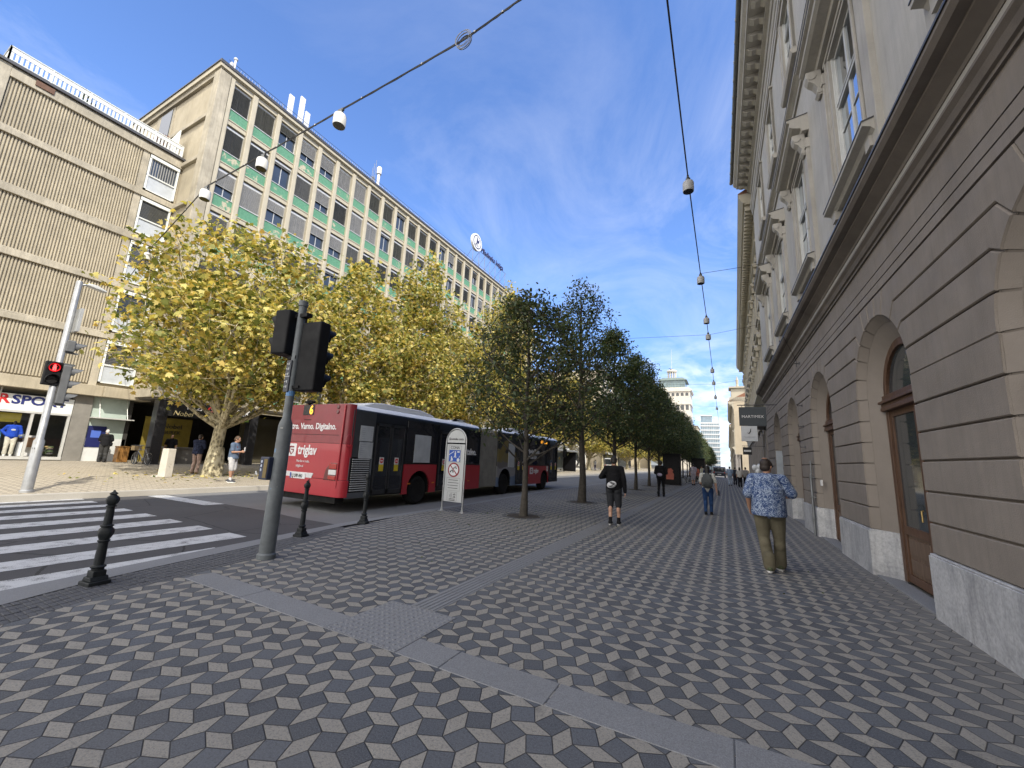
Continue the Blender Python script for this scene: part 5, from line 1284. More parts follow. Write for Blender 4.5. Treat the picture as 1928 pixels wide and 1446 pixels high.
def zone_sign():
    t=thing('zone_sign','tall white arched pedestrian zone sign in a steel hoop reading CONA','sign',(-6.97,9.86,0),-.03)
    ST=M('brushed hoop steel',(.42,.43,.44),.35,.7,var=.1); W=M('sign white',(.44,.455,.46),.5,var=.06,dirt=.08)
    b=MB(); n=16; P=[(-.36,0,0),(-.36,0,1.95)]+[(-.36*math.cos(PI*k/n),0,1.97+.38*math.sin(PI*k/n)) for k in range(1,n)]+[(.36,0,1.95),(.36,0,0)]; b.tube(P,.02,8)
    for sx in (-.36,.36): b.prism([(sx-.05,0),(sx+.05,0),(sx+.02,.12),(sx-.02,.12)],1,-.006,.006); b.box(sx-.07,-.08,0,sx+.07,.08,.01)
    b.build('hoop_frame',ST,t,smooth=40)
    b=MB(); b.box(-.32,-.012,.27,.32,.012,1.90); f=b.build('sign_board',W,t,bevel=.01)
    b=MB(); b.prism([(-.32,1.94),(.32,1.94)]+[(.32*math.cos(PI*k/16),1.99+.33*math.sin(PI*k/16)) for k in range(17)],1,-.012,.012); g=b.build('arched_board',W,t,bevel=.006)
    text('lettering','Slovenska cesta',.098,BTX,g,(0,-.014,2.02),align='CENTER',sx=.85)
    b=MB(); gy=M('thin grey line',(.16,.165,.17),.6)
    def frame(x0,z0,x1,z1,w=.006):
        b.box(x0,-.0145,z0,x0+w,-.012,z1); b.box(x1-w,-.0145,z0,x1,-.012,z1); b.box(x0,-.0145,z0,x1,-.012,z0+w); b.box(x0,-.0145,z1-w,x1,-.012,z1)
    frame(-.24,1.38,.20,1.86); frame(-.25,.58,.23,.94); frame(-.19,.05+.25,.15,.54); b.build('panel_outline',gy,f)
    text('lettering','CONA',.11,BTX,f,(-.02,-.014,1.765),align='CENTER')
    b=MB(); b.box(-.22,-.016,1.40,.18,-.012,1.73); bl=b.build('blue_pictogram',M('traffic blue',(.012,.07,.36),.45),f)
    b=MB(); y0,y1=-.019,-.016
    b.prism([(-.22,1.58),(-.05,1.68),(-.05,1.70),(-.22,1.60)],1,y0,y1)
    b.ball((.0,-.017,1.675),(.02,.003,.02)); b.prism([(-.025,1.65),(.025,1.65),(.02,1.58),(.045,1.51),(.02,1.51),(.0,1.56),(-.03,1.51),(-.05,1.515),(-.02,1.58)],1,y0,y1); b.box(.07,y0,1.66,.15,y1,1.70)
    b.ball((-.13,-.017,1.53),(.018,.003,.018)); b.prism([(-.15,1.51),(-.10,1.51),(-.07,1.45),(-.10,1.42),(-.17,1.42),(-.14,1.46)],1,y0,y1); b.prism([(.13,1.52),(.165,1.58),(.175,1.57),(.145,1.51)],1,y0,y1)
    b.prism([(.115+.05*math.cos(2*PI*k/16),1.45+.05*math.sin(2*PI*k/16)) for k in range(16)],1,y0,y1); b.build('pictogram_figures',M('figure white',(.6,.62,.64),.5),bl)
    def disc(r,y0,y1,c=(-.02,1.165)): q=MB(); q.prism([(c[0]+r*math.cos(2*PI*k/36),c[1]+r*math.sin(2*PI*k/36)) for k in range(36)],1,y0,y1); return q
    d=disc(.205,-.017,-.012).build('prohibition_disc',M('prohibition red',(.22,.012,.02),.45),f); disc(.165,-.019,-.017).build('disc_field',M('figure white',(.6,.62,.64),.5),d)
    b=MB(); b.prism([(-.15,1.275),(-.13,1.295),(.11,1.055),(.09,1.035)],1,-.024,-.019); b.build('slash',M('prohibition red',(.22,.012,.02),.45),d)
    def bike(b,cx,cz,s,y0=-.0215,y1=-.019):
        for dx in (-.04,.04): 
            b.prism([(cx+dx*s+.022*s*math.cos(2*PI*k/12),cz+.022*s*math.sin(2*PI*k/12)) for k in range(12)],1,y0,y1)
        b.prism([(cx-.045*s,cz+.02*s),(cx+.03*s,cz+.02*s),(cx+.045*s,cz+.055*s),(cx-.01*s,cz+.045*s)],1,y0,y1)
    b=MB(); bike(b,.03,1.215,1.0); bike(b,-.08,1.11,1.15); b.build('vehicle_symbols',BTX,d)
    b=MB(); r=random.Random(6)
    for k in range(4): b.box(-.21+r.uniform(0,.04),-.0145,.87-k*.075,.19-r.uniform(0,.04),-.012,.885-k*.075)
    bike(b,.06,.47,.7,-.0145,-.012); bike(b,.06,.40,.7,-.0145,-.012)
    for k in range(2): b.box(-.12,-.0145,.345-k*.035,.09,-.012,.36-k*.035)
    for rr in (.05,.085,.12):
        for k in range(6):
            a0=R(-40+80*k/6);a1=R(-40+80*(k+1)/6); b.prism([(-.15+rr*math.cos(a0),.44+rr*math.sin(a0)),(-.15+rr*math.cos(a1),.44+rr*math.sin(a1)),(-.15+(rr+.008)*math.cos(a1),.44+(rr+.008)*math.sin(a1)),(-.15+(rr+.008)*math.cos(a0),.44+(rr+.008)*math.sin(a0))],1,-.0145,-.012)
    b.build('printed_lines',M('print dark',(.05,.05,.055),.6),f)
zone_sign()
# ------------------------------------------------------------------ overhead cables with hanging lamps
CAB=M('dark cable',(.015,.015,.016),.6); LAMPW=M('lamp grey enamel',(.36,.36,.36),.45,var=.06)
def cable(label,pts,r,sag=.0,ties=True,seg=10,group='overhead cables'):
    t=thing('overhead_cable',label,'cable',group=group); b=MB(); rr=random.Random(len(pts)*7)
    P=[]
    for a,c in zip(pts,pts[1:]):
        a=Vector(a);c=Vector(c); L=(c-a).length
        for k in range(seg): 
            u=k/seg; p=a.lerp(c,u); p.z-=sag*L*4*u*(1-u); P.append(p)
    P.append(Vector(pts[-1])); b.tube(P,r,6)
    if ties: b.tube([p+Vector((0,0,-.012-.018*abs(math.sin(i*1.7)))) for i,p in enumerate(P)],r*.6,5)
    b.build('wire',CAB,t,smooth=60)
    if ties:
        b=MB()
        for i in range(3,len(P)-2,5): b.cbox(P[i],(.035,.035,.03))
        b.build('cable_tie',M('pale tie',(.5,.5,.5),.5),t)
    return t
cable('street cable carrying lamps straight down the street over the right pavement',[(-.45,-3,9.35),(-.55,5.7,9.05),(-.58,10.2,8.95),(-.585,16.2,8.95),(-.575,21.15,8.97),(-.60,24.5,8.95),(-.63,32.9,9.0),(-.67,40,9),(-.72,55,9),(-.8,90,9)],.016,.004)
cable('cross street cable with a coiled loop running from above the camera to the left wing',[(2.0,4.35,9.35),(-2.69,4.71,9.02),(-3.88,4.83,8.98),(-7.24,4.95,8.98),(-10.28,5.07,9.0),(-13.19,5.16,9.0),(-20,6.4,9.05),(-31.4,9.0,9.8)],.016,.004)
for k,(y0,y1,zr) in enumerate(((16.2,17.5,9.6),(24.5,26,9.8),(40,42,9.8),(55,57,9.8))):
    a=(2.25,y1,zr); lab=['thin side cable from the second hanging lamp to the beige palace','thin side cable crossing the whole street behind the third hanging lamp','thin side cable crossing the street low above the far trees','thinnest side cable furthest down the street'][k]
    pts=[(-.585,y0,8.95),a] if k==0 else [(-28.4,y0-3,9.9),(-.6,y0,8.96),a]
    cable(lab,pts,.008,.006,False)
lamp0=None
LAMPS=[(-.58,10.23,'hanging lamp on the street cable nearest the camera, right of centre in the sky'),(-.585,16.2,'hanging lamp on the street cable next after the nearest one'),(-.575,21.15,'small hanging lamp, third along the street cable'),(-.595,24.0,'small hanging lamp, fourth along the street cable'),(-.63,32.9,'tiny hanging lamp, fifth along the street cable'),(-.66,38.0,'tiny hanging lamp, sixth along the street cable'),(-.69,46,'tiny hanging lamp, seventh along the street cable, against the low clouds'),(-.72,55,'tiny hanging lamp, furthest on the street cable'),
 (-7.24,4.95,'white hanging lamp on the cross cable against the blue sky'),(-10.28,5.07,'white hanging lamp on the cross cable in front of the green spandrels'),(-13.19,5.16,'white hanging lamp on the cross cable in front of the wing corner'),(-20.2,6.45,'white hanging lamp on the cross cable half hidden by the plane tree')]
for i,(x,y,l) in enumerate(LAMPS):
    z=8.93 if i<8 else 8.96
    if i==11: z=9.05
    if lamp0 is None:
        lamp0=thing('hanging_lamp',l,'lamp',(x,y,z),0,'hanging street lamps')
        b=MB(); b.lathe([(.13,-.40),(.135,-.36),(.135,-.17),(.12,-.13),(.06,-.12)],n=20); b.build('lamp_shade',LAMPW,lamp0,smooth=40)
        b=MB(); b.lathe([(.118,-.405),(.118,-.375),(.05,-.37)],n=20); b.build('lamp_glass',LENS,lamp0)
        b=MB(); b.lathe([(.058,-.13),(.058,-.03),(.04,.0)],n=12); b.cbox((0,0,.0),(.05,.16,.05)); b.build('lamp_hanger',M('hanger grey',(.09,.095,.10),.5),lamp0,smooth=40)
    else:
        c=dup(lamp0,None,(x,y,z),PI/2*(i>=8),l)
        if i>=8:
            for ch in c.children:
                if ch.name.startswith('lamp_shade'): ch.data=ch.data.copy(); ch.data.materials[0]=M('lamp white enamel',(.62,.62,.60),.45,var=.06)
t=thing('cable_coil','loop of spare cable coiled on the cross street cable','cable coil',(-3.88,4.83,8.96)); r=random.Random(1)
b=MB()
for k in range(6): b.torus((r.uniform(-.02,.02),r.uniform(-.05,.05),-.02+r.uniform(-.02,.02)),.155+r.uniform(-.02,.02),.0055,'Y',26,5,0 if k else 1)
b.build('coil',[M('grey cable',(.30,.30,.30),.5),CAB],t,smooth=60)
# ------------------------------------------------------------------ small things on the far pavement
def far_bits():
    z=far_z(-19.9); t=thing('stone_post','pale square post with graffiti beside the plane tree trunk','post',(-19.85,8.31,z),.3)
    b=MB(); b.prism([(-.17,0),(.17,0),(.15,1.12),(-.15,1.12)],1,-.16,.16); b.build('shaft',M('pale stone post',(.52,.49,.43),.8,var=.12,dirt=.2),t,bevel=.02)
    b=MB(); r=random.Random(12)
    for k in range(7):
        x=-.06+r.uniform(-.03,.08); q=.35+k*.1; b.tube([(.158-.004*k,x,q),(.16-.004*k,x+.06,q+.05),(.158-.004*k,x-.02,q+.09)],.008,4)
    b.build('graffiti',M('graffiti ink',(.06,.05,.06),.7),t)
    b=MB(); b.prism([(-.5,.01),(-.17,.01),(-.2,.05),(-.4,.04)],1,-.15,.15); b.build('paper_litter',WTX,t)
    t=thing('wooden_bin','small brown wooden bin beside the parked bicycles','bin',(-30.6,10.55,far_z(-30.6)))
    b=MB(); 
    for k in range(6): b.box(-.25,-.24+k*.08,.02,.25,-.165+k*.08,.86)
    b.box(-.27,-.26,.84,.27,.26,.90); b.build('slats',wood_mat('bin wood',(.16,.07,.015),(.30,.15,.04)),t,bevel=.01)
far_bits()
def bicycle(label,loc,rz,frame_col,group='parked bicycles',basket=False,s=1.0):
    t=thing('bicycle',label,'bicycle',loc,rz,group); fm=M('bike '+frame_col,{'black':(.015,.015,.016),'grey':(.15,.15,.16),'red':(.2,.02,.02),'white':(.5,.5,.5)}[frame_col],.35,.2,coat=.3)
    for y in (-.52,.52):
        w=thing('wheel',None,None,(0,y,.34)); w.parent=t
        b=MB(); b.torus((0,0,0),.325,.018,'X',28,6); b.build('tyre',M('rubber',(.018,.018,.018),.75,var=.3),w)
        b=MB(); b.torus((0,0,0),.305,.008,'X',28,5); b.tube([(-.04,0,0),(.04,0,0)],.02,6)
        for k in range(12): a=2*PI*k/12; b.tube([(0,0,0),(0,.3*math.cos(a),.3*math.sin(a))],.0025,3)
        b.build('rim',M('galvanised steel',(.34,.35,.36)),w)
    b=MB(); A=(0,-.52,.34);B_=(0,-.08,.30);C_=(0,-.20,.80);D=(0,.36,.80);E_=(0,.39,.70);F=(0,.52,.34)
    for p,q,r_ in ((A,B_,.014),(A,C_,.012),(B_,C_,.018),(B_,E_,.02),(C_,D,.018),(D,E_,.02),(E_,F,.014),(C_,(0,-.23,.93),.013),(D,(0,.33,.98),.013)): b.tube([p,q],r_,7)
    b.build('frame',fm,t)
    b=MB(); b.tube([(-.28,.22,1.0),(-.22,.30,1.02),(0,.34,1.0),(.22,.30,1.02),(.28,.22,1.0)],.012,6); b.build('handlebar',M('rail steel',(.12,.13,.15),.5,.5),t)
    b=MB(); b.prism([(-.36,.93),(-.12,.93),(-.10,.96),(-.30,.985),(-.37,.97)],0,-.06,.06); b.build('saddle',M('rubber',(.018,.018,.018)),t,bevel=.015)
    b=MB(); b.tube([(-.03,-.08,.30),(.03,-.08,.30)],.08,12); b.tube([(.06,-.08,.30),(.06,.06,.22)],.01,5); b.box(.04,.04,.2,.13,.09,.23); b.build('crank',M('rail steel',(.12,.13,.15)),t)
    if basket: b=MB(); b.box(-.17,.45,.75,.17,.75,.77); [b.box(*q) for q in ((-.17,.45,.75,-.16,.75,1.0),(.16,.45,.75,.17,.75,1.0),(-.17,.45,.75,.17,.46,1.0),(-.17,.74,.75,.17,.75,1.0))]; b.build('basket',M('wicker',(.3,.22,.12),.8),t)
    return t
zb=far_z(-29.6)
bicycle('dark bicycle parked beside the wooden bin under the office corner',(-29.3,10.75,zb),R(75),'black')
bicycle('pale bicycle with a front basket parked against the dark column',(-28.2,10.62,far_z(-28.2)),R(100),'grey',basket=True)
def kiosk(label,x,y,h,w,d):
    t=thing('advertising_kiosk',label,'kiosk',(x,y,0)); k=M('kiosk black',(.008,.008,.010),.5,spec=.2)
    b=MB(); b.box(-w/2,-d/2,.06,w/2,d/2,h); b.box(-w/2-.06,-d/2-.06,0,w/2+.06,d/2+.06,.08); b.box(-w/2-.05,-d/2-.05,h,w/2+.05,d/2+.05,h+.12); b.build('cabinet',k,t,bevel=.02)
    b=MB(); b.box(-w/2+.08,-d/2-.02,.3,w/2-.08,-d/2,h-.2); p=b.build('poster_case',M('kiosk glass',(.008,.008,.010),.3,spec=.2),t)
    b=MB(); a=w*.02; b.prism([(-w*.30,.45),(w*.12,.45),(w*.14,.9),(w*.06,1.05),(w*.1,1.2),(-w*.02,1.36),(-w*.2,1.3),(-w*.22,1.1),(-w*.32,.95)],1,-d/2-.026,-d/2-.02); b.build('poster_figure',M('poster salmon',(.46,.13,.09),.6,var=.2,scale=6),p)
kiosk('black advertising kiosk with a salmon poster, the nearer of the two under the trees',-4.05,37.2,2.45,1.35,1.0); kiosk('black advertising kiosk with a salmon poster, the further one beyond the bicycles',-3.05,56,2.5,1.5,1.0)
for k,(x,y,rz,cc,l) in enumerate(((-3.0,40,.9,'black','black bicycle leaning just beyond the nearer advertising kiosk'),(-2.55,41.5,1.3,'grey','grey bicycle in the middle of the rack beyond the kiosk'),(-2.1,42.6,1.1,'black','black bicycle at the pavement end of the rack, near the man in pale clothes'))): bicycle(l,(x,y,0),rz,cc,'bicycles in the kerbside rack')
def shelter():
    z=far_z(-17.6); t=thing('bus_shelter','glazed bus shelter with a dark end panel on the sunlit far pavement','bus shelter',(-17.6,46,z))
    fr=M('shelter frame',(.35,.36,.36),.4,.4)
    b=MB(); b.box(-1.1,-4,2.5,1.0,4,2.68); 
    for y in (-3.8,-1.3,1.3,3.8): b.box(-.95,y-.05,0,-.85,y+.05,2.5)
    b.build('roof_frame',fr,t)
    b=MB(); b.box(-.92,-3.8,.3,-.88,3.8,2.4); b.build('glass_wall',M('shelter glass',(.25,.29,.29),.08,var=.2),t)
    b=MB(); b.box(-.9,3.8,.1,.8,3.95,2.45); b.box(-.6,3.7,.3,.6,3.82,2.3); b.build('end_panel',M('kiosk black',(.010,.010,.012)),t)
    b=MB(); b.box(-.8,-2.6,.42,-.35,2.4,.48); 
    for y in (-2.4,0,2.2): b.box(-.65,y-.04,0,-.5,y+.04,.42)
    b.build('bench',M('galvanised steel',(.34,.35,.36)),t)
shelter()
def ring():
    z=far_z(-21); t=thing('ring_sculpture','large pale ring shaped arch standing on the sunlit far pavement','sculpture',(-22,62,z),.45)
    w=M('pale sculpture',(.60,.60,.57),.4,var=.08)
    for r_,y in ((2.55,0),(2.2,.5),(1.9,.9)):
        b=MB(); n=28
        b.tube([(r_*math.cos(R(-30+240*k/n)),y,1.55+r_*math.sin(R(-30+240*k/n))) for k in range(n+1)],.15,10); b.build('arch_ring',w,t,smooth=40)
    b=MB(); b.box(-2.6,-.3,0,2.6,1.2,.25); b.build('plinth',w,t,bevel=.02)
ring()
def van(label,loc,rz,body,cat='van',L=4.6,H=1.75,W=1.8,hood=1.0):
    t=thing('parked_car',label,cat,loc,rz); bm=M('car '+body,{'navy':(.012,.016,.035),'white':(.6,.6,.6),'silver':(.3,.31,.32)}[body],.3,.3,var=.05,coat=.6)
    b=MB(); hw=W/2
    b.prism([(-L/2,.30),(-L/2,.85),(-L/2+.1,1.0),(-L/2+.25,H-.1),(-L/2+.45,H),(L/2-hood-.9,H),(L/2-hood,1.02),(L/2-.15,.88),(L/2,.7),(L/2,.30)],0,-hw,hw); o=b.build('body',bm,t,bevel=.07,segs=3)
    b=MB(); b.prism([(-L/2+.28,1.05),(-L/2+.38,H-.14),(L/2-hood-.92,H-.14),(L/2-hood-.2,1.05)],0,-hw-.006,hw+.006); b.box(-hw+.15,-L/2+.02,1.04,hw-.15,-L/2+.2,H-.16); b.build('windows',GLASS,t)
    b=MB(); b.prism([(-hw+.12,1.05),(hw-.12,1.05),(hw-.2,H-.16),(-hw+.2,H-.16)],1,-L/2+.12,-L/2+.18); b.build('rear_window',GLASS,t)
    for sx in (-1,1):
        b=MB(); b.box(sx*hw-.16*sx-.08,-L/2-.012,.78,sx*hw-.16*sx+.08,-L/2+.04,.95); b.build('tail_lamp',M('tail lamp red',(.33,.008,.008)),t)
        for y in (-L/2+.85,L/2-.8):
            b=MB(); b.lathe([(.19,-.1),(.31,-.1),(.32,-.06),(.32,.06),(.31,.1),(.19,.08),(.1,.06)],(0,0,0),20,T=Matrix.Translation((sx*(hw-.1),y,.32))@Matrix.Rotation(R(90),4,'Y')); b.build('wheel',M('rubber',(.018,.018,.018)),t)
    b=MB(); b.box(-.26,-L/2-.012,.5,.26,-L/2,.62); b.build('licence_plate',WTX,t)
van('dark blue estate car far down the pavement at the end of the tree row',(-1.0,76,0),0,'navy','car'); van('white van parked on the far sunlit pavement near the ring sculpture',(-20.5,82,far_z(-20.5)),.2,'white','van',5.0,2.2,1.9,.6)
def bird():
    t=thing('bird','small dark bird flying above the end of the street','bird',(-6.4,60,15.0),.6)
    b=MB(); b.ball((0,0,0),(.07,.2,.06)); b.add([(0,.1,.02),(0,-.08,.02),(.42,-.05,.14),(.25,.1,.1),(-.42,-.05,.14),(-.25,.1,.1),(0,.1,.035),(0,-.08,.035)],[(0,1,2,3),(0,5,4,1),(6,3,2,7),(6,7,4,5)]); b.add([(-.04,-.18,0),(.04,-.18,0),(.06,-.34,.01),(-.06,-.34,.01)],[(0,1,2,3)]); b.build('body',M('bird dark',(.02,.02,.02),.7),t)
bird()
def pigeon(label,x,y,rz):
    t=thing('pigeon',label,'pigeon',(x,y,far_z(x)),rz); g=M('pigeon grey',(.30,.31,.33),.7,var=.3,scale=20)
    b=MB(); b.ball((0,0,.15),(.06,.12,.065)); b.ball((0,.11,.24),(.032,.038,.035)); b.tube([(0,.07,.17),(0,.105,.23)],[.045,.03],8); b.tube([(0,.145,.238),(0,.17,.232)],[.008,.002],5); b.tube([(0,-.09,.15),(0,-.22,.12)],[.05,.03],6); b.tube([(.025,0,.1),(.025,.01,0)],.007,4); b.tube([(-.025,0,.1),(-.025,.01,0)],.007,4); b.build('body',g,t,smooth=60)
pigeon('grey pigeon on the sunlit pavement between the man with the phone and the bus',-19.0,11.4,1.2)
# ------------------------------------------------------------------ trees: trunk, limbs and leaf-sized faces
def leaf_mat(name,stops,trans=.35,rough=.55):
    g=NG(name); r=g.node('ShaderNodeNewGeometry').outputs['Random Per Island']; P=g.pos('Object')
    v=g.math('ADD',g.math('MULTIPLY',r,.62),g.math('MULTIPLY',g.noise(P,.75,4,.6),.55)); c=g.ramp(v,stops)
    g.set(Base_Color=c,Roughness=rough,Specular_IOR_Level=.35)
    tl=g.node('ShaderNodeBsdfTranslucent'); g.put(tl.inputs[0],g.mix(1.0,c,(1.5,1.35,.7),'MULTIPLY')); ms=g.node('ShaderNodeMixShader'); ms.inputs[0].default_value=trans
    g.l.new(g.b.outputs[0],ms.inputs[1]); g.l.new(tl.outputs[0],ms.inputs[2]); g.l.new(ms.outputs[0],g.out.inputs[0]); return g.m
LEAFD=leaf_mat('dark street leaves',[(.25,(.028,.048,.024)),(.5,(.055,.088,.038)),(.72,(.090,.125,.05)),(.88,(.14,.135,.05))],.25)
LEAFB=leaf_mat('browning street leaves',[(.2,(.030,.048,.025)),(.48,(.060,.088,.04)),(.76,(.095,.115,.046)),(.93,(.16,.115,.045))],.25)
LEAFY=leaf_mat('plane leaves',[(.22,(.060,.095,.020)),(.42,(.16,.18,.042)),(.58,(.38,.36,.10)),(.76,(.62,.54,.19)),(.95,(.52,.36,.12))],.38)
BARK=M('street bark',(.055,.048,.040),.9,var=.35,scale=9,bump=.8,bscale=50)
def plane_bark():
    g=NG('plane bark'); v=g.pos('Object'); a=g.voro(g.mapping(v,(1,1,.55)),9); b=g.noise(v,14,5,.7,1.0)
    c=g.ramp(g.math('ADD',g.math('MULTIPLY',a,.6),g.math('MULTIPLY',b,.7)),[(.42,(.10,.09,.06)),(.55,(.22,.19,.12)),(.70,(.42,.37,.24)),(.85,(.52,.47,.33))])
    g.set(Base_Color=c,Roughness=.85); g.bump(b,.5,.02); return g.m
BARKP=plane_bark()
def leaf_template(kind):
    if kind=='plane':    # five-lobed, with a point on every lobe
        P=[(0,0),(.22,-.06),(.5,.12),(.30,.28),(.52,.55),(.22,.55),(0,1.0),(-.22,.55),(-.52,.55),(-.30,.28),(-.5,.12),(-.22,-.06)]
        z=[0,-.05,-.12,.02,-.14,.03,-.16,.03,-.14,.02,-.12,-.05]
        return np.array([(x,y,zz) for (x,y),zz in zip(P,z)])
    P=[(0,0,0),(.26,.3,.05),(.2,.7,.03),(0,1,-.08),(-.2,.7,.03),(-.26,.3,.05)]
    return np.array(P)
def leaves_mesh(name,pos,size,mat,kind,seed,droop=.5):
    r=np.random.default_rng(seed); n=len(pos); T=leaf_template(kind); k=len(T)
    s=size*r.uniform(.6,1.25,n)
    yaw=r.uniform(0,2*np.pi,n); pit=r.normal(-.35,droop,n); rol=r.normal(0,.7,n)
    v=T[None]*s[:,None,None]
    def rot(v,a,i,j):
        c,s_=np.cos(a)[:,None],np.sin(a)[:,None]; o=v.copy(); o[:,:,i]=c*v[:,:,i]-s_*v[:,:,j]; o[:,:,j]=s_*v[:,:,i]+c*v[:,:,j]; return o
    v=rot(v,rol,2,0); v=rot(v,pit,1,2); v=rot(v,yaw,0,1); v=v+pos[:,None,:]
    me=bpy.data.meshes.new(name); me.vertices.add(n*k); me.vertices.foreach_set('co',v.reshape(-1).astype(np.float32))
    me.loops.add(n*k); me.loops.foreach_set('vertex_index',np.arange(n*k,dtype=np.int32)); me.polygons.add(n); me.polygons.foreach_set('loop_start',np.arange(0,n*k,k,dtype=np.int32))
    me.materials.append(mat); me.update(calc_edges=True); me.validate(); return me
def grow(seed,h,z0,prof,nlimb,ntip,trunk_r,lean=0.0,fork=None,rise=.55,per=60,spread=.34,leaf=.12,kind='oval',mat=None,bark=None,thin=0.0,stems=1):
    """prof(t)-> crown radius at height fraction t; returns (wood mesh builder, leaf mesh)"""
    r=random.Random(seed); nr=np.random.default_rng(seed); b=MB(); pts=[]
    top=h*.93
    base=[(0,0,0)]; k=9
    ax=[Vector((lean*h*(i/k)**1.3+r.uniform(-.03,.03)*h*.12*(i>0),r.uniform(-.03,.03)*h*.12*(i>0),top*i/k)) for i in range(k+1)]
    def axis(z):
        u=max(0,min(k-1e-6,z/top*k)); i=int(u); return ax[i].lerp(ax[i+1],u-i)
    rad=lambda z: trunk_r*(1.0-.92*min(1,z/top))**.8+.006
    cut=k if fork is None else max(2,int(fork/top*k)+1)
    P=ax[:cut+1]; R_=[rad(p.z) for p in P]; R_[0]*=1.35
    b.tube(P,R_,10)
    limbs=[]
    for i in range(nlimb):
        t=(i+.5)/nlimb; zz=z0+(h-z0)*(.08+.88*t)          # height reached
        a=i*2.399+r.uniform(-.5,.5); cr=prof((zz-z0)/(h-z0))*r.uniform(.85,1.08)
        zs=max(z0*.62,min((fork if fork else top*.9),zz-cr*rise*r.uniform(.9,1.5)-.25*(h-z0)*t*.5)); s=axis(zs) if fork is None else axis(min(zs,fork))
        e=Vector((axis(zz).x*.6+cr*math.cos(a),cr*math.sin(a),zz)); m=s.lerp(e,.5)+Vector((r.uniform(-.1,.1)*cr,r.uniform(-.1,.1)*cr,-.10*cr+.12*(e.z-s.z)))
        m1=s.lerp(m,.5)+Vector((0,0,-.02*cr)); m2=m.lerp(e,.5)+Vector((r.uniform(-.08,.08)*cr,r.uniform(-.08,.08)*cr,.05*cr))
        r0=min(rad(s.z)*.72,trunk_r*.16+.055*cr*trunk_r/.1*.16) if fork is None else trunk_r*.38
        L=[s,m1,m,m2,e]; b.tube(L,[r0,r0*.8,r0*.55,r0*.34,.006],6); limbs.append((L,cr))
    for i in range(ntip):
        L,cr=limbs[r.randrange(len(limbs))]; u=r.uniform(.40,1.0)*4; j=min(3,int(u)); s=L[j].lerp(L[j+1],u-j)
        for _ in range(8):
            t=r.uniform(.02,1.0); z=z0+(h-z0)*t; a=r.uniform(0,2*PI); q=1.12*prof(t)*math.sqrt(r.uniform(.10,1.0)); e=Vector((axis(z).x*.6+q*math.cos(a),q*math.sin(a),z))
            if (e-s).length<cr*.95+.3: break
        d=e-s
        if d.length>1.3*cr+.4: e=s+d.normalized()*(cr*.7); 
        m=s.lerp(e,.5)+Vector((0,0,-.06*d.length)); b.tube([s,m,e],[.013+.02*trunk_r,.009,.004],4,cap=False)
        dens=per*r.uniform(.35,1.3)*(1-thin*max(0,(e.z-z0)/(h-z0)))
        n=max(3,int(dens)); c=np.array(e); sd=np.array(s)
        f=nr.uniform(0,1,n)**.55; pp=sd[None]+(c-sd)[None]*(.35+.65*f)[:,None]+nr.normal(0,spread*.55,(n,3))*np.array([1,1,.7]); pts.append(pp)
    for L,cr in limbs:     # leaves along the outer limbs
        n=int(per*.6); f=nr.uniform(.45,1,n)*4; j=np.minimum(3,f.astype(int)); A=np.array([list(p) for p in L]); pp=A[j]+(A[j+1]-A[j])*(f-j)[:,None]+nr.normal(0,spread*.5,(n,3)); pts.append(pp)
    pos=np.concatenate(pts); return b,leaves_mesh('leaves',pos,leaf,mat,kind,seed)
def tree(name,label,loc,b,me,bark,group,rz=0,cat='tree'):
    t=thing(name,label,cat,loc,rz,group); b.build('trunk',bark,t,smooth=50); put('crown',me,t); return t
G1='dark street trees in the pavement row'
def pr(pts):
    def f(t):
        for (a,ra),(c,rc) in zip(pts,pts[1:]):
            if a<=t<=c: return ra+(rc-ra)*(t-a)/(c-a)
        return pts[-1][1]
    return f
GRATE=M('grate iron',(.05,.045,.04),.7,.3,var=.3,dirt=.3)
def grate(x,y,label):
    t=thing('tree_grate',label,'tree grate',(x,y,0),group='tree pits with cobble rings')
    b=MB(); n=22; r=random.Random(int(y*10))
    for k in range(n):
        a=2*PI*k/n; T=Matrix.Translation((.55*math.cos(a),.55*math.sin(a),0))@Matrix.Rotation(a+r.uniform(-.1,.1),4,'Z'); b.cbox((0,0,.0),(.12,.13,.022+r.uniform(0,.01)),T=T)
    b.build('cobble_ring',SETT,t,bevel=.01,segs=1)
    b=MB(); b.lathe([(.47,.001),(.46,.004),(.1,.012)],n=20); b.build('pit_soil',M('pit soil',(.035,.028,.022),.95,var=.4,scale=20,bump=1,bscale=60),t)
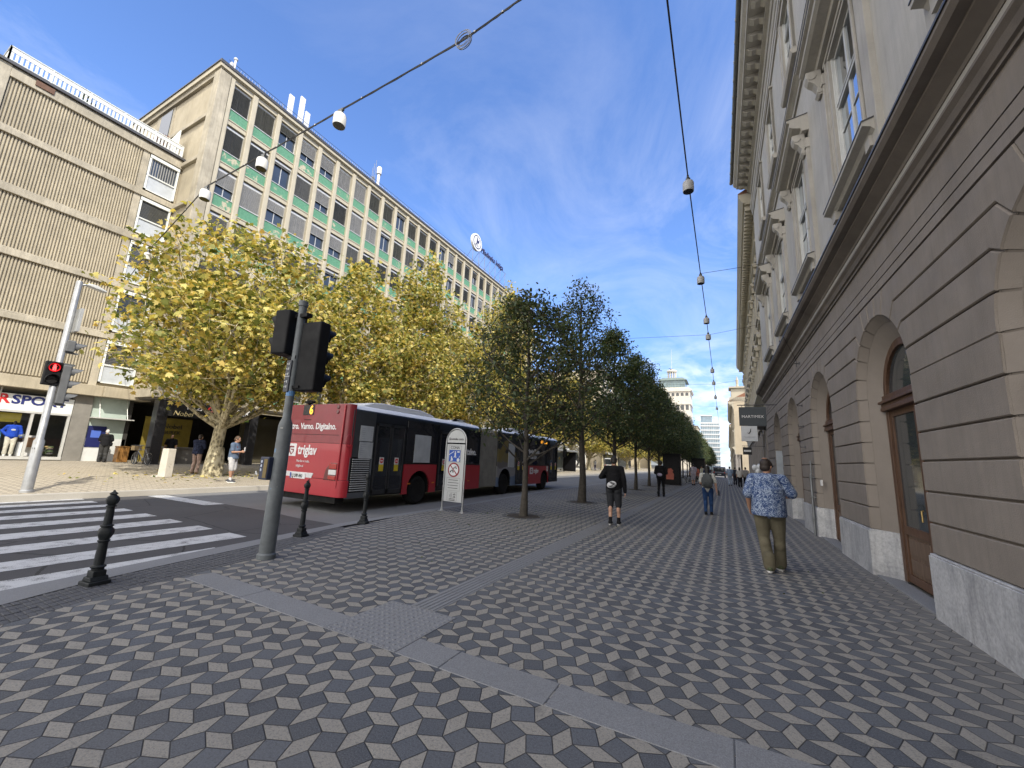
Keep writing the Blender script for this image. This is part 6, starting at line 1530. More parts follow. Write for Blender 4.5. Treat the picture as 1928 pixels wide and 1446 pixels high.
def street_trees():
    X=-5.08
    defs=[(10.65,6.75,2.2,pr([(0,1.2),(.15,2.0),(.4,2.1),(.65,1.7),(.85,1.0),(1,.25)]),31,200,.085,LEAFB,.3,'browning street tree nearest the camera, its thin trunk beside the zone sign'),
          (15.9,9.35,2.5,pr([(0,.9),(.12,1.6),(.3,1.6),(.45,1.2),(.7,1.25),(.88,.9),(1,.2)]),32,150,.13,LEAFD,.5,'tall open-topped street tree, second in the row, with a thick dark trunk'),
          (21.2,8.9,2.6,pr([(0,1.2),(.15,2.0),(.4,2.1),(.65,1.6),(.85,.9),(1,.2)]),34,190,.11,LEAFD,0,'dense pointed street tree, third in the row, behind the man with the hip bag'),
          (26.65,8.7,2.7,pr([(0,1.3),(.15,2.0),(.4,2.0),(.7,1.5),(.88,.9),(1,.2)]),34,190,.09,LEAFD,0,'slim-trunked street tree, fourth in the row, right of the man with the hip bag'),
          (32.15,8.4,2.7,pr([(0,1.3),(.15,2.1),(.45,2.1),(.75,1.4),(1,.2)]),34,180,.09,LEAFD,0,'slim-trunked street tree, fifth in the row, left of the person all in black')]
    protos=[]
    for i,(y,h,z0,p,nl,nt,tr,mt,thin,l) in enumerate(defs):
        b,me=grow(100+i,h,z0,p,nl,nt,tr,lean=(-.012,-.02,0,.01,0)[i],per=62 if i<2 else 66,spread=.30 if i<2 else .36,leaf=.125 if i<2 else .15,mat=mt,bark=BARK,thin=thin)
        t=tree('street_tree',l,(X+(0,.0,0,.03,-.04)[i],y,0),b,me,BARK,G1); protos.append(t); grate(X,y,('cobble ring round the thin trunk by the zone sign','cobble ring round the thick dark trunk of the second street tree','cobble ring behind the man with the hip bag','cobble ring right of the man with the hip bag','cobble ring left of the person in black')[i])
    r=random.Random(21); y=37.6; k=0
    while y<190:
        src=protos[2+k%3]; lab='dark street tree beyond the kiosks, merging with its row' if y>60 else ('dark street tree standing beside the nearer advertising kiosk','dark street tree above the parked bicycles','dark street tree between the two advertising kiosks','dark street tree beside the further advertising kiosk','dark street tree just past the further advertising kiosk')[k]
        c=dup(src,None,(X+r.uniform(-.1,.1),y,0),r.uniform(0,6.28),lab); s=r.uniform(.9,1.02); c.scale=(s,s,s*r.uniform(.92,1.03)); y+=5.45*(1 if y<80 else 1.25); k+=1
street_trees()
G3='plane trees along the far pavement'
def plane_trees():
    X=-20.2
    A=pr([(0,2.4),(.12,4.1),(.35,5.2),(.6,4.8),(.82,3.4),(1,.8)]); B=pr([(0,1.8),(.12,2.8),(.35,3.5),(.6,3.2),(.82,2.0),(1,.35)])
    b,me=grow(201,11.8,3.3,A,24,260,.27,fork=2.3,rise=.8,per=78,spread=.60,leaf=.215,kind='plane',mat=LEAFY)
    b.tube([(0,0,0),(0,0,1.15),(0,0,1.25)],[.42,.30,.26],12)
    t1=tree('plane_tree','spreading yellow-green plane tree with a forked pale trunk in front of the arcade',(X,10.2,far_z(X)),b,me,BARKP,G3)
    b,me=grow(202,13.6,3.6,B,20,175,.25,fork=2.9,rise=.8,per=78,spread=.60,leaf=.215,kind='plane',mat=LEAFY)
    t2=tree('plane_tree','yellow plane tree behind the traffic signal heads and the bus rear',(X,17.0,far_z(X)),b,me,BARKP,G3,.6)
    b,me=grow(203,17.0,3.8,B,22,210,.27,fork=3.2,rise=.8,per=78,spread=.62,leaf=.225,kind='plane',mat=LEAFY)
    t3=tree('plane_tree','tallest bright yellow plane tree above the middle of the bus roof',(X,23.0,far_z(X)),b,me,BARKP,G3)
    src=[t1,t2,t3]; r=random.Random(5)
    labs=['yellow plane tree glimpsed right of the tallest one, behind the browning street tree','pale topped plane tree rising behind the first street tree to the roof sign','plane tree with a sunlit trunk beside the bus shelter']
    for k,(y,s,h) in enumerate(((29.4,1,1.0),(35.8,1.0,1.17),(42.5,.95,1.0),(49.5,1,.95),(57,1,.95),(66,1,.9),(75,1,.9),(86,1,.85),(98,1,.85),(112,1,.85),(128,1,.8),(146,1,.8))):
        c=dup(src[(k+1)%3] if k!=1 else t3,None,(X+r.uniform(-.3,.3),y,far_z(X)),r.uniform(0,6.28),labs[k] if k<3 else 'yellow-green plane tree far along the left side behind the street trees'); c.scale=(s,s,h)
    # a small dark shrub on the roof terrace
    b,me=grow(301,1.9,.3,pr([(0,.3),(.4,.5),(1,.1)]),7,30,.03,per=30,spread=.18,leaf=.12,mat=LEAFD)
    tree('potted_shrub','small dark shrub standing behind the white terrace railing',(-33.2,6.3,20.1),b,me,BARK,'plants on the roof terrace',cat='shrub')
    b,me=grow(302,1.2,.3,pr([(0,.3),(.5,.4),(1,.1)]),7,24,.03,per=26,spread=.15,leaf=.12,mat=leaf_mat('reddish leaves',[(.3,(.10,.03,.02)),(.7,(.20,.07,.04))]))
    t=tree('potted_shrub','reddish potted plant at the inner end of the roof terrace',(-32.6,9.9,20.5),b,me,BARK,'plants on the roof terrace',cat='shrub')
    m=MB(); m.lathe([(.22,-.4),(.28,0),(.24,0.01)],n=12); m.build('pot',M('terracotta',(.25,.10,.05),.8),t)
plane_trees()
def litter():
    r=np.random.default_rng(4); n=420; x=np.concatenate([r.normal(-5.2,1.1,260),r.uniform(-7,1.5,160)]); y=np.concatenate([r.normal(11.5,2.2,130),r.normal(16.5,2.5,130),r.uniform(5,30,160)])
    ok=(x>-7.3); pos=np.stack([x,y,np.full(n,.012)],1)[ok]; me=leaves_mesh('fallen_leaves',pos,.055,LEAFB,'oval',9,droop=.12)
    o=put('fallen_leaves',me); tag(o,'thin scatter of small brown leaves on the patterned paving','fallen leaves',kind='stuff')
    pos=np.stack([r.normal(-20,1.6,260),r.normal(10.3,2.0,260),np.full(260,.17)],1); pos[:,2]=.118+(-15.4-pos[:,0])*(.152/18.6)+.012
    me=leaves_mesh('fallen_leaves',pos,.16,LEAFY,'plane',10,droop=.12); o=put('fallen_leaves',me); tag(o,'yellow leaves fallen round the plane tree on the far pavement','fallen leaves',kind='stuff')
litter()
# ------------------------------------------------------------------ people
def fuse(name,B,vox,mats,parent,smooth=3,extra=None):
    """melt overlapping closed pieces into one continuous skin"""
    me=bpy.data.meshes.new(name); me.from_pydata(B.v,[],B.f); o=bpy.data.objects.new('tmp_fuse',me); COL.objects.link(o)
    m=o.modifiers.new('r','REMESH'); m.mode='VOXEL'; m.voxel_size=vox; m.use_smooth_shade=True
    s=o.modifiers.new('s','SMOOTH'); s.factor=.5; s.iterations=smooth
    bpy.context.view_layer.update(); out=bpy.data.meshes.new_from_object(o.evaluated_get(bpy.context.evaluated_depsgraph_get()))
    bpy.data.objects.remove(o); bpy.data.meshes.remove(me)
    if extra is not None:
        bm=bmesh.new(); bm.from_mesh(out); t=bpy.data.meshes.new('t'); t.from_pydata(extra.v,[],extra.f); t.polygons.foreach_set('material_index',extra.m); t.polygons.foreach_set('use_smooth',[True]*len(t.polygons)); bm.from_mesh(t); bm.to_mesh(out); bm.free(); bpy.data.meshes.remove(t)
    out.materials.clear()
    for q in (mats if isinstance(mats,(list,tuple)) else [mats]): out.materials.append(q)
    return put(name,out,parent)
def cap(B,p0,p1,r0,r1,n=12):
    p0=Vector(p0);p1=Vector(p1); d=(p1-p0); L=d.length
    if L<1e-5: return
    d/=L; P=[];R_=[]
    for k in range(4): a=-PI/2+PI/2*k/4; P.append(p0+d*r0*math.sin(a)*.98); R_.append(max(.0015,r0*math.cos(a)))
    P.append(p0);R_.append(r0);P.append(p1);R_.append(r1)
    for k in range(1,5): a=PI/2*k/4; P.append(p1+d*r1*math.sin(a)*.98); R_.append(max(.0015,r1*math.cos(a)))
    B.tube(P,R_,n)
def ell(B,c,r,rot=None):
    T=None
    if rot: T=Matrix.Translation(c)@Euler(rot).to_matrix().to_4x4(); c=(0,0,0)
    B.ball(c,r,0,16,12,T=T)
SKIN=lambda n,c: M('skin '+n,c,.55,var=.08,scale=14,spec=.4)
SK1=SKIN('light',(.46,.27,.19)); SK2=SKIN('tan',(.36,.20,.13))
CL=lambda n,c,**k: M('cloth '+n,c,.9,**dict(dict(var=.25,scale=7,bump=.5,bscale=14,spec=.12),**k))
def person(label,loc,rz,h=1.75,J=None,top=None,bottom=None,shoes=None,hair=None,skin=SK1,vox=.014,fat=0.0,female=False,curl=.6,group=None,headturn=0,headtilt=0,socks=None,stub=False):
    """figure facing local +Y. J overrides joints; top/bottom: dict(mat,...)"""
    t=thing('person',label,'person',loc,rz,group); s=h/1.75
    j=dict(head=(0,.02,1.635),neck=(0,.0,1.50),chest=(0,.0,1.30),belly=(0,.02,1.10),pelvis=(0,0,.95),
           Lsh=(-.185,0,1.425),Rsh=(.185,0,1.425),Lel=(-.235,-.03,1.13),Rel=(.235,-.03,1.13),Lwr=(-.245,.06,.88),Rwr=(.245,.06,.88),
           Lhip=(-.095,0,.92),Rhip=(.095,0,.92),Lkn=(-.10,.04,.50),Rkn=(.10,.04,.50),Lan=(-.10,0,.085),Ran=(.10,0,.085))
    if J: j.update(J)
    j={k:Vector(v)*s for k,v in j.items()}
    f=1+fat; S=lambda *v: tuple(x*s for x in v)
    def torso(B,g=0.0,lo=True):
        sw=.86 if female else 1.0
        c=j['chest']; 
        ell(B,c+Vector(S(0,0,.02)),((.168*sw*f+g)*s,(.118*f+g)*s,(.19+g)*s)); ell(B,c+Vector(S(0,-.02,.10)),((.178*sw+g)*s,(.098*f+g)*s,(.10+g)*s))
        ell(B,j['belly']+Vector(S(0,.03*fat*3,0)),((.150*f*(.92 if female else 1)+g)*s,(.112*f+.10*fat+g)*s,(.19+g)*s)); ell(B,j['pelvis'],((.162*f+(.012 if female else 0)+g)*s,(.118*f+g)*s,(.13+g)*s))
        cap(B,j['Lsh'],j['Rsh'],(.062+g)*s,(.062+g)*s)
    def leg(B,sd,g=0,z=1.0,cuff=None):
        hp,kn,an=j[sd+'hip'],j[sd+'kn'],j[sd+'an']
        cap(B,hp,kn,(.086*f+g)*s,(.058+g*.9)*s); 
        if z>=1: e=an
        else: e=kn.lerp(an,z) 
        cap(B,kn,e,(.056+g*.9)*s,(.040+g if z>=1 else .052+g)*s if cuff is None else (cuff)*s)
        ell(B,kn.lerp(an,.28)+Vector(S(0,-.018,0)),((.053+g)*s,(.056+g)*s,(.11)*s)) if z>=.5 else None
    def arm(B,sd,g=0,frac=2.0):
        sh,el,wr=j[sd+'sh'],j[sd+'el'],j[sd+'wr']
        if frac<=1: cap(B,sh,sh.lerp(el,frac),(.058+g)*s,(.048+g*1.25)*s)
        else: cap(B,sh,el,(.056+g)*s,(.043+g)*s); cap(B,el,el.lerp(wr,min(1,frac-1)),(.042+g)*s,(.030+g)*s)
    def hand(B,sd):
        el,wr=j[sd+'el'],j[sd+'wr']; d=(wr-el).normalized(); sg=-1 if sd=='L' else 1
        up=Vector((0,1,0)) if abs(d.y)<.8 else Vector((0,0,1)); a=(up-d*up.dot(d)).normalized()   # direction of the thumb edge
        nrm=d.cross(a)*sg; c=wr+d*.05*s
        for k in range(4): 
            o=a*(.030-.020*k)*s; cap(B,wr+d*.015*s+o*.6,wr+d*.088*s+o,.015*s,.0135*s,8)
            L=(.072,.080,.074,.058)[k]*s; b0=wr+d*.088*s+o*1.12; cu=curl+.12*k
            q1=b0+(d*math.cos(cu*.5)-nrm*math.sin(cu*.5))*L*.45; q2=q1+(d*math.cos(cu*1.3)-nrm*math.sin(cu*1.3))*L*.32; q3=q2+(d*math.cos(cu*1.9)-nrm*math.sin(cu*1.9))*L*.25
            cap(B,b0,q1,.0098*s,.0090*s,8); cap(B,q1,q2,.0090*s,.0082*s,8); cap(B,q2,q3,.0082*s,.007*s,8)
        b0=wr+d*.03*s+a*.028*s; q1=b0+(d*.6+a*.75-nrm*.25).normalized()*.038*s; q2=q1+(d*.85+a*.35-nrm*.4).normalized()*.034*s; cap(B,b0,q1,.0125*s,.0108*s,8); cap(B,q1,q2,.0108*s,.0085*s,8)
    B=MB(); hd=j['head']; Rh=Euler((headtilt,0,headturn)).to_matrix().to_4x4(); TH=Matrix.Translation(hd)@Rh
    def H(p): return tuple(TH@(Vector(p)*s))
    def hell(B,c,r): B.ball((0,0,0),tuple(x*s for x in r),0,16,12,T=TH@Matrix.Translation(Vector(c)*s))
    hell(B,(0,-.01,.025),(.076,.096,.098)); hell(B,(0,.022,-.05),(.058,.070,.072)); hell(B,(0,.055,-.085),(.034,.035,.032))
    cap(B,H((0,.090,.012)),H((0,.108,-.022)),.010*s,.0145*s,8); cap(B,H((-.018,.088,-.058)),H((.018,.088,-.058)),.0085*s,.0085*s,8)
    for sg in (-1,1): hell(B,(sg*.078,-.005,-.012),(.010,.024,.032)); cap(B,H((sg*.018,.088,.024)),H((sg*.052,.072,.024)),.009*s,.007*s,8)
    cap(B,j['neck']+Vector(S(0,-.012,-.05)),hd+Vector(S(0,-.015,-.05)),.056*s,.052*s)
    torso(B); 
    for sd in 'LR':
        leg(B,sd); arm(B,sd); hand(B,sd)
        an=j[sd+'an']; foot=an+Vector((0,.0,0)); cap(B,an+Vector(S(0,-.03,-.035)),an+Vector(S(0,.12,-.055)),.036*s,.028*s)
    E=MB()
    for sg in (-1,1): 
        E.ball((0,0,0),.0125*s,1,8,6,T=TH@Matrix.Translation(Vector((sg*.032,.078,.002))*s)); E.ball((0,0,0),.0068*s,2,8,6,T=TH@Matrix.Translation(Vector((sg*.032,.0865,.002))*s))
    E.ball((0,0,0),(.019*s,.006*s,.006*s),3,8,6,T=TH@Matrix.Translation(Vector((0,.0955,-.058))*s))
    fuse('body',B,vox,[skin,M('eye white',(.6,.6,.58),.3),M('eye dark',(.03,.02,.015),.2),M('lip',(.30,.11,.09),.5)],t,3,E)
    if top:
        B=MB(); g=top.get('g',.016); torso(B,g); sl=top.get('sleeve',.62)
        if top.get('hem'):   # loose hem hanging over the waistband
            c=j['pelvis']; B.lathe([((.155*f+g)*s,.34*s),((.160*f+g)*s,.20*s),((.165*f+g)*s,.08*s),((.168*f+g)*s,top['hem']*s),((.155*f+g)*s,top['hem']*s-.004)],(0,0,0),24,T=Matrix.Translation(c)@Matrix.Diagonal((1.10,.92+fat*.9,1,1)))
        for sd in 'LR':
            if sl: arm(B,sd,g*(1.0 if sl>1 else 1.2),sl)
        if top.get('collar'): cap(B,j['neck']+Vector(S(0,-.02,-.075)),j['neck']+Vector(S(0,-.016,-.03)),.078*s,.064*s)
        fuse(top.get('name','shirt'),B,max(vox,.011),top['mat'],t,4)
    if bottom:
        B=MB(); g=bottom.get('g',.014); ell(B,j['pelvis']+Vector(S(0,0,.01)),((.160*f+g*.6)*s,(.120*f+g*.6)*s,(.11+g)*s))
        for sd in 'LR':
            leg(B,sd,g,bottom.get('len',1.0),bottom.get('cuff')); hp=j[sd+'hip']; ell(B,hp+Vector(S(0,-.02,-.02)),((.088*f+g*.6)*s,(.100*f+g*.6)*s,(.10+g)*s))
            if bottom.get('len',1)>=1: an=j[sd+'an']; cap(B,an+Vector(S(0,-.01,.14)),an+Vector(S(0,-.005,.055)),(.052+g)*s,(.056+g)*s)
        fuse(bottom.get('name','trousers'),B,max(vox,.011),bottom['mat'],t,4)
    if socks:
        B=MB()
        for sd in 'LR': an=j[sd+'an']; kn=j[sd+'kn']; cap(B,an,an.lerp(kn,.22),.046*s,.047*s)
        fuse('socks',B,.012,socks,t)
    if shoes:
        for sd in 'LR':
            an=j[sd+'an']; B=MB(); toe=j.get(sd+'toe'); d=Vector((0,1,0)) if toe is None else (toe-an); d.z*=.0 if toe is None else 1; 
            pit=0 if toe is None else math.atan2((toe-an).z+.05*s,(toe-an).y)
            T=Matrix.Translation(an)@Matrix.Rotation(pit,4,'X')
            def tb(B,c,r): B.ball((0,0,0),tuple(x*s for x in r),0,14,10,T=T@Matrix.Translation(Vector(c)*s))
            tb(B,(0,-.03,-.03),(.049,.068,.055)); tb(B,(0,.06,-.043),(.050,.11,.038)); tb(B,(0,.135,-.050),(.051,.066,.031)); tb(B,(0,-.01,.0),(.048,.055,.05))
            sh=fuse('shoe',B,max(.009,vox*.7),shoes[0],t,2)
            B=MB(); P=[(.054*math.cos(a)*(1.0 if math.sin(a)>-.2 else .9),.05+.155*math.sin(a)) for a in [2*PI*k/20 for k in range(20)]]
            B.prism([(x*s,y*s) for x,y in P],2,-.088*s,-.060*s,T=T); B.build('sole',shoes[1],sh,bevel=.004)
    if hair:
        B=MB(); st=hair.get('style','short'); 
        if st in ('short','balding'):
            hell(B,(0,-.022,.035),(.082,.098,.098)); hell(B,(0,-.05,-.02),(.079,.07,.07)) 
            for sg in (-1,1): hell(B,(sg*.064,.0,.03),(.022,.06,.045))
        else:
            hell(B,(0,-.02,.032),(.088,.104,.104)); hell(B,(0,-.075,-.06),(.086,.055,.12)); hell(B,(0,-.085,-.17),(.085,.05,.14)); hell(B,(.02,-.085,-.26),(.06,.04,.10))
        o=fuse('hair',B,max(.010,vox*.8),hair['mat'],t,2)
        if st=='balding':
            E=MB(); E.ball((0,0,0),(.040*s,.046*s,.014*s),0,14,8,T=TH@Matrix.Translation(Vector((.0,-.040,.124))*s)); E.build('bald_crown',skin,o,smooth=60)
    return t,j,s,TH
BLACKC=CL('black',(.012,.012,.014)); 
def floral():
    g=NG('floral shirt cotton'); v=g.pos('Object'); a=g.noise(v,6,3,.55,2.4)
    line=g.math('LESS_THAN',g.math('ABSOLUTE',g.math('SUBTRACT',a,.5)),.017); a2=g.noise(g.mapping(v,(1,1,1),(4,2,7)),8,3,.6,3.0); line2=g.math('LESS_THAN',g.math('ABSOLUTE',g.math('SUBTRACT',a2,.5)),.015)
    fl=g.voro(v,10); ring=g.math('LESS_THAN',g.math('ABSOLUTE',g.math('SUBTRACT',fl,.30)),.05); dot=g.math('LESS_THAN',fl,.09)
    m=g.math('MAXIMUM',g.math('MAXIMUM',line,line2),g.math('MAXIMUM',g.math('MULTIPLY',ring,g.math('GREATER_THAN',g.noise(v,40,2),.47)),dot))
    c=g.mix(g.noise(v,5,3),(.014,.035,.12),(.022,.06,.17)); c=g.mix(m,c,(.30,.36,.46)); g.set(Base_Color=c,Roughness=.85); g.bump(g.noise(v,7,4,.6,.8),.6,.03); return g.m
def man_floral():
    t,j,s,TH=person('heavy-set man in a blue floral shirt and khaki trousers walking beside the arched facade',(.60,8.18,0),-.08,1.78,
        dict(Lsh=(-.205,0,1.43),Rsh=(.205,0,1.43),Lel=(-.285,-.07,1.16),Lwr=(-.275,.05,.95),Rel=(.33,.03,1.20),Rwr=(.30,.25,1.17),Lhip=(-.10,0,.92),Rhip=(.10,0,.92),
             Lkn=(-.095,.05,.50),Lan=(-.03,-.14,.095),Rkn=(.12,.12,.50),Ran=(.115,.18,.085)),
        top=dict(mat=floral(),sleeve=.92,g=.026,hem=-.10,collar=True),bottom=dict(mat=CL('khaki',(.125,.112,.078),scale=4),g=.032,cuff=.088),
        shoes=(CL('olive shoe',(.09,.10,.06)),M('white sole',(.62,.62,.6),.6)),hair=dict(mat=M('dark brown hair',(.022,.014,.010),.6,var=.5,scale=60,bump=.5,bscale=160),style='balding'),skin=SK2,vox=.0085,fat=.20,headturn=-.45)
    B=MB(); 
    for sg in (-1,1): 
        B.tube([TH@(Vector((sg*.078,.0,.008))*s),TH@(Vector((sg*.075,.085,.008))*s)],.004,5)
        B.ball((0,0,0),(.027*s,.006*s,.02*s),0,10,6,T=TH@Matrix.Translation(Vector((sg*.034,.100,.002))*s))
    B.build('glasses',BTX,t)
man_floral()
def man_hipbag():
    t,j,s,TH=person('young man in a black top and grey shorts walking along the ribbed guide path',(-2.66,11.05,0),.10,1.76,
        dict(Lsh=(-.19,0,1.43),Rsh=(.19,0,1.43),Lel=(-.33,-.06,1.20),Lwr=(-.16,.16,1.22),Rel=(.27,-.04,1.13),Rwr=(.285,.03,.85),Lkn=(-.09,.06,.50),Lan=(-.075,-.06,.10),Rkn=(.11,.10,.51),Ran=(.115,.12,.085)),
        top=dict(mat=BLACKC,sleeve=1.98,g=.020,hem=-.05,collar=True,name='sweatshirt'),bottom=dict(mat=CL('charcoal shorts',(.035,.037,.042)),g=.030,len=.06,name='shorts'),
        shoes=(CL('black trainer',(.018,.018,.02)),M('pale sole',(.4,.4,.4),.6)),socks=BLACKC,hair=dict(mat=M('black hair',(.012,.010,.009),.6,var=.5,scale=60)),vox=.010)
    b=thing('hip_bag','white hip bag with a black swoosh on the man in grey shorts','bag',(-2.66,11.05,0),.10)
    B=MB(); B.ball((0,0,0),(.13,.05,.085),T=Matrix.Translation((-.03,-.185,1.03))@Matrix.Rotation(-.35,4,'Y')); o=B.build('pouch',M('white bag cloth',(.55,.56,.58),.7,var=.08),b,smooth=60)
    B=MB(); T=Matrix.Translation((-.03,-.238,1.025))@Matrix.Rotation(-.35,4,'Y'); B.prism([(-.085,.0),(-.05,-.035),(.0,-.035),(.09,.03),(.0,-.018),(-.045,-.012)],1,-.004,.004,T=T); B.build('swoosh_mark',BTX,o)
    q=text('lettering','NIKE',.062,BTX,o,(-.085,-.236,1.075),(PI/2,.35,0),bold=.003)
    B=MB(); B.tube([(.10,-.16,1.08),(.17,-.10,1.25),(.16,-.08,1.42),(.03,-.05,1.50)],.012,6); B.tube([(-.15,-.15,1.0),(-.2,0,1.0),(-.1,.16,1.02)],.012,6); B.build('strap',BLACKC,b)
man_hipbag()
def woman_backpack():
    t,j,s,TH=person('long-haired woman in a white top and blue jeans carrying a grey backpack',(-.60,15.95,0),0,1.63,
        dict(Rel=(.27,-.05,1.12),Rwr=(.30,.0,.86),Lel=(-.24,.02,1.13),Lwr=(-.20,.2,1.05),Lkn=(-.085,.03,.50),Lan=(-.08,-.08,.09),Rkn=(.10,.09,.51),Ran=(.10,.10,.085)),
        top=dict(mat=CL('white top',(.50,.50,.47)),sleeve=.75,g=.018,name='blouse'),bottom=dict(mat=CL('denim',(.025,.055,.14),scale=5),g=.018,cuff=.058,len=.93),
        shoes=(CL('black shoe',(.016,.016,.018)),M('dark sole',(.05,.05,.05),.7)),hair=dict(mat=M('black hair',(.012,.010,.009),.6,var=.5,scale=60),style='long'),female=True,vox=.011)
    b=thing('backpack','large grey backpack worn by the woman in blue jeans','backpack',(-.60,15.95,0)); g=CL('grey nylon',(.085,.092,.095),scale=4)
    B=MB(); B.ball((0,0,0),(.19,.10,.22),T=Matrix.Translation((0,-.20,1.13))); B.ball((0,0,0),(.175,.085,.12),T=Matrix.Translation((0,-.22,1.0))); B.ball((0,0,0),(.13,.07,.12),T=Matrix.Translation((0,-.17,1.28))); fuse('pack',B,.012,g,b,3)
    B=MB(); B.ball((0,0,0),(.13,.04,.10),T=Matrix.Translation((0,-.29,1.02))); fuse('front_pocket',B,.012,CL('grey nylon dark',(.055,.06,.062)),b,2)
    for sg in (-1,1): B=MB(); B.tube([(sg*.11,-.13,1.30),(sg*.13,-.02,1.39),(sg*.12,.12,1.28),(sg*.13,.10,1.05),(sg*.15,-.08,.98)],.018,6); B.build('strap',g,b)
    bt=thing('bottle','dark bottle held in the right hand of the woman with the grey backpack','bottle',(-.26,15.97,.66)); B=MB(); B.lathe([(.028,0),(.03,.02),(.03,.13),(.012,.17),(.012,.19)],n=12); B.build('flask',BTX,bt,smooth=40)
woman_backpack()
def person_black():
    person('person dressed all in black with a lilac pouch, between the trees and guide path',(-3.02,22.6,0),0,1.80,
        dict(Lel=(-.26,.02,1.15),Lwr=(-.16,.22,1.1),Rel=(.27,.03,1.16),Rwr=(.18,.24,1.12),Lan=(-.10,-.10,.09),Rkn=(.11,.10,.51),Ran=(.12,.10,.085)),
        top=dict(mat=BLACKC,sleeve=1.98,g=.034,hem=-.04,name='jacket'),bottom=dict(mat=BLACKC,g=.012,cuff=.05),shoes=(BLACKC,BTX),hair=dict(mat=M('black hair',(.012,.010,.009),.6,var=.5,scale=60)),vox=.014)
    b=thing('belt_pouch','lilac pouch worn at the back of the person in black','bag',(-3.02,22.6,0)); B=MB(); B.ball((-.02,-.19,1.10),(.12,.06,.085)); B.build('pouch',CL('lilac',(.36,.33,.45)),b,smooth=60)
    B=MB(); B.tube([(-.14,-.17,1.1),(-.2,0,1.1),(-.12,.16,1.1),(.12,.16,1.1),(.2,0,1.1),(.1,-.17,1.1)],.012,6); B.build('strap',BLACKC,b)
person_black()
def man_phone():
    x,y=-16.95,9.2
    person('bearded man in a blue-grey T-shirt and pale shorts looking at a phone in the sun',(x,y,far_z(x)),-.95,1.76,
        dict(Lel=(-.22,.05,1.14),Lwr=(-.08,.27,1.16),Rel=(.22,.05,1.14),Rwr=(.08,.27,1.16),head=(0,.05,1.63),Lan=(-.09,-.06,.085),Ran=(.10,.07,.085)),
        top=dict(mat=CL('slate T-shirt',(.10,.135,.20)),sleeve=.7,g=.016,hem=-.06,name='t_shirt'),bottom=dict(mat=CL('pale shorts',(.42,.42,.43)),g=.028,len=.04,name='shorts'),
        shoes=(CL('grey trainer',(.06,.065,.08)),M('white sole',(.62,.62,.6),.6)),socks=CL('white sock',(.6,.6,.6)),hair=dict(mat=M('brown hair',(.06,.035,.02),.6,var=.5,scale=60)),skin=SK2,vox=.013,headtilt=-.35)
    a=-.95; dx,dy=-math.sin(a),math.cos(a); p=thing('phone','pale phone held by the man in the blue-grey T-shirt','phone',(x+dx*.37,y+dy*.37,far_z(x)+1.2),a); B=MB(); B.box(-.04,-.01,0,.04,.0,.15); o=B.build('case',WTX,p,bevel=.004)
    b=thing('shoulder_bag','dark shoulder bag with a red edge at the hip of the man with the phone','bag',(x,y,far_z(x)),a); B=MB(); B.ball((-.21,-.02,.98),(.06,.13,.10)); B.build('bag_body',CL('dark bag',(.02,.02,.025)),b,smooth=60); B=MB(); B.tube([(-.2,-.1,1.05),(-.05,-.13,1.3),(.15,-.05,1.47),(.08,.12,1.35),(-.15,.14,1.05)],.012,6); B.build('strap',CL('red strap',(.2,.03,.02)),b)
man_phone()
def man_leaning():
    x,y=-21.2,9.95
    person('man in a dark patterned jacket and pinkish trousers leaning on the plane tree trunk',(x,y,far_z(x)),.5,1.78,
        dict(head=(.03,.0,1.62),Lel=(-.20,.08,1.15),Lwr=(-.02,.22,1.15),Rel=(.22,.06,1.15),Rwr=(.06,.24,1.12)),
        top=dict(mat=CL('dark patterned jacket',(.02,.025,.05),var=.7,scale=16),sleeve=1.95,g=.026,hem=-.07,name='jacket'),bottom=dict(mat=CL('pinkish trousers',(.30,.22,.19)),g=.018),shoes=(CL('tan shoe',(.2,.14,.08)),M('pale sole',(.4,.4,.4))),hair=dict(mat=M('dark brown hair',(.022,.014,.010),.6,var=.5,scale=60,bump=.5,bscale=160)),vox=.014)
man_leaning()
def man_cash():
    x,y=-30.55,9.75
    person('person in a pale cap and wide grey trousers at the cash machine',(x,y,far_z(x)),R(75),1.78,
        dict(Lel=(-.24,.05,1.15),Lwr=(-.2,.25,1.1),Rel=(.26,.0,1.15),Rwr=(.2,.2,1.02)),top=dict(mat=BLACKC,sleeve=.85,g=.026,hem=-.08,name='t_shirt'),bottom=dict(mat=CL('wide grey trousers',(.045,.045,.045)),g=.045,cuff=.10),shoes=(BLACKC,BTX),hair=dict(mat=CL('pale cap',(.5,.48,.45)),style='short'),vox=.016)
    b=thing('shoulder_bag','black shoulder bag of the person at the cash machine','bag',(x,y,far_z(x)),R(75)); B=MB(); B.ball((.24,-.05,.98),(.07,.15,.12)); B.build('bag_body',BLACKC,b,smooth=60); B=MB(); B.tube([(.22,-.12,1.08),(.0,-.14,1.42),(-.12,.0,1.5),(.0,.13,1.35),(.22,.04,1.08)],.014,6); B.build('strap',BLACKC,b)
man_cash()
x=-30.2
person('vendor in a dark T-shirt standing in the shade of the arcade counter',(-29.0,12.15,.2),-PI/2-.3,1.75,dict(Lel=(-.25,.03,1.14),Lwr=(-.22,.2,.98),Rel=(.25,.0,1.14),Rwr=(.25,.08,.9)),top=dict(mat=BLACKC,sleeve=.8,g=.02,name='t_shirt'),bottom=dict(mat=CL('dark jeans',(.03,.03,.04)),g=.018),shoes=(BLACKC,BTX),hair=dict(mat=M('black hair',(.012,.010,.009))),skin=SK2,vox=.018)
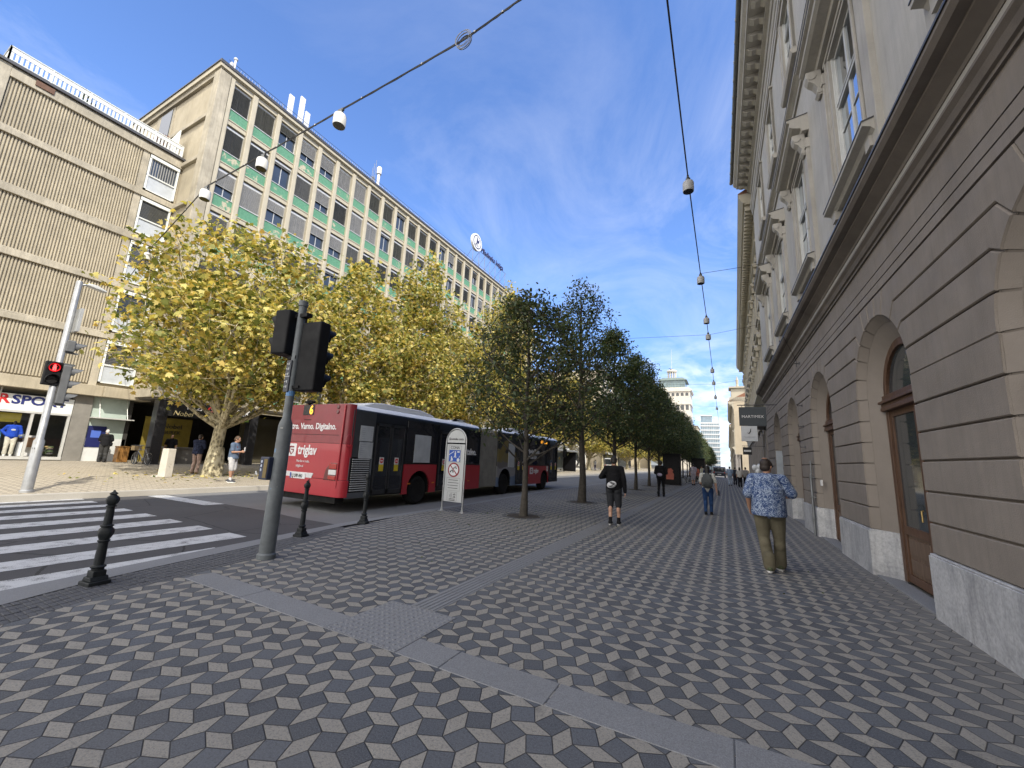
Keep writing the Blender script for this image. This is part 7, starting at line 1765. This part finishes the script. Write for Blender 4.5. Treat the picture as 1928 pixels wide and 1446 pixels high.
def mannequin():
    MN=M('mannequin dark',(.03,.025,.022),.4)
    t,j,s,TH=person('dark headed mannequin in a bright blue sweatshirt and cream trousers behind the shop pane',(-31.95,6.62,.44),-PI/2-.15,1.80,dict(Lel=(-.27,.0,1.16),Lwr=(-.30,.08,.92),Rel=(.33,-.06,1.20),Rwr=(.20,.02,1.02)),top=dict(mat=CL('bright blue sweatshirt',(.02,.065,.42)),sleeve=1.95,g=.026,hem=-.02,name='sweatshirt'),bottom=dict(mat=CL('cream trousers',(.52,.50,.42)),g=.03),shoes=(CL('white trainer',(.6,.6,.58)),M('white sole',(.62,.62,.6))),skin=MN,vox=.016)
    t.name='mannequin'; t['category']='mannequin'
    b=MB(); b.ball((0,.165,1.30),(.08,.015,.05)); b.build('chest_print',M('pale print',(.4,.42,.45),.7),t)
    c=thing('helmet','grey helmet held under the arm of the blue mannequin','helmet',(-31.9,6.95,1.45)); b=MB(); b.ball((0,0,0),(.14,.16,.12)); b.build('shell',M('helmet grey',(.12,.13,.14),.3),c,smooth=60)
mannequin()
# people far down the street
PP=[('distant man in pale lilac shirt and shorts beside the parked bicycles',-2.55,39.2,.3,(.40,.37,.44),(.42,.40,.46),.05,1.80),('distant person in a pale top bending over the bicycle rack',-1.9,40.6,1.0,(.45,.45,.36),(.06,.06,.07),1,1.7),
    ('distant walker in light blue clothes in the middle of the pavement',.28,44,0,(.25,.33,.46),(.32,.38,.48),1,1.75),('distant walker in dark clothes just right of the light blue walker',.75,47,0,(.03,.035,.05),(.03,.03,.04),1,1.72),
    ('distant walker in a white shirt and black skirt near the facade',1.02,41.5,0,(.52,.50,.47),(.015,.015,.018),1,1.72),('distant companion in dark clothes at the facade beside the white shirt',1.5,42.3,0,(.25,.24,.23),(.012,.012,.014),1,1.75),
    ('distant walker in dark blue partly behind the woman with the backpack',-1.35,36,.1,(.03,.045,.11),(.03,.03,.05),1,1.7),('sunlit passer-by in white near the ring sculpture',-19.6,58,1.2,(.6,.6,.58),(.5,.5,.5),1,1.72),('sunlit passer-by in pink beside the plane tree by the shelter',-19.2,52,2.2,(.5,.3,.28),(.2,.2,.25),1,1.7),
    ('dark clothed person waiting in front of the bus shelter by the bus mirror',-16.9,36,2.0,(.02,.02,.025),(.02,.02,.025),1,1.75),('sunlit passer-by in white further along the far pavement',-19.5,68,1.0,(.6,.6,.6),(.12,.12,.2),1,1.75)]
for i,(l,x,y,rz,tc,bc,ln,h) in enumerate(PP):
    z=far_z(x) if x<-15.4 else 0; w=.06*(-1)**i
    person(l,(x,y,z),rz,h,dict(Lan=(-.09,-.12,.09),Ran=(.10,.12,.085),Lkn=(-.09,.03,.5),Rkn=(.1,.1,.5),Lel=(-.24,.05+w,1.13),Rel=(.24,-.05+w,1.13),Rwr=(.25,.1+w,.9)),top=dict(mat=CL('distant top %d'%i,tc),sleeve=.8,g=.022,hem=-.06),bottom=dict(mat=CL('distant bottom %d'%i,bc),g=.03,len=ln),shoes=(CL('black shoe',(.016,.016,.018)),M('dark sole',(.05,.05,.05),.7)),hair=dict(mat=M('black hair',(.012,.010,.009)),style='long' if i in (4,8) else 'short'),vox=.028,group='passers-by far down the street')
